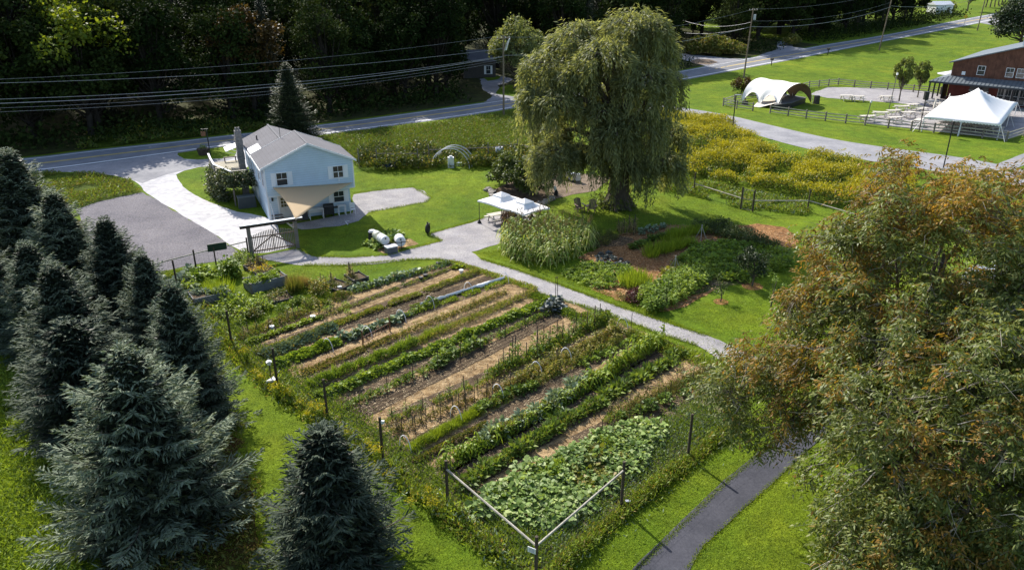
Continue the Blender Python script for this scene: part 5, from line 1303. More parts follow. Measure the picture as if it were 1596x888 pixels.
bush(470, 455, [P_blade('switch_grass', 5, 1.2, 0.3, 200, 0.02, L_dry, 0.3), P_blade('switch_grass', 6, 1.2, 0.3, 200, 0.02, L_weed_d, 0.35)], 0.95, 'ornamental_grass', 'tall tan ornamental grass clump right of the larger raised bed', 6, 0.45)
bush(492, 458, K_olive, 1.2, 'flower_bush', 'olive bush beside the tall tan grass', 3, 0.3)
bush(515, 452, K_aster, 0.9, 'herb_plant', 'mixed green herb in the left low square bed', 5, 0.4)
bush(510, 443, K_brown, 1.0, 'herb_plant', 'brown seeding herb at the back of the left low square bed', 3, 0.3)
bush(548, 440, K_aster, 0.9, 'herb_plant', 'green herb in the right low square bed by the path lawn', 5, 0.4)
bush(546, 434, K_brown, 1.0, 'herb_plant', 'brown seeding herb at the back of the right low square bed', 3, 0.3)
bush(396, 420, K_brown, 1.1, 'herb_plant', 'brown herb in the far square bed near the gate', 4, 0.35)
bush(402, 426, P3(P_leafy, 'marigold', 0.5, 0.4, 60, 0.12, 0.08, L_crop, fl=(L_flower, 26, 0.09)), 1.0, 'marigold_plant', 'marigold with yellow flowers in the far square bed near the gate', 3, 0.25)
bush(385, 400, K_veg, 0.9, 'herb_plant', 'low green plant at the foot of the gate post', 4, 0.5)
bush(520, 482, K_veg, 0.6, 'herb_plant', 'low green plant along the top row left of the kale', 4, 0.6)

fill((300, 520), (540, 440), 3.4, 0.16, 7000, [L_weed, L_grass, L_crop], 'short rough grass and clover round the raised beds', (0.5, 0.3, 0.2), (0.13, 0.05))
bush(450, 484, K_veg, 0.95, 'flower_bush', 'leafy green bush right of the low bed before the raised bed', 3, 0.5)
bush(480, 478, K_olive, 1.0, 'flower_bush', 'olive bush between the tan grass and the first garden row', 3, 0.5)
bush(345, 520, K_veg, 0.9, 'flower_bush', 'low green bush by the fence post left of the first row', 3, 0.5)
# ================================================================= THE BLUE HOUSE
def mat_siding(name, c, pitch=0.19, var=0.08):
    m, nt, b = _nt(name)
    tc = nt.nodes.new('ShaderNodeTexCoord'); sx = nt.nodes.new('ShaderNodeSeparateXYZ'); nt.links.new(tc.outputs['Object'], sx.inputs[0])
    mm = nt.nodes.new('ShaderNodeMath'); mm.operation = 'DIVIDE'; nt.links.new(sx.outputs[2], mm.inputs[0]); mm.inputs[1].default_value = pitch
    fr = nt.nodes.new('ShaderNodeMath'); fr.operation = 'FRACT'; nt.links.new(mm.outputs[0], fr.inputs[0])
    col = _ramp(nt, _noise(nt, 0.8, 4), [(0.3, tuple(x * (1 - var) for x in c)), (0.7, tuple(x * (1 + var) for x in c))])
    col = _mix(nt, 0.8, col, _ramp(nt, fr.outputs[0], [(0.0, (0.50, 0.53, 0.57)), (0.2, (1, 1, 1))]), 'MULTIPLY')
    nt.links.new(col, b.inputs['Base Color']); b.inputs['Roughness'].default_value = 0.6
    _bump(nt, b, fr.outputs[0], 0.6, 0.02)
    return m
def mat_shingle(name, c, axis=1, pitch=0.16, metal=0.0, rough=0.8):
    m, nt, b = _nt(name)
    col = _ramp(nt, _noise(nt, 0.6, 5), [(0.3, tuple(x * 0.88 for x in c)), (0.7, tuple(x * 1.12 for x in c))])
    col = _mix(nt, 0.8, col, _ramp(nt, _noise(nt, 14, 3), [(0.3, (0.8, 0.8, 0.8)), (0.7, (1.18, 1.18, 1.18))]), 'MULTIPLY')
    tc = nt.nodes.new('ShaderNodeTexCoord'); sx = nt.nodes.new('ShaderNodeSeparateXYZ'); nt.links.new(tc.outputs['Object'], sx.inputs[0])
    mm = nt.nodes.new('ShaderNodeMath'); mm.operation = 'DIVIDE'; nt.links.new(sx.outputs[axis], mm.inputs[0]); mm.inputs[1].default_value = pitch
    fr = nt.nodes.new('ShaderNodeMath'); fr.operation = 'FRACT'; nt.links.new(mm.outputs[0], fr.inputs[0])
    col = _mix(nt, 0.8, col, _ramp(nt, fr.outputs[0], [(0.0, (0.62, 0.62, 0.62)), (0.18, (1, 1, 1))]), 'MULTIPLY')
    nt.links.new(col, b.inputs['Base Color']); b.inputs['Roughness'].default_value = rough; b.inputs['Metallic'].default_value = metal
    _bump(nt, b, fr.outputs[0], 0.5, 0.02)
    return m
blue_sid = mat_siding('blue_siding', (0.46, 0.58, 0.69))
white_trim = mat_plain('white_trim', (0.70, 0.72, 0.74), 0.5, 0.04, 1)
roof_m = mat_shingle('grey_shingles', (0.115, 0.112, 0.125), 0, 0.3, rough=0.95)
chim_m = mat_plain('chimney_stone', (0.22, 0.205, 0.19), 0.9, 0.3, 6, bump=0.4)
deck_m = mat_plain('deck_boards', (0.32, 0.29, 0.22), 0.8, 0.2, 2, grain=(1, 9, 1))

def window(parent, c, w, h, face, shutters=0.0, muntin=True, frame_m=None, sh_m=None, bars=(1, 1)):
    """window with frame, pane and shutters. c = centre on the wall (local), face = (ux, n): wall direction and outward normal"""
    u, n = Vector(face[0]), Vector(face[1]); c = Vector(c); z = Vector((0, 0, 1)); fm = frame_m or white_trim
    def bx(b, cu, cz, su, sz, d0, d1):
        p = c + u * cu + z * cz + n * ((d0 + d1) / 2)
        M = Matrix((u, n, z)).transposed(); b.box(p, (su, abs(d1 - d0), sz), M=M)
    f = MB(); t = 0.06
    bx(f, 0, h / 2 + t / 2, w + 2 * t, t, 0.0, 0.05); bx(f, 0, -h / 2 - t / 2, w + 2 * t, t, 0.0, 0.07)
    bx(f, -w / 2 - t / 2, 0, t, h, 0.0, 0.05); bx(f, w / 2 + t / 2, 0, t, h, 0.0, 0.05)
    if muntin:
        bx(f, 0, 0, w, 0.045, 0.012, 0.035)
        for k in range(bars[0]): bx(f, -w / 2 + w * (k + 1) / (bars[0] + 1), h * 0.25 + 0.012, 0.025, h * 0.5 - 0.03, 0.012, 0.03)
    fr = f.build('window', fm, parent)
    g = MB(); bx(g, 0, 0, w, h, 0.003, 0.010); g.build('pane', glass_m, fr)
    if shutters:
        for s in (-1, 1):
            q = MB(); bx(q, s * (w / 2 + t + shutters / 2 + 0.02), 0, shutters, h + 0.12, 0.0, 0.035)
            for k in range(7): bx(q, s * (w / 2 + t + shutters / 2 + 0.02), -h / 2 + h * (k + 0.5) / 7, shutters - 0.08, 0.03, 0.035, 0.045)
            q.build('shutter', sh_m or white_trim, parent)
    return fr
HA = math.atan2(0.426, 0.905)
house = empty('house', (-19.95, 59.5, 0), HA, 'two storey pale blue house with grey roof and white shutters', 'house')
W_, D_ = 7.25, 12.3
b = MB()
b.box((W_ / 2, D_ / 2 + 0.65, 1.25), (W_ - 0.3, D_ - 1.3, 2.5)); lower = b.build('lower_wall', blue_sid, house)
b = MB(); ey = 5.2
def gable_block(b, x0, x1, y0, y1, z0, ez0, ez1, rx, rz):
    pf = [(x0, z0), (x1, z0), (x1, ez1), (rx, rz), (x0, ez0)]
    b.add([(x, y0, z) for x, z in pf] + [(x, y1, z) for x, z in pf], [(0, 1, 2, 3, 4), (9, 8, 7, 6, 5)] + [(i, 5 + i, 5 + (i + 1) % 5, (i + 1) % 5) for i in range(5)])
gable_block(b, 0, W_, 0, ey, 2.5, 4.86, 4.86, W_ / 2, 6.46)
b.build('upper_wall', blue_sid, house)
b = MB(); gable_block(b, 0.002, W_ - 0.25, ey + 0.002, D_, 2.504, 4.84, 4.3, 2.4, 5.9); b.build('rear_wall', blue_sid, house)
def roof(b, x0, x1, y0, y1, ez0, ez1, rx, rz, ov=0.28, t=0.12, rake=0.22):
    for (xa, za, s) in ((x0, ez0, -1), (x1, ez1, 1)):
        sl = (rz - za) / abs(rx - xa); xe = xa + s * ov; ze = za - sl * ov
        vs = [(xe, y0 - rake, ze), (rx, y0 - rake, rz), (rx, y1 + rake, rz), (xe, y1 + rake, ze)]
        vs = [(x, y, z + 0.02) for x, y, z in vs]
        b.add(vs + [(x, y, z + t) for x, y, z in vs], [(0, 1, 2, 3), (7, 6, 5, 4), (0, 4, 5, 1), (1, 5, 6, 2), (2, 6, 7, 3), (3, 7, 4, 0)])
b = MB(); roof(b, 0, W_, 0, ey, 4.86, 4.86, W_ / 2, 6.46); rf = b.build('roof', roof_m, house)
b = MB(); roof(b, 0.0, W_ - 0.25, ey + 0.25, D_, 4.72, 4.2, 2.4, 5.8, rake=0.2); b.build('roof', roof_m, house)
b = MB(); b.box((W_ / 2, ey / 2, 6.46 + 0.155), (0.16, ey + 0.5, 0.03)); b.build('ridge_cap', mat_plain('ridge_metal', (0.13, 0.13, 0.14), 0.9), rf)
b = MB(); b.box((2.4, (ey + D_) / 2 + 0.25, 5.8 + 0.16), (0.16, D_ - ey + 0.3, 0.03)); b.build('ridge_cap', MATS['ridge_metal'], house)
for s, (xa, xb) in enumerate(((-0.28, W_ / 2), (W_ + 0.28, W_ / 2))):
    b = MB(); b.prism([(xa, ey + 0.225, 4.86 - 0.14), (xb, ey + 0.225, 6.44), (xb, ey + 0.225, 6.625), (xa, ey + 0.225, 4.86 + 0.045)], (0, 0.025, 0)); b.build('rake_board', white_trim, house)
for s, (xa, xb) in enumerate(((-0.28, W_ / 2), (W_ + 0.28, W_ / 2))):
    b = MB(); b.bar((xa, -0.235, 4.86 - 0.125 + 0.06), (xb, -0.235, 6.54), 0.03, 0.17, up=(0, 1, 0)) if False else b.prism([(xa, -0.25, 4.86 - 0.12), (xb, -0.25, 6.46), (xb, -0.25, 6.46 + 0.17), (xa, -0.25, 4.86 + 0.05)], (0, 0.03, 0)); b.build('rake_board', white_trim, house)
b = MB(); b.box((-0.31, ey / 2, 4.73), (0.06, ey + 0.5, 0.14)); b.build('gutter', white_trim, house)
b = MB(); b.box((-0.31, (ey + D_) / 2 + 0.2, 4.58), (0.06, D_ - ey + 0.1, 0.12)); b.build('gutter', white_trim, house)
for x in (0.0, W_):
    b = MB(); b.box((x + (0.03 if x == 0 else -0.03), -0.012, 3.65), (0.12, 0.03, 2.3)); b.build('corner_board', white_trim, house)
b = MB(); b.box((W_ / 2, 0.65, 2.47), (W_, 1.3, 0.05)); b.build('soffit', white_trim, house)
FR_ = ((1, 0, 0), (0, -1, 0)); LF = ((0, -1, 0), (-1, 0, 0))
window(house, (1.35, -0.001, 3.85), 0.82, 1.0, FR_, 0.36, bars=(1, 1))
window(house, (5.95, -0.001, 3.95), 0.80, 0.95, FR_, 0.36, bars=(1, 1))
for y, w, h, z, shu in ((1.0, 0.7, 1.2, 3.75, 0.3), (3.3, 0.7, 1.2, 3.75, 0.3), (6.0, 0.5, 1.5, 3.7, 0.0), (8.0, 0.7, 1.2, 3.7, 0.0)):
    window(house, (-0.001, y, z), w, h, LF, shu)
window(house, (6.1, 1.298, 1.45), 0.85, 0.9, ((1, 0, 0), (0, -1, 0)), 0.36)
# door under the overhang
d = MB(); d.box((1.55, 1.275, 1.05), (0.95, 0.05, 2.05)); door = d.build('door', mat_plain('door_paint', (0.55, 0.53, 0.50), 0.6), house)
g = MB()
for i in range(3):
    for j in range(3): g.box((1.31 + i * 0.24, 1.245, 1.25 + j * 0.28), (0.2, 0.012, 0.23))
g.build('pane', mat_plain('warm_glass', (0.10, 0.09, 0.04), 0.2), door)
MB().box((1.93, 1.23, 1.0), (0.06, 0.05, 0.06)).build('handle', black_metal, door)
for x in (1.0, 2.1): MB().box((x, 1.27, 1.08), (0.11, 0.06, 2.16)).build('door_frame', white_trim, house)
MB().box((0.55, 1.22, 1.9), (0.14, 0.14, 0.26)).build('wall_lamp', black_metal, house)
MB().box((0.08, 0.08, 1.25), (0.12, 0.12, 2.5)).build('corner_post', white_trim, house)
st = MB()
for k in range(4): st.box((0.75, 0.2 + k * 0.26, 0.1 + k * 0.16), (0.9, 0.27, 0.05))
st.build('steps', wood_grey, house)
MB().bar((0.35, -0.1, 0.95), (0.35, 1.1, 1.6), 0.06).bar((0.35, -0.1, 0), (0.35, -0.1, 0.95), 0.07).build('handrail', white_trim, house)
# floor light and pipe under the right upper window
MB().box((5.95, -0.06, 3.3), (0.07, 0.09, 0.35)).box((5.95, -0.09, 3.75), (0.06, 0.05, 0.45)).build('flag_bracket', white_trim, house)
MB().tube([(0.9, 9.5, 5.2), (0.9, 9.5, 5.65)], 0.06, 6).build('vent_pipe', black_metal, house)
MB().tube([(2.4, ey + 0.3, 5.8), (2.4, ey + 0.3, 7.2)], 0.02, 4).build('antenna', black_metal, house)
s0 = (5.8 - 4.72) / 2.4
b = MB(); b.prism([(-0.2, ey + 0.5, 4.72 - 0.2 * s0 + 0.145), (0.75, ey + 0.5, 4.72 + 0.75 * s0 + 0.145), (0.75, ey + 2.9, 4.72 + 0.75 * s0 + 0.145), (-0.2, ey + 2.9, 4.72 - 0.2 * s0 + 0.145)], (0, 0, 0.03)); b.build('white_roof_sheet', white_pl, house)
b = MB(); b.prism([(-0.1, 12.3, 4.3), (-1.7, 12.3, 3.8), (-1.7, 14.2, 3.8), (-0.1, 14.2, 4.3)], (0, 0, 0.05)); b.build('awning', white_pl, house)
for y in (12.35, 14.15): MB().bar((-1.65, y, 3.8), (-0.1, y, 3.2), 0.04).build('awning_bracket', white_trim, house)
ch = MB()
for k in range(24):   # courses of rough blocks
    z = 0.13 + k * 0.25; ch.box((-0.62, 10.1, z), (0.60 + 0.05 * math.sin(k * 5.1), 0.60 + 0.05 * math.sin(k * 3.3), 0.235))
chm = ch.build('chimney', chim_m, house)
MB().box((-0.62, 10.1, 6.06), (0.56, 0.56, 0.12)).tube([(-0.74, 10.1, 6.1), (-0.74, 10.1, 6.4)], 0.1, 6).tube([(-0.5, 10.1, 6.1), (-0.5, 10.1, 6.4)], 0.1, 6).build('chimney_pot', chim_m, chm)
# raised deck
deck = empty('deck', (-19.95, 59.5, 0), HA, 'weathered raised wooden deck with white rail beside the house', 'deck')
dk = [(-0.12, 7.2), (-1.9, 7.2), (-3.0, 10.5), (-3.1, 15.4), (-0.12, 15.4)]
MB().prism([(x, y, 2.1) for x, y in dk], (0, 0, 0.14)).build('deck_floor', deck_m, deck)
for k in range(33):
    y = 7.3 + k * 0.245; x0 = -1.85 if y < 7.25 else -1.9 - min(1, (y - 7.2) / 3.3) * 1.1
    MB().box(((x0 - 0.16) / 2, y, 2.255), (abs(x0) - 0.2, 0.22, 0.03)).build('deck_board', deck_m, deck)
rail = [(-0.3, 7.22), (-1.9, 7.22), (-3.0, 10.5), (-3.08, 13.0), (-3.08, 15.3)]
for a, c in zip(rail, rail[1:]):
    a3 = Vector((*a, 3.15)); c3 = Vector((*c, 3.15)); MB().bar(a3, c3, 0.16, 0.05).build('handrail', white_trim if a != rail[0] else wood_rail, deck)
    MB().bar(a3 - Vector((0, 0, 0.35)), c3 - Vector((0, 0, 0.35)), 0.04, 0.09).build('rail', wood_rail, deck)
    MB().bar(a3 - Vector((0, 0, 0.6)), c3 - Vector((0, 0, 0.6)), 0.04, 0.09).build('rail', wood_rail, deck)
    MB().box((c[0], c[1], 1.57), (0.12, 0.12, 3.14)).build('post', wood_grey, deck)
MB().box((-1.2, 14.9, 2.7), (1.2, 0.35, 0.06)).box((-1.7, 14.9, 2.5), (0.08, 0.3, 0.4)).box((-0.7, 14.9, 2.5), (0.08, 0.3, 0.4)).build('bench', wood_dark, deck)
# vines over the deck posts
def house_w(x, y, z=0):
    c, s = math.cos(HA), math.sin(HA); return Vector((-19.95 + x * c - y * s, 59.5 + x * s + y * c, z))
lb = LB(HEX); n = 5200
tt = RNG.uniform(0, 1, n); lineL = [(-0.3, 7.0), (-2.0, 7.0), (-3.1, 10.4), (-3.25, 14)]
RL = resample([Vector((*p, 0)) for p in lineL], 101); ii = (tt * 100).astype(int)
C = np.array([tuple(house_w(RL[i].x, RL[i].y)) for i in ii]) + np.column_stack([RNG.normal(0, 0.28, (n, 2)), np.zeros(n)])
C[:, 2] = np.where(tt < 0.42, RNG.uniform(1.7, 3.1, n), RNG.uniform(0.0, 2.7, n) * RNG.uniform(0.3, 1, n))
lb.add(C, rdir(n, -0.6, 0.8), rdir(n, 0, 1), 0.2, 0.15)
tag(lb.build('deck_vines', mat_leaf('vine_leaves', (0.04, 0.06, 0.02), (0.12, 0.15, 0.07), (0.22, 0.24, 0.17), trans=0.25), None), 'vines hanging over the rail and posts of the deck', None, None, 'stuff')
q = house_w(-1.0, 6.4); o = empty('bin', (q.x, q.y, 0), HA, 'dark storage bin in the shade under the deck', 'bin')
MB().box((0, 0, 0.5), (1.5, 0.7, 1.0), taper=0.95).build('body', mat_plain('bin_grey', (0.06, 0.07, 0.07), 0.6), o); MB().box((0, 0, 1.03), (1.55, 0.75, 0.07)).build('lid', mat_plain('bin_lid', (0.13, 0.15, 0.15), 0.5), o)

# things along the shaded wall
def simple_table(name, q, rz, w, d, h, m, label, leg_m=None):
    o = empty(name, q, rz, label, 'table'); MB().box((0, 0, h), (w, d, 0.04)).build('table_top', m, o)
    for sx in (-1, 1):
        for sy in (-1, 1): MB().box((sx * (w / 2 - 0.06), sy * (d / 2 - 0.06), h / 2), (0.05, 0.05, h)).build('leg', leg_m or m, o)
    return o
o = simple_table('wall_table', house_w(3.9, 0.55), HA, 1.25, 0.6, 0.85, white_pl, 'white worktable against the shaded wall of the blue house')
MB().box((0, 0.31, 0.62), (1.25, 0.02, 0.42)).build('table_skirt', white_pl, o)
simple_table('side_table', house_w(6.1, 0.55), HA, 0.7, 0.5, 0.85, white_pl, 'smaller white table at the right end of the shaded wall')
q = house_w(5.0, 0.6); o = empty('grill', q, HA, 'black barbecue grill between the two white tables', 'grill')
MB().box((0, 0, 0.55), (0.8, 0.5, 0.6)).build('body', black_metal, o); MB().tube([(-0.4, 0, 0.9), (0.4, 0, 0.9)], 0.25, 10).build('lid', black_metal, o)
MB().box((0.6, 0, 0.75), (0.35, 0.4, 0.04)).build('side_shelf', black_metal, o)
for sx in (-1, 1): MB().box((sx * 0.35, 0, 0.14), (0.06, 0.4, 0.28)).build('leg', black_metal, o)
q = house_w(2.9, 0.7); o = empty('grill', q, HA, 'dark covered barbecue left of the white worktable', 'grill')
MB().box((0, 0, 0.5), (0.6, 0.5, 0.95), taper=0.85).build('cover', mat_plain('grill_cover', (0.05, 0.055, 0.06), 0.7), o); MB().box((0, 0, 1.0), (0.4, 0.35, 0.08)).build('lid', black_m, o)
q = house_w(7.0, 0.4); o = empty('bistro_set', q, 0.3, 'pale folded metal patio chair at the house corner', 'chair')
MB().box((0, 0, 0.45), (0.45, 0.45, 0.03)).build('seat', white_pl, o); MB().box((0, 0.22, 0.75), (0.45, 0.03, 0.45)).build('backrest', white_pl, o)
for sx in (-1, 1):
    for sy in (-1, 1): MB().tube([(sx * 0.2, sy * 0.2, 0), (sx * 0.2, sy * 0.2, 0.45)], 0.02, 4).build('leg', white_pl, o)
q = P(540, 348); tag(MB().box((0, 0, 0.02), (0.06, 0.9, 0.035), rz=0.45).box((0, 0.42, 0.02), (0.3, 0.06, 0.03), rz=0.45).build('hand_tool', white_pl, None, loc=(q.x, q.y, 0.02)), 'white handled garden tool lying on the shaded lawn by the house', 'tool')

# shade sail
A3 = house_w(0.55, -0.04, 3.22); B3 = house_w(7.1, -0.04, 2.9); C3 = Vector((-16.15, 53.9, 2.35))
sv = []; n = 16; idx = {}
for i in range(n + 1):
    for j in range(n + 1 - i):
        a, c = i / n, j / n; bb = 1 - a - c
        p = A3 * bb + B3 * a + C3 * c
        cen = (A3 + B3 + C3) / 3; bow = (a * bb + a * c + bb * c)
        edge = 0.42 * (a * bb * (1 - c) ** 3 + a * c * (1 - bb) ** 3 + bb * c * (1 - a) ** 3)
        p = p.lerp(cen, edge * 0.8) + Vector((0, 0, 0.35 * bow - 0.2 * a * bb))
        idx[i, j] = len(sv); sv.append(p)
fs = []
for i in range(n):
    for j in range(n - i):
        fs.append((idx[i, j], idx[i + 1, j], idx[i, j + 1]))
        if j < n - i - 1: fs.append((idx[i + 1, j], idx[i + 1, j + 1], idx[i, j + 1]))
sail_m, nt, pb = _nt('sail_cloth')
pb.inputs['Base Color'].default_value = (0.78, 0.62, 0.41, 1); pb.inputs['Roughness'].default_value = 0.85
tr = nt.nodes.new('ShaderNodeBsdfTranslucent'); tr.inputs[0].default_value = (0.80, 0.66, 0.44, 1)
mx = nt.nodes.new('ShaderNodeMixShader'); mx.inputs[0].default_value = 0.55; nt.links.new(pb.outputs[0], mx.inputs[1]); nt.links.new(tr.outputs[0], mx.inputs[2]); nt.links.new(mx.outputs[0], nt.nodes['Material Output'].inputs[0])
sail = MB(); sail.add(sv, fs); so = sail.build('shade_sail', sail_m, None, smooth=True)
sol = so.modifiers.new('thickness', 'SOLIDIFY'); sol.thickness = 0.012
tag(so, 'tan triangular shade sail stretched from the blue gable to the gate beam', 'shade sail')

# ================================================================= THE WOODEN GATE
gl, gr = Vector((-19.35, 52.7, 0)), Vector((-16.35, 54.3, 0)); gd = (gr - gl); GL = gd.length; ga = math.atan2(gd.y, gd.x)
gate = empty('garden_gate', gl, ga, 'wooden picket double gate under a long pale topped beam', 'gate')
for x in (0, GL): MB().box((x, 0, 1.08), (0.26, 0.22, 2.16)).build('post', wood_grey, gate)
MB().box((GL / 2 + 0.0, 0, 2.27), (GL + 1.15, 0.26, 0.2)).build('beam', wood_dark, gate)
MB().box((GL / 2 + 0.0, 0, 2.395), (GL + 1.15, 0.28, 0.04)).build('beam_cap', white_trim, gate)
MB().bar((GL - 0.05, 0, 1.55), (GL - 0.6, 0, 2.15), 0.1).build('brace', wood_rail, gate)
gw = GL - 0.3
for k in range(26):
    x = 0.18 + gw * k / 25; t = k / 25; h = 1.42 + 0.28 * math.sin(math.pi * t)
    MB().box((x, -0.02, 0.12 + h / 2), (0.062, 0.025, h)).build('picket', wood_grey, gate)
for z in (0.28, 1.35): MB().box((GL / 2, 0.03, z), (gw, 0.04, 0.09)).build('rail', wood_brown, gate)
MB().bar((0.2, 0.035, 0.35), (GL / 2 - 0.05, 0.035, 1.3), 0.03, 0.09).build('brace', wood_brown, gate)
MB().bar((GL - 0.2, 0.035, 0.35), (GL / 2 + 0.05, 0.035, 1.3), 0.03, 0.09).build('brace', wood_brown, gate)
MB().box((GL / 2 - 0.02, 0.02, 0.95), (0.09, 0.06, 1.5)).build('centre_post', wood_tan, gate)

# ================================================================= FENCES
wire_mesh_m, nt, pb = _nt('wire_netting')
pb.inputs['Base Color'].default_value = (0.12, 0.12, 0.11, 1); pb.inputs['Metallic'].default_value = 0.4; pb.inputs['Roughness'].default_value = 0.5
def netting(a, b, h, parent, step=0.3, rad=0.0035):
    m = MB(); d = b - a; L = d.length; n = int(L / step)
    for k in range(int(h / step) + 1):
        z = 0.05 + k * step; m.tube([a + Vector((0, 0, z)), b + Vector((0, 0, z))], rad, 3, cap=False)
    for k in range(1, n): p = a.lerp(b, k / n); m.tube([p, p + Vector((0, 0, h))], rad, 3, cap=False)
    m.build('netting', wire_mesh_m, parent)
def post_fence(name, bases, h, label, rails=(), post=(0.13, 0.13), net=True, cat='fence', pm=None, rm=None, rail_z=None, group=None):
    org = bases[0]; o = empty(name, org, 0, label, cat, group)
    for p in bases: q = p - org; MB().tube([q + Vector((0, 0, -0.1)), q + Vector((0.0, 0, h))], [post[0] / 2, post[0] / 2 * 0.93], 7).build('post', pm or wood_dark, o)
    for i, (a, b) in enumerate(zip(bases, bases[1:])):
        a, b = a - org, b - org
        if net: netting(a, b, h - 0.15, o)
        if i in rails:
            z = rail_z if rail_z else h - 0.45; MB().tube([a + Vector((0, 0, z)), b + Vector((0, 0, z))], 0.045, 6).build('rail', rm or wood_rail, o)
    return o
V3 = lambda p: Vector((p.x, p.y, 0))
post_fence('garden_fence', [V3(P(*p)) for p in [(244, 436), (306, 419)]] + [gl + Vector((-0.2, -0.1, 0))], 1.45, 'post and rail fence between the spruces and the gate', rails=(0, 1), rail_z=1.15)
fo = post_fence('garden_fence', [V3(P(*p)) for p in [(278, 455), (362, 540), (433, 603), (511, 655), (597, 718), (698, 790), (835, 915), (968, 792), (1072, 713), (1160, 650), (1225, 605)]], 2.25, 'tall wire fence with dark posts round the vegetable garden', rails=(5, 6), rail_z=1.85)
o = tag(MB().box((0, 0, 0), (0.3, 0.02, 0.22)).build('notice', white_pl, fo), None)
p = V3(P(835, 915)) - V3(P(278, 455)); o.location = (p.x - 0.16, p.y - 0.1, 1.75); o.rotation_euler = (0, 0, -0.5); o['label'] = 'white notice board on the corner post'
m = MB()
for k in range(5): m.box((0, -0.013, 0.07 - k * 0.035), (0.22 - 0.03 * (k % 2), 0.004, 0.009))
m.build('print_lines', mat_plain('grey_print', (0.2, 0.2, 0.2), 0.8), o)
p = V3(P(597, 718)) - V3(P(278, 455)); o = MB().box((0, 0, 0), (0.14, 0.1, 0.14)).build('insulator_box', white_pl, fo); o.location = (p.x + 0.12, p.y, 2.0)
q = P(433, 603); o = empty('bird_table', (q.x - 0.35, q.y + 0.2, 0), 0.4, 'small white nest box on a post at the left fence', 'nest box')
MB().tube([(0, 0, 0), (0, 0, 1.2)], 0.03, 5).build('post', wood_dark, o); MB().box((0, 0, 1.28), (0.18, 0.16, 0.16)).build('box', white_pl, o); MB().prism([(-0.14, -0.12, 1.36), (0.14, -0.12, 1.36), (0, -0.12, 1.44)], (0, 0.24, 0)).build('roof', white_pl, o)
post_fence('rail_fence', [V3(P(*p)) for p in [(560, 262), (588, 262), (652, 262), (669, 256), (761, 252), (807, 246), (860, 262)]], 2.1, 'pole fence with single top rail across the weeds behind the lawn', rails=(1, 3, 4, 5), pm=wood_grey, rm=wood_grey, rail_z=1.55)
post_fence('rail_fence', [V3(P(*p)) for p in [(1023, 294), (1081, 302), (1154, 326), (1173, 330), (1258, 330), (1330, 352)]], 2.0, 'pole fence with a small gateway below the goldenrod meadow', rails=(1, 3, 4), rm=wood_rail, rail_z=1.0)
a, b = V3(P(1154, 326)), V3(P(1173, 330)); o = empty('wire_gate', a, math.atan2((b - a).y, (b - a).x), 'narrow wire gate between two tall posts below the goldenrod', 'gate'); w = (b - a).length
for x0, x1, z0, z1 in ((0.1, w - 0.1, 1.85, 1.85), (0.1, w - 0.1, 0.1, 0.1), (0.1, w - 0.1, 1.0, 1.0), (0.1, 0.1, 0.1, 1.85), (w - 0.1, w - 0.1, 0.1, 1.85)):
    MB().bar((x0, 0, z0), (x1, 0, z1), 0.04).build('gate_bar', wood_grey, o)
# split-rail pasture fences
def split_rail(pix, label, h=1.2, group=None, pm=wood_grey, world_pts=None):
    bs = world_pts or [P(*p) for p in pix]; org = bs[0]; o = empty('pasture_fence', org, 0, label, 'fence', group)
    for p in bs: q = p - org; MB().box(q + Vector((0, 0, h / 2)), (0.16, 0.16, h + 0.1)).build('post', pm, o)
    for a, b in zip(bs, bs[1:]):
        a, b = a - org, b - org
        for z in (0.28, 0.66, 1.04): MB().bar(a + Vector((0, 0, z)), b + Vector((0, 0, z)), 0.06, 0.12).build('rail', wood_rail, o)
split_rail([(1173, 173), (1148, 170), (1127, 165.5), (1144, 160), (1161, 157), (1180, 154.5), (1196, 153)], 'short split rail fence wrapping round the left of the stage tent')
split_rail([(1200, 177), (1228, 181), (1256, 185), (1286, 188.5), (1317.6, 192), (1348, 195), (1384, 199.5), (1419.5, 203.5), (1455, 207), (1493, 211), (1530.7, 215.5), (1568, 220.5), (1595, 212), (1625, 200)], 'long split rail fence in front of the picnic yard and white marquee')
split_rail([(1238, 144), (1260.6, 137.5), (1276, 136), (1291, 134.5), (1306, 133), (1331, 136), (1356.5, 138), (1383, 140), (1423, 143.5), (1465, 147), (1500, 150)], 'split rail fence at the back of the gravel pasture')

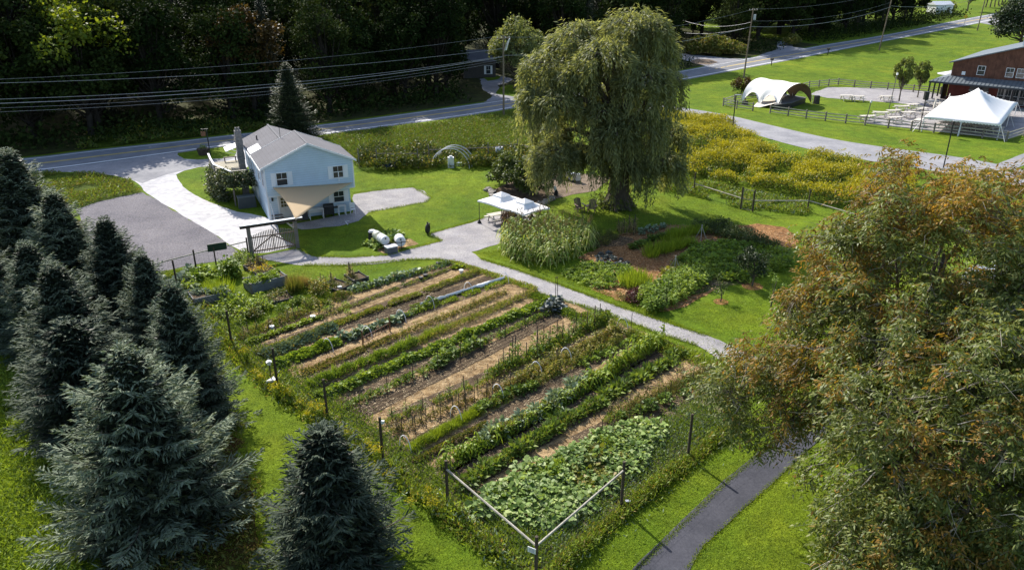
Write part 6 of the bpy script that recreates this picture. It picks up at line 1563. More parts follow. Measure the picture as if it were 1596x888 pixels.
# ================================================================= CANOPIES AND PATIO
def canopy(cs, zt, zp, label, legs):
    cen = sum((Vector((c.x, c.y, 0)) for c in cs), Vector()) / 4
    o = empty('canopy', cen, 0, label, 'canopy')
    def ring(f, z, sag=0): return [Vector(((c.x - cen.x) * f, (c.y - cen.y) * f, z)) for c in cs]
    m = MB(); R0 = ring(1.0, zt); R1 = ring(0.30, zp - 0.32)
    vs = []; N8 = 8
    for i in range(4):
        for k in range(N8):
            t = k / N8; a, b = R0[i], R0[(i + 1) % 4]; a1, b1 = R1[i], R1[(i + 1) % 4]
            e = a.lerp(b, t); e.z += -0.0 + 0.10 * math.sin(math.pi * t) * 0.6
            i1 = a1.lerp(b1, t); mid = e.lerp(i1, 0.5); mid.z -= 0.10
            vs += [e - Vector((0, 0, 0.12)), e, mid, i1]
    n = 4 * N8; fs = []
    for i in range(n):
        j = (i + 1) % n
        for r in range(3): fs.append((4 * i + r, 4 * j + r, 4 * j + r + 1, 4 * i + r + 1))
    m.add(vs, fs); mo = m.build('canopy_roof', white_fab, o, smooth=False); mo.modifiers.new('t', 'SOLIDIFY').thickness = 0.01
    m = MB(); R2 = ring(0.36, zp - 0.28); m.add(R2 + [Vector((0, 0, zp))] + [v - Vector((0, 0, 0.08)) for v in R2], [(0, 1, 4), (1, 2, 4), (2, 3, 4), (3, 0, 4), (0, 5, 6, 1), (1, 6, 7, 2), (2, 7, 8, 3), (3, 8, 5, 0)])
    m2 = m.build('vent_cap', white_fab, o); m2.modifiers.new('t', 'SOLIDIFY').thickness = 0.01
    for i in legs:
        c = R0[i] * 0.93; MB().tube([(c.x, c.y, 0), (c.x, c.y, zt - 0.02)], 0.03, 5).build('leg', black_metal, o)
        MB().tube([(c.x, c.y, 0), (c.x, c.y, 0.12), (c.x, c.y, 0.3)], [0.17, 0.16, 0.05], 8).build('foot_weight', black_m, o)
        c2 = R0[(i + 1) % 4] * 0.93; MB().bar((c.x, c.y, zt - 0.06), (c2.x, c2.y, zt - 0.06), 0.03).build('crossbar', black_metal, o)
zt = 1.95
L1, F1, F2, R2_ = [P(x, y, zt) for x, y in ((744, 313), (779, 323.5), (815.5, 335), (857, 324))]
B2 = F1 + R2_ - F2; B1 = L1 + B2 - F1
canopy([F1, F2, R2_, B2], zt, 2.75, 'right white pop-up canopy over the patio tables', (0, 1, 2, 3))
F1b = F1 + (L1 - F1).normalized() * 0.06; B2b = B2 + (L1 - F1).normalized() * 0.06
canopy([L1, F1b, B2b, B1], zt + 0.02, 2.75, 'left white pop-up canopy over the patio tables', (0, 3))
def picnic(q, rz, label, m=None, group=None, cloth=False, s=1.0, planks=True):
    o = empty('picnic_table', (q.x, q.y, T(q.y)), rz, label, 'picnic table', group); o.scale = (s, s, s); m = m or wood_table
    if planks:
        for k in range(5): MB().box((0, -0.3 + k * 0.15, 0.74), (1.8, 0.138, 0.04)).build('table_plank', m, o)
    else: MB().box((0, 0, 0.74), (1.8, 0.74, 0.05)).build('table_top', m, o)
    for sy in (-1, 1):
        MB().box((0, sy * 0.68, 0.45), (1.8, 0.27, 0.045)).build('bench', m, o)
    for sx in (-0.6, 0.6):
        MB().bar((sx, -0.3, 0.7), (sx, -0.62, 0), 0.045, 0.09, up=(1, 0, 0)).bar((sx, 0.3, 0.7), (sx, 0.62, 0), 0.045, 0.09, up=(1, 0, 0)).box((sx + 0.05, 0, 0.40), (0.045, 1.5, 0.09)).build('leg_frame', m, o)
    return o
picnic(P(776, 346), 0.55, 'picnic table under the left canopy with a pale top'); picnic(P(820, 351), 0.5, 'picnic table under the right canopy with a pale top')
def chair(q, rz, m, label, group=None):
    o = empty('adirondack_chair', (q.x, q.y, 0), rz, label, 'chair', group)
    for k in range(5): MB().bar((-0.24 + k * 0.12, 0.2, 0.3), (-0.26 + k * 0.13, 0.62, 1.08 - 0.05 * abs(k - 2)), 0.105, 0.025, up=(0, -1, 0)).build('back_slat', m, o)
    for k in range(4): MB().box((0, -0.3 + k * 0.14, 0.40 - k * 0.035), (0.56, 0.125, 0.025)).build('seat_slat', m, o)
    for s in (-1, 1):
        MB().box((s * 0.36, -0.05, 0.6), (0.15, 0.75, 0.03)).build('armrest', m, o)
        MB().box((s * 0.31, -0.38, 0.29), (0.04, 0.09, 0.58)).build('leg', m, o); MB().bar((s * 0.29, -0.4, 0.38), (s * 0.29, 0.5, 0.04), 0.04, 0.1).build('side_rail', m, o)
    return o
ad_m = mat_plain('taupe_plastic_wood', (0.17, 0.115, 0.09), 0.6, 0.15, 3)
chair(P(903, 329), 0.35, ad_m, 'left of two brown adirondack chairs on the lawn by the willow'); chair(P(922, 331), -0.25, ad_m, 'right of two brown adirondack chairs on the lawn by the willow')
q = P(914, 329); o = empty('side_table', (q.x, q.y, 0), 0, 'small side table between the two adirondack chairs', 'table'); MB().box((0, 0, 0.5), (0.45, 0.4, 0.03)).build('table_top', wood_tan, o)
for sx in (-1, 1): MB().box((sx * 0.18, 0, 0.25), (0.04, 0.35, 0.5)).build('leg', wood_tan, o)
for k, (px, py, rz) in enumerate(((790, 350, 0.3), (796, 357, 1.2), (805, 349, -0.8), (836, 355, 0.9), (799, 343, 3.0))):
    chair(P(px, py), rz, wood_brown if k != 4 else wood_tan, ['brown chair at the left of the dark patio group', 'brown chair nearest the camera in the patio group', 'brown chair between the two patio tables', 'brown chair behind the corn at the right patio table', 'tan tall backed chair behind the patio group'][k])
q = P(805, 346); o = empty('grill', (q.x, q.y + 0.6, 0), 0.2, 'black grill under the canopies', 'grill'); MB().box((0, 0, 0.55), (0.9, 0.5, 0.5)).build('body', black_m, o); MB().tube([(-0.4, 0, 0.85), (0.4, 0, 0.85)], 0.24, 8).build('lid', black_metal, o)
for sx in (-1, 1): MB().box((sx * 0.38, 0, 0.15), (0.06, 0.4, 0.3)).build('leg', black_metal, o)
q = P(797, 362); o = empty('planter', (q.x + 0.3, q.y, 0), 0, 'small pale wheel standing by the corn edge', 'wheel'); MB().tube([(0.3 * math.cos(k * .5236), 0, 0.32 + 0.3 * math.sin(k * .5236)) for k in range(13)], 0.03, 4, cap=False).build('rim', wood_tan, o); MB().tube([(0, -0.06, 0.32), (0, 0.06, 0.32)], 0.06, 6).build('hub', wood_tan, o)
# hose reel
q = P(667, 364); o = empty('hose_reel', (q.x, q.y, 0), 1.25, 'black hose reel standing where the patio meets the lawn', 'hose reel')
MB().tube([(0.3 * math.cos(k * .3927), 0, 0.42 + 0.34 * math.sin(k * .3927)) for k in range(17)], 0.09, 6, cap=False).build('hose_coil', black_m, o); MB().box((0, 0, 0.5), (0.08, 0.1, 0.95)).build('stand', black_m, o); MB().box((0.25, 0, 0.75), (0.3, 0.08, 0.08)).build('spout', black_m, o)
# barrels in the plants
def barrel(q, z, yaw, L, r, m, label, cat='barrel', bands=True, name='barrel'):
    o = empty(name, (q.x, q.y, z), yaw, label, cat); pts = [(-L / 2, 0, 0), (-L / 2 + 0.05, 0, 0), (0, 0, 0), (L / 2 - 0.05, 0, 0), (L / 2, 0, 0)]
    MB().tube(pts, [r * 0.86, r * 0.98, r, r * 0.98, r * 0.86], 16).build('body', m, o, smooth=False)
    if bands:
        for x in (-L * 0.18, L * 0.18): MB().tube([(x - 0.02, 0, 0), (x + 0.02, 0, 0)], r * 1.02, 16).build('hoop', grey_metal, o)
    MB().tube([(L / 2, 0, r * 0.5), (L / 2 + 0.03, 0, r * 0.5)], 0.07, 8).build('cap', black_m, o)
    return o
y1 = math.atan2(P(612, 388).y - P(588, 372).y, P(612, 388).x - P(588, 372).x)
barrel(P(598, 387), 0.75, y1, 0.95, 0.36, white_pl, 'white barrel lying on its side, left one in the leafy clump'); barrel(P(589, 381), 0.76, y1, 0.55, 0.34, mat_plain('cream_plastic', (0.62, 0.6, 0.45), 0.5), 'cream barrel end to end behind the left white barrel')
barrel(P(624, 386), 0.62, y1 - 0.3, 0.9, 0.4, white_pl, 'white barrel lying on its side, right one in the leafy clump')
q = P(610, 394); o = empty('water_trough', (q.x, q.y, 0), y1 + 1.57, 'dark grey tub with white lid below the left barrel', 'tub'); MB().box((0, 0, 0.25), (0.85, 0.55, 0.5)).build('body', mat_plain('tub_grey', (0.10, 0.11, 0.12), 0.6), o); MB().box((0, 0, 0.54), (0.9, 0.6, 0.08)).build('lid', white_pl, o)
q = P(581, 374); o = empty('composter', (q.x, q.y, 0), 0.4, 'small black compost bin with pale lid behind the barrels', 'compost bin'); MB().tube([(0, 0, 0), (0, 0, 0.7)], [0.36, 0.3], 8).build('body', black_m, o); MB().tube([(0, 0, 0.7), (0, 0, 0.82)], [0.34, 0.25], 8).build('lid', mat_plain('grey_lid', (0.4, 0.4, 0.42), 0.4), o)
patch([(566, 386), (580, 372), (600, 364), (618, 366), (628, 376), (600, 384), (580, 392)], P3(P_leafy, 'gourd', 0.5, 0.5, 46, 0.3, 0.24, L_squash), 16, 'gourd_plant', 'big leafed gourd plant sprawling round the white barrels', 'gourd plants round the barrels', 1.0, 0.4)
for k in range(3):
    q = P(608 + k * 9, 391 - k); tag(MB().box((0, 0, 0.35), (0.04, 0.04, 0.7)).box((0.25, 0, 0.62), (0.5, 0.03, 0.04)).build('barrel_stand', wood_dark, None, loc=(q.x, q.y, 0)), 'dark stand under the barrels, %s' % ['leftmost of three', 'middle of three', 'rightmost of three'][k], 'stand')
# hoop arches, white boxes by the weeds
q = P(702, 262)
for k in range(3):
    o = MB().tube([(2.05 * math.cos(a * math.pi / 16), k * 0.0, 2.1 * math.sin(a * math.pi / 16)) for a in range(17)], 0.05, 5).build('hoop_arch', mat_plain('pale_pipe', (0.5, 0.51, 0.54), 0.5) if k == 0 else MATS['pale_pipe'], None, loc=(q.x + k * 0.22, q.y + k * 0.8, 0), rz=-0.1)
    tag(o, ['nearest of three pale pipe hoops at the lawn edge', 'middle of three pale pipe hoops at the lawn edge', 'farthest of three pale pipe hoops at the lawn edge'][k], 'hoop')
q = P(703, 261); o = empty('water_tank', (q.x, q.y, 0), 0.1, 'white tank standing inside the pipe hoops', 'tank'); MB().box((0, 0, 0.55), (0.65, 0.55, 1.1)).build('body', white_pl, o); MB().tube([(0, 0, 1.1), (0, 0, 1.25)], 0.18, 8).build('cap', white_pl, o)
q = P(716, 258); tag(MB().box((0, 0, 0.15), (0.6, 0.4, 0.3), taper=0.8).box((0, 0, 0.31), (0.5, 0.3, 0.03)).build('tub', mat_plain('pale_blue_tub', (0.45, 0.55, 0.62), 0.5), None, loc=(q.x, q.y, 0)), 'pale blue tub right of the white tank', 'tub')
q = P(778, 249); o = empty('cover', (q.x, q.y, 0), 0.1, 'white drum lying in the weeds above the dark shrubs', 'drum'); MB().tube([(-0.4, 0, 1.1), (0.4, 0, 1.1)], 0.35, 10).build('body', white_pl, o); MB().box((0, 0, 0.4), (0.6, 0.5, 0.8)).build('stand', wood_grey, o)
q = P(607, 264); o = empty('wheelbarrow', (q.x, q.y, 0), 0.6, 'dark blue wheelbarrow tipped at the edge of the weeds', 'wheelbarrow')
MB().add([(-0.5, -0.3, 0.35), (0.4, -0.3, 0.35), (0.4, 0.3, 0.35), (-0.5, 0.3, 0.35), (-0.65, -0.4, 0.7), (0.6, -0.4, 0.7), (0.6, 0.4, 0.7), (-0.65, 0.4, 0.7)], [(0, 1, 2, 3), (0, 4, 5, 1), (1, 5, 6, 2), (2, 6, 7, 3), (3, 7, 4, 0)])
wb = MB(); wb.add([(-0.5, -0.3, 0.35), (0.4, -0.3, 0.35), (0.4, 0.3, 0.35), (-0.5, 0.3, 0.35), (-0.65, -0.4, 0.7), (0.6, -0.4, 0.7), (0.6, 0.4, 0.7), (-0.65, 0.4, 0.7)], [(3, 2, 1, 0), (0, 1, 5, 4), (1, 2, 6, 5), (2, 3, 7, 6), (3, 0, 4, 7)]); wb.build('tray', mat_plain('navy_paint', (0.04, 0.06, 0.12), 0.4), o)
MB().tube([(0.75, -0.04, 0.2), (0.75, 0.04, 0.2)], 0.2, 10).build('wheel', black_m, o)
for s in (-1, 1): MB().bar((0.75, s * 0.1, 0.2), (-1.0, s * 0.3, 0.55), 0.04).bar((-0.4, s * 0.28, 0.4), (-0.45, s * 0.3, 0), 0.04).build('handle', wood_grey, o)
# beehives
for k, (px, py) in enumerate(((861, 277), (877, 279), (884, 280.5), (893, 283), (900, 284))):
    q = P(px, py); o = empty('beehive', (q.x, q.y, 0), 0.1 * k, 'white beehive, %s in the row behind the willow strands' % ['leftmost and tallest', 'second from the left', 'middle one', 'fourth from the left', 'rightmost'][k], 'beehive')
    hs = 3 if k in (0,) else 2; ww = 0.62 if k in (0, 3) else 0.45
    for j in range(hs): MB().box((0, 0, 0.35 + j * 0.27), (ww, 0.5, 0.255)).build('hive_box', white_pl, o)
    MB().box((0, 0, 0.28 + hs * 0.27), (ww + 0.1, 0.6, 0.07)).build('lid', grey_metal, o); MB().box((0, 0, 0.1), (ww, 0.5, 0.2)).build('stand', wood_grey, o)
q = P(866, 305); o = empty('garden_ornament', (q.x, q.y, 0), 0, 'little black and white figure ornament at the edge of the bark yard', 'ornament'); MB().tube([(0, 0, 0), (0.05, 0, 0.35), (0.0, 0, 0.6)], [0.2, 0.2, 0.1], 7).build('body', black_m, o); MB().tube([(-0.05, 0, 0.5), (-0.08, 0, 0.75), (-0.1, 0, 0.9)], [0.12, 0.16, 0.08], 7).build('head', white_pl, o)
# stones edging the shrub border
def stone_mesh(seed):
    r = random.Random(seed); import bmesh
    bm = bmesh.new(); bmesh.ops.create_icosphere(bm, subdivisions=1, radius=0.5)
    for v in bm.verts: v.co *= r.uniform(0.75, 1.15); v.co.z *= 0.55; v.co.z = max(v.co.z, -0.22)
    me = bpy.data.meshes.new('stone'); bm.to_mesh(me); bm.free(); me.materials.append(stone_m); return me
SM = [stone_mesh(s) for s in range(4)]
path_ = resample([P(*p) for p in [(764, 296), (768, 305), (778, 314), (795, 318), (818, 324), (842, 320), (862, 309)]], 46)
for k, q in enumerate(path_):
    tag(link('edging_stone', SM[k % 4], None, (q.x + rk.gauss(0, 0.15), q.y + rk.gauss(0, 0.2), 0.1), rk.uniform(0, 6), (rk.uniform(0.5, 1.0), rk.uniform(0.4, 0.7), rk.uniform(0.4, 0.9))), 'rough grey stone in the edging round the dark shrubs', 'stone', 'stones edging the shrub border')

# ================================================================= GARDEN SMALL THINGS
def raised_bed(c4, h, label, wall_m, boards=2, fill=None, name='raised_bed'):
    """c4: world corners (front left, front right, back right, back left)"""
    org = c4[0].copy(); org.z = 0; o = empty(name, org, 0, label, 'raised bed'); c = [Vector((p.x - org.x, p.y - org.y, 0)) for p in c4]
    for i in range(4):
        a, b = c[i], c[(i + 1) % 4]
        for k in range(boards): z = h * (k + 0.5) / boards; MB().bar(a + Vector((0, 0, z)), b + Vector((0, 0, z)), 0.06, h / boards - 0.012).build('board', wall_m, o)
        MB().box((a.x, a.y, h / 2 + 0.02), (0.11, 0.11, h + 0.05)).build('corner_post', wood_grey, o)
    MB().prism([p + Vector((0, 0, 0.02)) for p in c], (0, 0, h - 0.1)).build('soil', soil_m, o)
    return o
bed_m = mat_plain('grey_bed_boards', (0.17, 0.18, 0.185), 0.85, 0.2, 2)
bed_d = mat_plain('dark_bed_boards', (0.035, 0.037, 0.035), 0.9, 0.25, 2)
def rect(a, b, w):
    a, b = V3(P(*a)), V3(P(*b)); d = (b - a).normalized(); n = Vector((-d.y, d.x, 0)); n = n if n.y > 0 else -n; return [a, b, b + n * w, a + n * w]
r1 = rect((304, 480), (361, 467), 1.25); raised_bed(r1, 0.62, 'left of two large grey plank raised beds, beside the spruces', bed_m)
r2 = rect((393, 458), (448, 444), 1.3); raised_bed(r2, 0.7, 'right of two large grey plank raised beds, filled with bright greens', bed_m)
for k, r in enumerate((r1, r2)):
    for i in range(28 if k else 20):
        u, v = rk.random(), rk.uniform(0.1, 0.9)
        if k == 0 and u < 0.5 and v < 0.6: u += 0.4
        q = r[0].lerp(r[1], u).lerp(r[3].lerp(r[2], u), v)
        tag(link('salad_plant', (K_pot if k else K_kale)[i % 3], None, (q.x, q.y, 0.58 if k else 0.5), i, rk.uniform(0.5, 0.8)), ['leafy plant growing in the left raised bed', 'bright salad plant growing in the right raised bed'][k], 'plant', ['plants in the left raised bed', 'plants in the right raised bed'][k])
raised_bed(rect((500, 449), (527, 458), 1.3), 0.28, 'dark framed low square bed left of the next one by the path lawn', bed_d, 1)
raised_bed(rect((552, 443), (574, 437), 1.3), 0.28, 'dark framed low square bed nearest the path lawn', bed_d, 1)
raised_bed(rect((381, 420), (402, 433), 1.3), 0.28, 'dark framed low bed with marigolds near the gate', bed_d, 1)
raised_bed(rect((428, 476), (456, 470), 1.2), 0.28, 'dark framed low bed in front of the right raised bed', bed_d, 1)
# dark sign on a post
q = P(337, 413); o = empty('sign', (q.x, q.y, 0), 0.5, 'dark green board on a post beside the rail by the gravel yard', 'sign'); MB().box((0, 0, 0.7), (0.09, 0.09, 1.4)).build('post', wood_dark, o); MB().box((0.25, 0, 1.35), (1.3, 0.06, 0.55)).build('board', mat_plain('dark_green_paint', (0.012, 0.035, 0.022), 0.6), o)
# white hoops over rows, row cover, trellis
def hoop(px, py, w, h, yaw, label, group):
    q = P(px, py); tag(MB().tube([(w / 2 * math.cos(a * math.pi / 10), 0, h * math.sin(a * math.pi / 10)) for a in range(11)], 0.024, 4).build('row_hoop', white_pl, None, loc=(q.x, q.y, 0), rz=yaw), label, 'hoop', group)
ry = math.atan2(P(865, 466).y - P(495, 612).y, P(865, 466).x - P(495, 612).x)
for px, py, w in ((512, 546, 0.9), (573, 526, 0.9), (625, 500, 0.9), (670, 478, 0.8), (730, 456, 0.8), (786, 440, 0.8)): hoop(px, py, w, 0.75, ry + 1.57 + 0.15, 'thin white hoop standing over the row with the white cover', 'white hoops of the covered row')
for px, py, w in ((632, 702, 0.8), (711, 655, 0.8), (776, 620, 0.8), (836, 584, 0.8), (882, 562, 0.8), (970, 514, 0.8)): hoop(px, py, w, 0.8, ry + 1.57 + 0.1, 'white hoop standing over the carrot row', 'white hoops of the carrot row')
cov = MB(); A_, B_ = P(655, 478), P(786, 436); n = 40
for k in range(n + 1):
    q = A_.lerp(B_, k / n); w = 0.05 + 0.09 * abs(noise.noise(Vector((k * 0.4, 0, 0)))) + (0.14 if 26 < k < 33 else 0); d = (B_ - A_).normalized(); nr = Vector((-d.y, d.x, 0)); h = 0.26 + 0.08 * noise.noise(Vector((k * 0.5, 3, 0)))
    cov.v += [tuple(q + nr * w + Vector((0, 0, h - 0.16))), tuple(q + nr * w * 0.3 + Vector((0, 0, h))), tuple(q - nr * w * 0.3 + Vector((0, 0, h + 0.02))), tuple(q - nr * w + Vector((0, 0, h - 0.2)))]
for k in range(n):
    for r in range(3): cov.f.append((4 * k + r, 4 * k + r + 1, 4 * k + 5 + r, 4 * k + 4 + r)); cov.m.append(0)
co = cov.build('row_cover', white_fab, None, smooth=True); co.modifiers.new('t', 'SOLIDIFY').thickness = 0.01
tag(co, 'gathered white fabric row cover draped along the row near the path', 'row cover')
a, b = V3(P(566, 540)), V3(P(608, 517)); o = empty('trellis', a, math.atan2((b - a).y, (b - a).x), 'small brown wooden trellis in the row with the weeds', 'trellis'); w = (b - a).length
for x in (0, w): MB().box((x, 0, 0.5), (0.07, 0.05, 1.0)).build('post', wood_brown, o)
for z in (0.22, 0.55): MB().box((w / 2, 0.03, z), (w, 0.025, 0.04)).build('rail', wood_brown, o)
for k in range(9): MB().box((w * (k + 0.5) / 9, 0.055, 0.4), (0.025, 0.025, 0.42)).build('slat', wood_brown, o)
def stakes(a, b, n, h, label, group, j=0.1):
    A_, B_ = P(*a), P(*b)
    for k in range(n):
        q = A_.lerp(B_, (k + 0.5) / n); tag(MB().tube([(0, 0, 0), (0.02, 0, h)], 0.018, 4).build('stake', wood_dark, None, loc=(q.x + rk.gauss(0, j), q.y + rk.gauss(0, j), 0)), label, 'stake', group)
stakes((540, 650), (860, 495), 9, 1.25, 'thin dark stake standing by the bare bed in mid garden', 'stakes along the bare bed')
stakes((615, 690), (800, 606), 10, 1.1, 'thin dark stake among the dry plants', 'stakes among the dry plants')
stakes((900, 560), (1060, 470), 3, 1.0, 'thin dark stake near the path end of the rows', 'stakes near the path end')
stakes((930, 690), (1090, 595), 9, 0.95, 'thin dark stake on the mulch behind the squash', 'stakes behind the squash')
q = P(867, 468); o = empty('tool', (q.x, q.y, 0), 0.2, 'dark garden fork standing upright by the slate blue kale', 'garden fork')
for s in (-1, 1): MB().tube([(s * 0.06, 0, 0), (s * 0.06, 0, 1.6)], 0.02, 4).build('tine_bar', black_metal, o)
MB().tube([(-0.08, 0, 1.6), (0.08, 0, 1.6)], 0.03, 5).build('handle', wood_dark, o)
for px, py, lab in ((1051, 424, 'pale three legged pole frame on the bark path'), (1092, 374, 'grey and white tripod frame by the feathery rows')):
    q = P(px, py); o = empty('tripod', (q.x, q.y, 0), 0.3, lab, 'tripod')
    for k in range(3): a = k * 2.094; MB().tube([(0.5 * math.cos(a), 0.5 * math.sin(a), 0), (-0.06 * math.cos(a), -0.06 * math.sin(a), 1.25)], 0.03, 4).build('leg', wood_rail, o)
for px, py, lab, m_ in ((683, 414, 'black plant pot, left of two near the top row', black_m), (656, 437, 'black plant pot lying in the second row', black_m), (663, 433, 'black plant pot beside another in the second row', black_m), (488, 498, 'white bottle lying between lettuces and weeds', white_pl), (424, 514, 'white pot upturned beside the lettuce row', white_pl), (530, 452, 'white pot by the kale at the lawn edge', white_pl), (719, 426, 'white tray at the path end of the third row', white_pl)):
    q = P(px, py); tag(MB().tube([(0, 0, 0.0), (0, 0, 0.22), (0, 0, 0.25)], [0.12, 0.16, 0.17], 8).build('plant_pot', m_, None, loc=(q.x, q.y, 0.02)), lab, 'pot')
q = P(433, 612); tag(MB().prism([(0, 0, 0), (0.5, 0.1, 0), (0.25, 0.5, 0)], (0, 0, 0.1)).build('cloth', white_fab, None, loc=(q.x - 0.7, q.y + 0.5, 0.3)), 'scrap of white row cloth beside the left fence post', 'cloth')
q = P(978, 790); o = empty('label_stake', (q.x, q.y, 0), 0, 'small grey tag on a stake outside the right fence', 'plant tag'); MB().box((0, 0, 0.15), (0.02, 0.02, 0.3)).build('stake', black_metal, o); MB().box((0, 0, 0.32), (0.2, 0.12, 0.02)).build('plate', mat_plain('lilac_plate', (0.35, 0.36, 0.45), 0.4), o)
# ================================================================= UTILITY POLES AND WIRES
def upole(px, py, h, label, lamp=False, tr=False, lean=0.0, r=0.15, arm=True, world_=None):
    q = world_ or P(px, py); o = empty('utility_pole', (q.x, q.y, T(q.y)), 0, label, 'utility pole')
    MB().tube([(0, 0, -0.2), (lean * 0.5, 0, h / 2), (lean, 0, h)], [r, r * 0.85, r * 0.65], 9).build('pole', pole_m, o)
    if arm:
        MB().box((lean, -0.12, h - 0.35), (2.2, 0.1, 0.12), rz=0.5).build('crossarm', pole_m, o)
        for k in (-0.9, -0.3, 0.3, 0.9): MB().tube([(lean + k * math.cos(.5), -0.12 + k * math.sin(.5), h - 0.29), (lean + k * math.cos(.5), -0.12 + k * math.sin(.5), h - 0.12)], 0.04, 5).build('insulator', white_pl, o)
    if tr: MB().tube([(0.35 + lean, -0.2, h - 2.0), (0.35 + lean, -0.2, h - 1.1)], 0.24, 10).build('transformer', mat_plain('transformer_grey', (0.42, 0.43, 0.44), 0.5), o)
    if lamp:
        MB().tube([(lean, 0, h - 2.4), (0.35, -0.15, h - 1.2), (0.75, -0.3, h - 0.45)], 0.035, 5).build('lamp_arm', grey_metal, o); MB().bar((0.35, -0.15, h - 1.9), (0.85, -0.35, h - 0.35), 0.22, 0.1).build('street_light', white_pl, o)
    return Vector((q.x + lean, q.y, T(q.y) + h))
t1 = upole(785, 183, 11.0, 'wooden utility pole with a street light, left of the willow', lamp=True)
t2 = upole(1159, 122, 12.3, 'tall utility pole with grey transformer on the bright field', tr=True, lean=0.3)
t3 = upole(1370, 79, 13.0, 'leaning utility pole at the roadside in front of the dark wood', lean=0.9)
t4 = upole(1523, 48, 12.5, 'distant utility pole left of the barn ridge', lean=0.4, arm=False)
t0 = upole(0, 0, 10.2, 'utility pole just outside the left edge of the picture', world_=Vector((-62, 69, 0)))
t5 = upole(1043, 88, 8.5, 'small service pole beside the pale house across the road', arm=True, r=0.1)
def wire(a, b, sag, rad, label, group=None, n=16):
    pts = [a.lerp(b, k / n) - Vector((0, 0, sag * 4 * (k / n) * (1 - k / n))) for k in range(n + 1)]
    tag(MB().tube(pts, rad * 0.62, 4, cap=False).build('power_line', wire_m, None), label, 'cable', group)
dz = lambda v, z, x=0.0: v + Vector((x, 0, z))
for z0, z1, s, r, lab in ((-0.2, -0.2, 1.1, 0.018, 'topmost cable of the bundle crossing the dark wood'), (-0.25, -1.9, 1.1, 0.03, 'bright upper cable from the street light pole to the left edge'), (-1.7, -2.9, 1.4, 0.035, 'thin cable just above the thick pair'), (-2.1, -3.0, 1.5, 0.05, 'thick cable crossing in front of the wood'), (-2.5, -3.3, 1.6, 0.02, 'thin cable just below the thick one'), (-2.9, -3.6, 1.6, 0.02, 'lowest thin cable in front of the wood')):
    wire(dz(t0, z0), dz(t1, z1 + 0.2), s, r, lab)
for z0, z1, s, r, lab in ((-0.2, -0.2, 1.4, 0.02, 'top cable between the street light pole and the transformer pole'), (-2.6, -3.2, 1.2, 0.04, 'thick cable from willow to transformer pole')):
    wire(dz(t1, z0), dz(t2, z1), s, r, lab)
for z0, z1, s, r, lab in ((-0.2, -0.2, 0.9, 0.02, 'top cable between transformer pole and leaning pole'), (-2.2, -2.6, 1.2, 0.02, 'thin middle cable between transformer pole and leaning pole'), (-3.2, -3.6, 1.3, 0.05, 'thick cable between transformer pole and leaning pole')):
    wire(dz(t2, z0), dz(t3, z1), s, r, lab)
for z0, z1, s, r, lab in ((-0.2, -0.2, 0.9, 0.02, 'top cable right of the leaning pole'), (-3.4, -3.6, 1.2, 0.05, 'thick cable right of the leaning pole')):
    wire(dz(t3, z0), dz(t4, z1), s, r, lab)
wire(dz(t5, -0.1), dz(t2, -2.4), 1.4, 0.035, 'service cable sagging from the pale house pole'); wire(dz(t5, -3.2), dz(t2, -3.2), 0.9, 0.04, 'lower service cable from the pale house pole')
# guard rail wire beyond the road at left
def lamp_post(px, py, h, label):
    q = P(px, py); o = empty('lamp_post', (q.x, q.y, T(q.y)), 0, label, 'lamp post'); MB().tube([(0, 0, 0), (0, 0, h)], 0.07, 6).build('pole', black_metal, o)
    MB().box((0.22, 0, h + 0.03), (0.65, 0.28, 0.09)).build('lamp_head', grey_metal, o); MB().tube([(0, 0, 0), (0, 0, 0.12)], 0.16, 8).build('base', mat_plain('concrete', (0.4, 0.4, 0.38), 0.9), o)
lamp_post(1141, 205, 4.6, 'black lamp post at the edge of the goldenrod by the side road'); lamp_post(1470, 263, 5.0, 'black lamp post beside the side road, right of the rusty tree top')
for px, py, h, lab in ((1385, 172, 5.2, 'leaning dark pole beside the larger yard tree'), (1432, 206, 4.6, 'dark lamp pole in the picnic yard with a black box'), (1348, 196, 3.2, 'short pale pole at the left of the picnic yard fence')):
    q = P(px, py); o = empty('yard_pole', (q.x, q.y, T(q.y)), 0, lab, 'pole'); MB().tube([(0, 0, 0), (0.25 if 'leaning' in lab or 'short' in lab else 0, 0, h)], 0.06, 6).build('pole', wood_grey if 'black box' not in lab else black_metal, o)
    MB().box((0.25 if 'leaning' in lab or 'short' in lab else 0, 0, h), (0.5 if 'box' in lab else 0.2, 0.4 if 'box' in lab else 0.2, 1.0 if 'box' in lab else 0.3)).build('lamp_head', black_m if 'box' in lab else white_pl, o)
# roadside small things
def mailbox(px, py, label):
    q = P(px, py); o = empty('mailbox', (q.x, q.y, T(q.y)), 0.6, label, 'mailbox'); MB().box((0, 0, 0.6), (0.12, 0.12, 1.2)).build('post', wood_dark, o)
    MB().tube([(0, -0.3, 1.32), (0, 0.3, 1.32)], 0.2, 8).box((0, 0, 1.2), (0.38, 0.6, 0.2)).build('box', black_metal, o)
mailbox(1202, 103, 'dark mailbox at the near side of the road beside the transformer pole'); mailbox(1290, 86, 'dark mailbox farther along the road toward the leaning pole')
q = P(1502, 42); o = empty('road_sign', (q.x, q.y, T(q.y)), 0, 'yellow diamond warning sign on the road verge', 'road sign'); MB().box((0, 0, 1.3), (0.09, 0.07, 2.6)).build('post', grey_metal, o)
MB().prism([(0, -0.06, 2.0), (0.62, -0.06, 2.65), (0, -0.06, 3.3), (-0.62, -0.06, 2.65)], (0, 0.03, 0)).build('sign_plate', mat_plain('sign_yellow', (0.65, 0.42, 0.03), 0.5), o)
q = P(1564, 40); o = empty('notice_frame', (q.x, q.y, T(q.y)), -0.1, 'large weathered wooden sign frame beside the road near the barn', 'sign frame')
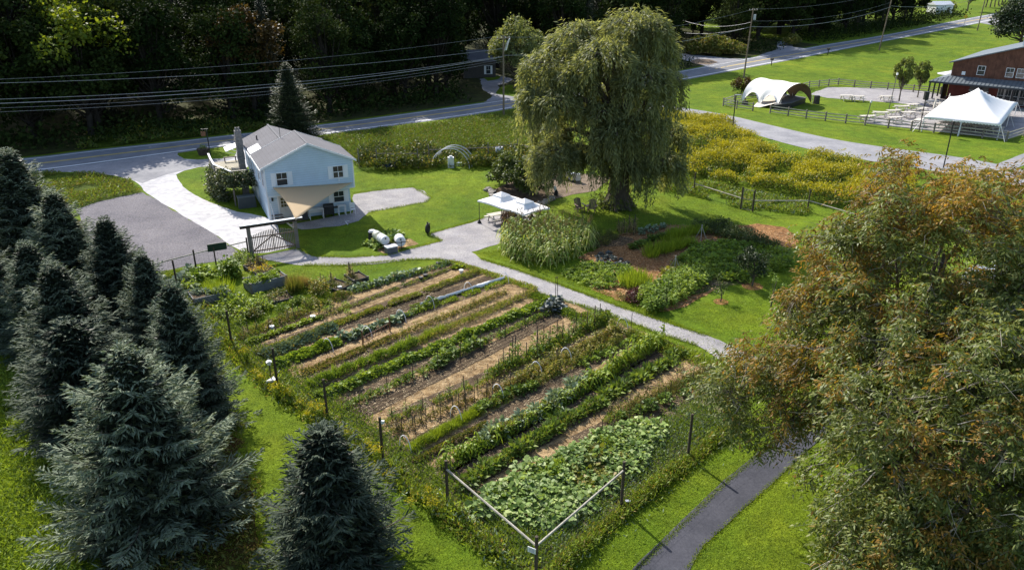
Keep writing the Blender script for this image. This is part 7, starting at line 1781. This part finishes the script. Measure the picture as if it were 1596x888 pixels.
for s in (-1, 1): MB().box((s * 2.2, 0, 1.7), (0.2, 0.2, 3.4)).build('post', wood_grey, o)
for z in (1.7, 2.4, 3.1): MB().box((0, 0, z), (4.6, 0.1, 0.42)).build('board', wood_grey, o)
q = P(328, 243); o = empty('yard_lamp', (q.x, q.y, 0), 0.2, 'black lantern post with a hanging sign in front of the planter by the road', 'lamp post')
MB().tube([(0, 0, 0), (0, 0, 2.9)], 0.06, 6).build('pole', black_metal, o); MB().box((-0.2, 0, 3.0), (0.75, 0.14, 0.1)).build('arm', black_metal, o); MB().box((-0.4, 0, 2.5), (0.5, 0.05, 0.55)).build('hanging_sign', wood_brown, o)
q = P(323, 241); o = empty('planter', (q.x - 0.4, q.y, 0), 0, 'dark round planter tub full of plants at the lantern post', 'planter'); MB().tube([(0, 0, 0), (0, 0, 0.7)], [0.55, 0.7], 10).build('tub', wood_dark, o)
tag(link('bush_plant', K_veg[0], None, (q.x - 0.4, q.y, 0.6), 0, 1.0), 'leafy plant growing in the dark planter tub', 'plant')

# ================================================================= FAR HOUSES
o = empty('house', tuple(P(1022, 92)), 0.15, 'pale house glimpsed at the right edge of the willow across the road', 'house')
for kz in (0,): o.location.z = T(o.location.y)
MB().box((0, 2, 1.4), (6, 5, 2.8)).build('lower_wall', mat_plain('tan_wall', (0.42, 0.36, 0.22), 0.8), o); MB().box((0, 2, 4.3), (6, 5, 3.0)).build('upper_wall', mat_plain('grey_wall', (0.24, 0.25, 0.27), 0.8), o)
MB().prism([(-3.3, -0.9, 5.8), (3.3, -0.9, 5.8), (3.3, 4.9, 5.8), (-3.3, 4.9, 5.8)], (0, 0, 0.25)).build('roof', roof_m, o)
window(o, (2.0, -0.501, 4.6), 0.9, 1.5, FR_, 0.4); window(o, (0.2, -0.501, 4.6), 0.9, 1.5, FR_, 0.4)
MB().prism([(0, -0.5, 3.1), (3.2, -0.5, 3.1), (3.2, -2.0, 2.8), (0, -2.0, 2.8)], (0, 0, 0.12)).build('porch_roof', white_pl, o)
o = empty('house', tuple(P(748, 122)), 0.2, 'dark cottage with a white window half hidden at the lane mouth', 'house'); o.location.z = 0
MB().box((0, 2, 1.6), (6, 4, 3.2)).build('wall', mat_plain('dark_wall', (0.06, 0.055, 0.05), 0.8), o); MB().prism([(-3.3, -0.4, 3.2), (3.3, -0.4, 3.2), (3.3, 2, 5.0), (-3.3, 2, 5.0)], (0, 0, 0.15)).build('roof', roof_m, o)
window(o, (1.6, -0.001, 1.7), 0.8, 1.4, FR_, 0.3)
o = empty('shed', tuple(P(1463, 22)), 0.25, 'small white shed at the end of the wood by the far road', 'shed')
MB().box((0, 0, 1.4), (6.5, 4, 2.8)).build('wall', white_pl, o); MB().prism([(-3.5, -2.2, 2.8), (-3.5, 2.2, 2.8), (-3.5, 0, 3.9)], (7, 0, 0)).build('roof', mat_plain('white_roof', (0.65, 0.66, 0.68), 0.6), o); MB().box((1.6, -2.01, 1.0), (1.0, 0.04, 2.0)).build('door', wood_grey, o)

# ================================================================= STAGE AND STRETCH TENT
def W3(px, py, z=0): p = P(px, py, z); return Vector((p.x, p.y, p.z))
# frame arches: from the right end arch to the left end arch
fR, bR = V3(P(1214, 170)), V3(P(1266, 162)); fL = V3(P(1187, 166.5)); ax = (fL - fR); ax = Vector((ax.x, ax.y, 0))
axu = (bR - fR).normalized(); perp = Vector((-axu.y, axu.x, 0)); 
span = (bR - fR).length; o = empty('stretch_tent', fR, math.atan2(axu.y, axu.x), 'white arched stretch tent with scalloped edges over the stage', 'tent')
LT = 7.3; n_u, n_v = 22, 26; vs = []; fs = []
feet = [0.0, 0.5, 1.0]
for i in range(n_u + 1):
    u = i / n_u; y = u * LT
    # scallop: edge lifts between the feet
    lift = min(abs(u - f) for f in feet) / 0.25; lift = math.sin(min(1, lift) * math.pi / 2)
    peak = 3.4 - 0.12 * math.sin(u * 2 * math.pi) ** 2
    for j in range(n_v + 1):
        v = j / n_v; a = math.pi * v; zmin = 0.05 + 1.75 * lift
        x = span / 2 - span / 2 * math.cos(a) * (1.0 - 0.10 * lift * abs(math.cos(a))); z = peak * math.sin(a) ** 0.92
        if z < zmin: z = zmin
        y2 = y + (0.9 * (1 - math.sin(a)) * (0.5 - u) * 0.6)
        vs.append((x, y2, z))
for i in range(n_u):
    for j in range(n_v): k = i * (n_v + 1) + j; fs.append((k, k + 1, k + n_v + 2, k + n_v + 1))
m = MB(); m.add(vs, fs)
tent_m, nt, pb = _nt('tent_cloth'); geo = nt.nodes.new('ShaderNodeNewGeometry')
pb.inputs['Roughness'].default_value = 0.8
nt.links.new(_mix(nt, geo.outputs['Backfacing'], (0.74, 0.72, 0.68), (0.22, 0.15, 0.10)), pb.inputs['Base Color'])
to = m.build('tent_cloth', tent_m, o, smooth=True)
for f in feet: MB().tube([(0, f * LT, 0), (0.25, f * LT, 1.2)], 0.05, 5).build('leg', cream_fab, o); MB().tube([(span, f * LT, 0), (span - 0.25, f * LT, 1.2)], 0.05, 5).build('leg', cream_fab, o)
o = empty('stage', V3(P(1188, 168)), math.atan2(P(1240, 168).y - P(1210, 172).y, P(1240, 168).x - P(1210, 172).x), 'low wooden stage with a pale ramp under the stretch tent', 'stage')
s0, s1, s2, s3 = [V3(P(*p)) for p in ((1205, 172), (1232, 169), (1256, 160), (1228, 155))]
o.rotation_euler = (0, 0, 0); org = Vector(o.location)
q4 = [s0 - org, s1 - org, s2 - org, s3 - org]; 
for k in range(8):
    a0 = q4[0].lerp(q4[3], k / 8); a1 = q4[1].lerp(q4[2], k / 8); b0 = q4[0].lerp(q4[3], (k + 0.96) / 8); b1 = q4[1].lerp(q4[2], (k + 0.96) / 8)
    MB().prism([p + Vector((0, 0, 0.72)) for p in (a0, a1, b1, b0)], (0, 0, 0.06)).build('stage_board', mat_plain('stage_grey', (0.13, 0.125, 0.115), 0.85) if k == 0 else MATS['stage_grey'], o)
MB().prism([p.lerp((q4[0] + q4[2]) / 2, 0.04) for p in q4], (0, 0, 0.7)).build('skirt', black_m, o)
a, b, c, d = [V3(P(*p)) - org for p in ((1174, 167), (1184, 168), (1228, 155), (1190, 156))]
MB().prism([a + Vector((0, 0, 0.02)), b + Vector((0, 0, 0.02)), q4[0].lerp(q4[3], 0.15) + Vector((0, 0, 0.75)), q4[3] + Vector((0, 0, 0.75)), d + Vector((0, 0, 0.75))], (0, 0, 0.06)).build('ramp', cream_fab, o)
for px, py, lab, h in ((1272, 162, 'black speaker on the grass right of the stage tent', 1.2), (1161, 163, 'small black box on the grass inside the short rail fence', 0.5), (1220, 155, 'black equipment case at the back of the stage', 1.5)):
    q = P(px, py); o = empty('speaker', (q.x, q.y, 0), 0.4, lab, 'speaker'); MB().box((0, 0, h / 2), (0.75, 0.6, h), taper=0.9).build('case', black_m, o); MB().box((0, 0, h + 0.03), (0.55, 0.45, 0.05)).build('top', black_metal, o)

# ================================================================= MARQUEE
c0, c1 = V3(P(1441, 182, 1.9)), V3(P(1560, 194, 1.9)); du = (c1 - c0).normalized(); dv = Vector((-du.y, du.x, 0)); WL = (c1 - c0).length; WD = 20.0
org = c0; o = empty('marquee', org, math.atan2(du.y, du.x), 'large white peaked marquee tent in the picnic yard by the barn', 'marquee')
ng = 20; vs = []; fs = []
for i in range(ng + 1):
    for j in range(ng + 1):
        u, v = i / ng, j / ng; r = max(abs(u - 0.5), abs(v - 0.5)) * 2; f = (1 - r)
        z = 1.9 + 2.8 * (0.55 * f + 0.45 * f ** 2.2) 
        vs.append((u * WL, v * WD, z))
for i in range(ng):
    for j in range(ng): k = i * (ng + 1) + j; fs.append((k, k + 1, k + ng + 2, k + ng + 1)[::-1])
m = MB(); m.add(vs, fs); mo = m.build('tent_roof', white_fab, o, smooth=True); mo.modifiers.new('t', 'SOLIDIFY').thickness = 0.01
for (ax_, ay, bx_, by_) in ((0, 0, WL, 0), (WL, 0, WL, WD), (WL, WD, 0, WD), (0, WD, 0, 0)):
    m = MB(); nseg = 24
    for k in range(nseg):
        t0_, t1_ = k / nseg, (k + 1) / nseg; a = Vector((ax_, ay, 1.89)).lerp(Vector((bx_, by_, 1.89)), t0_); b = Vector((ax_, ay, 1.89)).lerp(Vector((bx_, by_, 1.89)), t1_); mid = (a + b) / 2
        m.poly([a, b, b - Vector((0, 0, 0.16)), mid - Vector((0, 0, 0.28)), a - Vector((0, 0, 0.16))])
    vo = m.build('valance', white_fab, o); vo.modifiers.new('t', 'SOLIDIFY').thickness = 0.01
for u, v in ((0, 0), (0.5, 0), (1, 0), (1, 0.5), (1, 1), (0.5, 1), (0, 1), (0, 0.5)):
    MB().tube([(u * WL, v * WD, 0), (u * WL, v * WD, 1.9)], 0.06, 6).build('pole', white_pl, o)
    ex = (u - 0.5) * 2; ey_ = (v - 0.5) * 2; MB().bar((u * WL, v * WD, 1.85), (u * WL + ex * 0.9, v * WD + ey_ * 0.9, 0.02), 0.04).build('guy_strap', white_pl, o)
# picnic tables of the yard
yard = [(1319, 157, 0.0, 'left of a joined pair of pale picnic tables on the gravel pasture'), (1336, 158, 0.0, 'right of a joined pair of pale picnic tables on the gravel pasture'), (1381, 158, 0.0, 'pale picnic table alone left of the larger yard tree'),
        (1351, 190, 0.1, 'picnic table at the left corner of the yard by the short pale pole'), (1371, 184, -0.3, 'picnic table second from the left corner of the yard'), (1392, 181, 0.1, 'picnic table on the lawn edge of the yard, middle left'), (1394, 192, 0.2, 'picnic table near the front rail, left of the dark lamp pole'), (1404, 174, -0.2, 'picnic table at the back left of the yard'),
        (1415, 184, 0.1, 'picnic table in the middle of the yard'), (1421, 171, 0.2, 'picnic table beside the porch post row'), (1430, 196, 0.8, 'long picnic table slanting toward the marquee corner'), (1436, 178, 0.4, 'picnic table right of the dark lamp pole'), (1447, 184, 0.0, 'picnic table at the marquee left corner'),
        (1452, 166, 0.1, 'picnic table close to the barn porch, left'), (1466, 170, -0.1, 'picnic table close to the barn porch, with closed umbrella'), (1475, 200, 0.2, 'picnic table under the marquee, left'), (1500, 203, 0.1, 'picnic table under the marquee, middle left'), (1525, 205, -0.1, 'picnic table under the marquee, middle right'), (1550, 208, 0.1, 'picnic table under the marquee, right'), (1512, 192, 0.1, 'picnic table deeper under the marquee')]
for px, py, rz, lab in yard: picnic(P(px, py), rz, lab, planks=False, s=1.12)
for k, (px, py) in enumerate(((1454, 178), (1459, 186), (1475, 172))):
    q = P(px, py); o = empty('umbrella', (q.x, q.y, 0), 0, ['closed white umbrella left of the marquee, rear one', 'closed white umbrella at the marquee edge, front one', 'closed white umbrella by the barn porch'][k], 'umbrella'); MB().tube([(0, 0, 0), (0, 0, 2.4)], 0.035, 5).build('pole', white_pl, o); MB().tube([(0, 0, 0.9), (0, 0, 1.4), (0, 0, 2.45)], [0.2, 0.17, 0.04], 7).build('folded_canopy', cream_fab, o)
q = P(1462, 127); 
# ================================================================= RED BARN
BA = math.atan2(-0.664, 0.748)
barn = empty('barn', (65.3, 121.5, 0), BA, 'red-brown wooden barn with a grey metal porch roof and white windows', 'barn')
barn_m = mat_plain('barn_boards', (0.12, 0.055, 0.036), 0.85, 0.3, 1.2, grain=(6, 6, 0.3))
barn_red = mat_plain('barn_red', (0.12, 0.028, 0.022), 0.8, 0.2, 1.2, grain=(6, 6, 0.3))
metal_roof = mat_plain('grey_metal_roof', (0.13, 0.15, 0.165), 0.6, 0.1, 1, metal=0.1)
bx0, by0, BW, BD = 2.3, 2.4, 17.5, 22.0
m = MB(); pf = [(bx0, 3.6), (bx0 + BW, 3.6), (bx0 + BW, 5.9), (bx0 + BW / 2, 8.6), (bx0, 5.9)]
m.add([(x, by0, z) for x, z in pf] + [(x, by0 + BD, z) for x, z in pf], [(0, 1, 2, 3, 4), (9, 8, 7, 6, 5)] + [(i, 5 + i, 5 + (i + 1) % 5, (i + 1) % 5) for i in range(5)]); m.build('upper_wall', barn_m, barn)
MB().box((bx0 + BW / 2, by0 + BD / 2 + 0.02, 1.8), (BW - 0.04, BD - 0.04, 3.598)).build('lower_wall', barn_red, barn)
for k in range(32): MB().box((bx0 + 0.28 + k * 0.55, by0 - 0.015, (3.7 + min(5.85 + (min(k, 31 - k) + 0.5) * 0.55 * 0.308 - 0.05, 8.4)) / 2), (0.05, 0.03, min(5.85 + (min(k, 31 - k) + 0.5) * 0.55 * 0.308 - 0.05, 8.4) - 3.7)).build('batten', barn_m, barn)
for s in (0, 1):
    xa = bx0 - 0.5 if s == 0 else bx0 + BW + 0.5; za = 5.9 - 0.15
    MB().prism([(xa, by0 - 0.5, za), (bx0 + BW / 2, by0 - 0.5, 8.62), (bx0 + BW / 2, by0 + BD + 0.5, 8.62), (xa, by0 + BD + 0.5, za)], (0, 0, 0.16)).build('roof', metal_roof, barn)
MB().box((bx0 + BW / 2, by0 + 3.0, 9.3), (1.2, 1.2, 1.2)).box((bx0 + BW / 2, by0 + 3.0, 9.95), (1.5, 1.5, 0.15)).build('cupola', white_trim, barn)
# porch roof: skirt round the corner, with standing seams
pr = MB(); PW = bx0 + BW
pr.prism([(0, 0, 3.0), (PW, 0, 3.0), (PW, by0, 3.75), (bx0, by0, 3.75)], (0, 0, 0.1)); pr.prism([(0, 0, 3.0), (bx0, by0, 3.75), (bx0, by0 + 6, 3.75), (0, 6 + by0, 3.0)], (0, 0, 0.1)); po = pr.build('porch_roof', metal_roof, barn)
for k in range(34):
    x = 0.45 + k * 0.55; y1_ = min(by0, by0 * x / bx0)
    if x > PW: break
    MB().bar((x, 0.02, 3.13), (x, y1_, 3.13 + 0.75 * y1_ / by0), 0.05, 0.06).build('seam', mat_plain('seam_dark', (0.07, 0.085, 0.10), 0.4) if k == 0 else MATS['seam_dark'], po)
MB().box((PW / 2, -0.03, 2.93), (PW, 0.08, 0.22)).box((-0.03, 4, 2.93), (0.08, 8, 0.22)).build('fascia', mat_plain('fascia_dark', (0.03, 0.035, 0.04), 0.6), barn)
for x, y in ((0.15, 0.15), (0.15, 3.2), (0.15, 6.2), (6.5, 0.15), (11.5, 0.15), (16, 0.15)): MB().box((x, y, 1.45), (0.2, 0.2, 2.9)).build('porch_post', black_metal, barn)
for x in (6.3, 10.1, 11.5, 15.5): window(barn, (x, by0 - 0.03, 4.95), 0.95, 1.25, FR_, 0, frame_m=white_trim)
MB().box((4.0, by0 - 0.05, 4.35), (0.5, 0.08, 0.5)).build('vent', white_trim, barn)
MB().box((6.6, by0 - 0.02, 1.9), (2.6, 0.06, 1.5)).build('serving_window', glass_m, barn)
for z in (1.1, 1.9, 2.7): MB().box((6.6, by0 - 0.07, z), (2.7, 0.05, 0.07)).build('window_bar', grey_metal, barn)
for k in range(4): window(barn, (9.6 + k * 0.95, by0 - 0.02, 1.55), 0.75, 2.3, FR_, 0, frame_m=grey_metal)
MB().box((1.2, 5.5, 1.3), (0.1, 3.4, 2.6)).build('screen_wall', mat_plain('green_grey_boards', (0.09, 0.11, 0.10), 0.8, grain=(6, 6, 0.3)), barn)
MB().box((PW / 2 + 0.3, 1.2, 0.06), (PW, 2.3, 0.12)).build('porch_floor', mat_plain('porch_concrete', (0.28, 0.27, 0.26), 0.9), barn)
q = P(1465, 127, 2.4); o = empty('umbrella', (q.x + 6, q.y + 8, 0), 0, 'open pale umbrella showing left of the barn wall above the porch', 'umbrella'); MB().tube([(0, 0, 0), (0, 0, 3.2)], 0.05, 5).build('pole', grey_metal, o); MB().tube([(0, 0, 2.5), (0, 0, 3.0), (0, 0, 3.15)], [2.2, 0.3, 0.03], 8).build('canopy', mat_plain('grey_canvas', (0.5, 0.5, 0.5), 0.8), o)
# shapes seen through the near tree: two grey car roofs / bales and a red-brown mulch patch
def car(px, py, rz, m, label):
    q = P(px, py); o = empty('parked_car', (q.x, q.y, 0), rz, label, 'car'); b = MB()
    prof = [(-2.2, 0.35), (-2.25, 0.8), (-1.9, 0.95), (-1.2, 1.0), (-0.6, 1.45), (1.0, 1.48), (1.7, 1.05), (2.2, 0.95), (2.25, 0.4)]
    b.add([(x, -0.88, z) for x, z in prof] + [(x, 0.88, z) for x, z in prof], [tuple(range(8, -1, -1)), tuple(range(9, 18))] + [(i, (i + 1) % 9, 9 + (i + 1) % 9, 9 + i) for i in range(9)]); b.build('body', m, o)
    MB().prism([(-1.12, -0.89, 1.02), (-0.6, -0.89, 1.38), (0.95, -0.89, 1.4), (1.5, -0.89, 1.06)], (0, 1.78, 0)).build('side_windows', glass_m, o)
    MB().prism([(-1.22, -0.72, 1.02), (-0.64, -0.66, 1.46), (-0.64, 0.66, 1.46), (-1.22, 0.72, 1.02)], (-0.02, 0, 0.015)).build('windscreen', glass_m, o)
    for sx in (-1.4, 1.4):
        for sy in (-0.86, 0.86): MB().tube([(sx, sy - 0.1, 0.33), (sx, sy + 0.1, 0.33)], 0.33, 12).build('wheel', black_m, o)
car(1525, 455, 0.7, mat_plain('silver_paint', (0.45, 0.46, 0.48), 0.3, metal=0.5), 'silver car parked beyond the near trees, half hidden by leaves'); car(1572, 436, 0.7, mat_plain('light_grey_paint', (0.55, 0.56, 0.58), 0.3, metal=0.4), 'light grey car farther right behind the leaves')
sheet('gravel_parking', [(1480, 500), (1530, 420), (1640, 395), (1700, 470), (1600, 520)], 0.014, gravel_m, 0.3)
sheet('bark_mulch', [(1380, 690), (1420, 660), (1540, 655), (1600, 690), (1560, 730), (1430, 730)], 0.014, mulch_m, 0.3)
sheet('bark_mulch', [(1440, 860), (1500, 835), (1580, 850), (1600, 900), (1450, 900)], 0.014, mulch_m, 0.3)
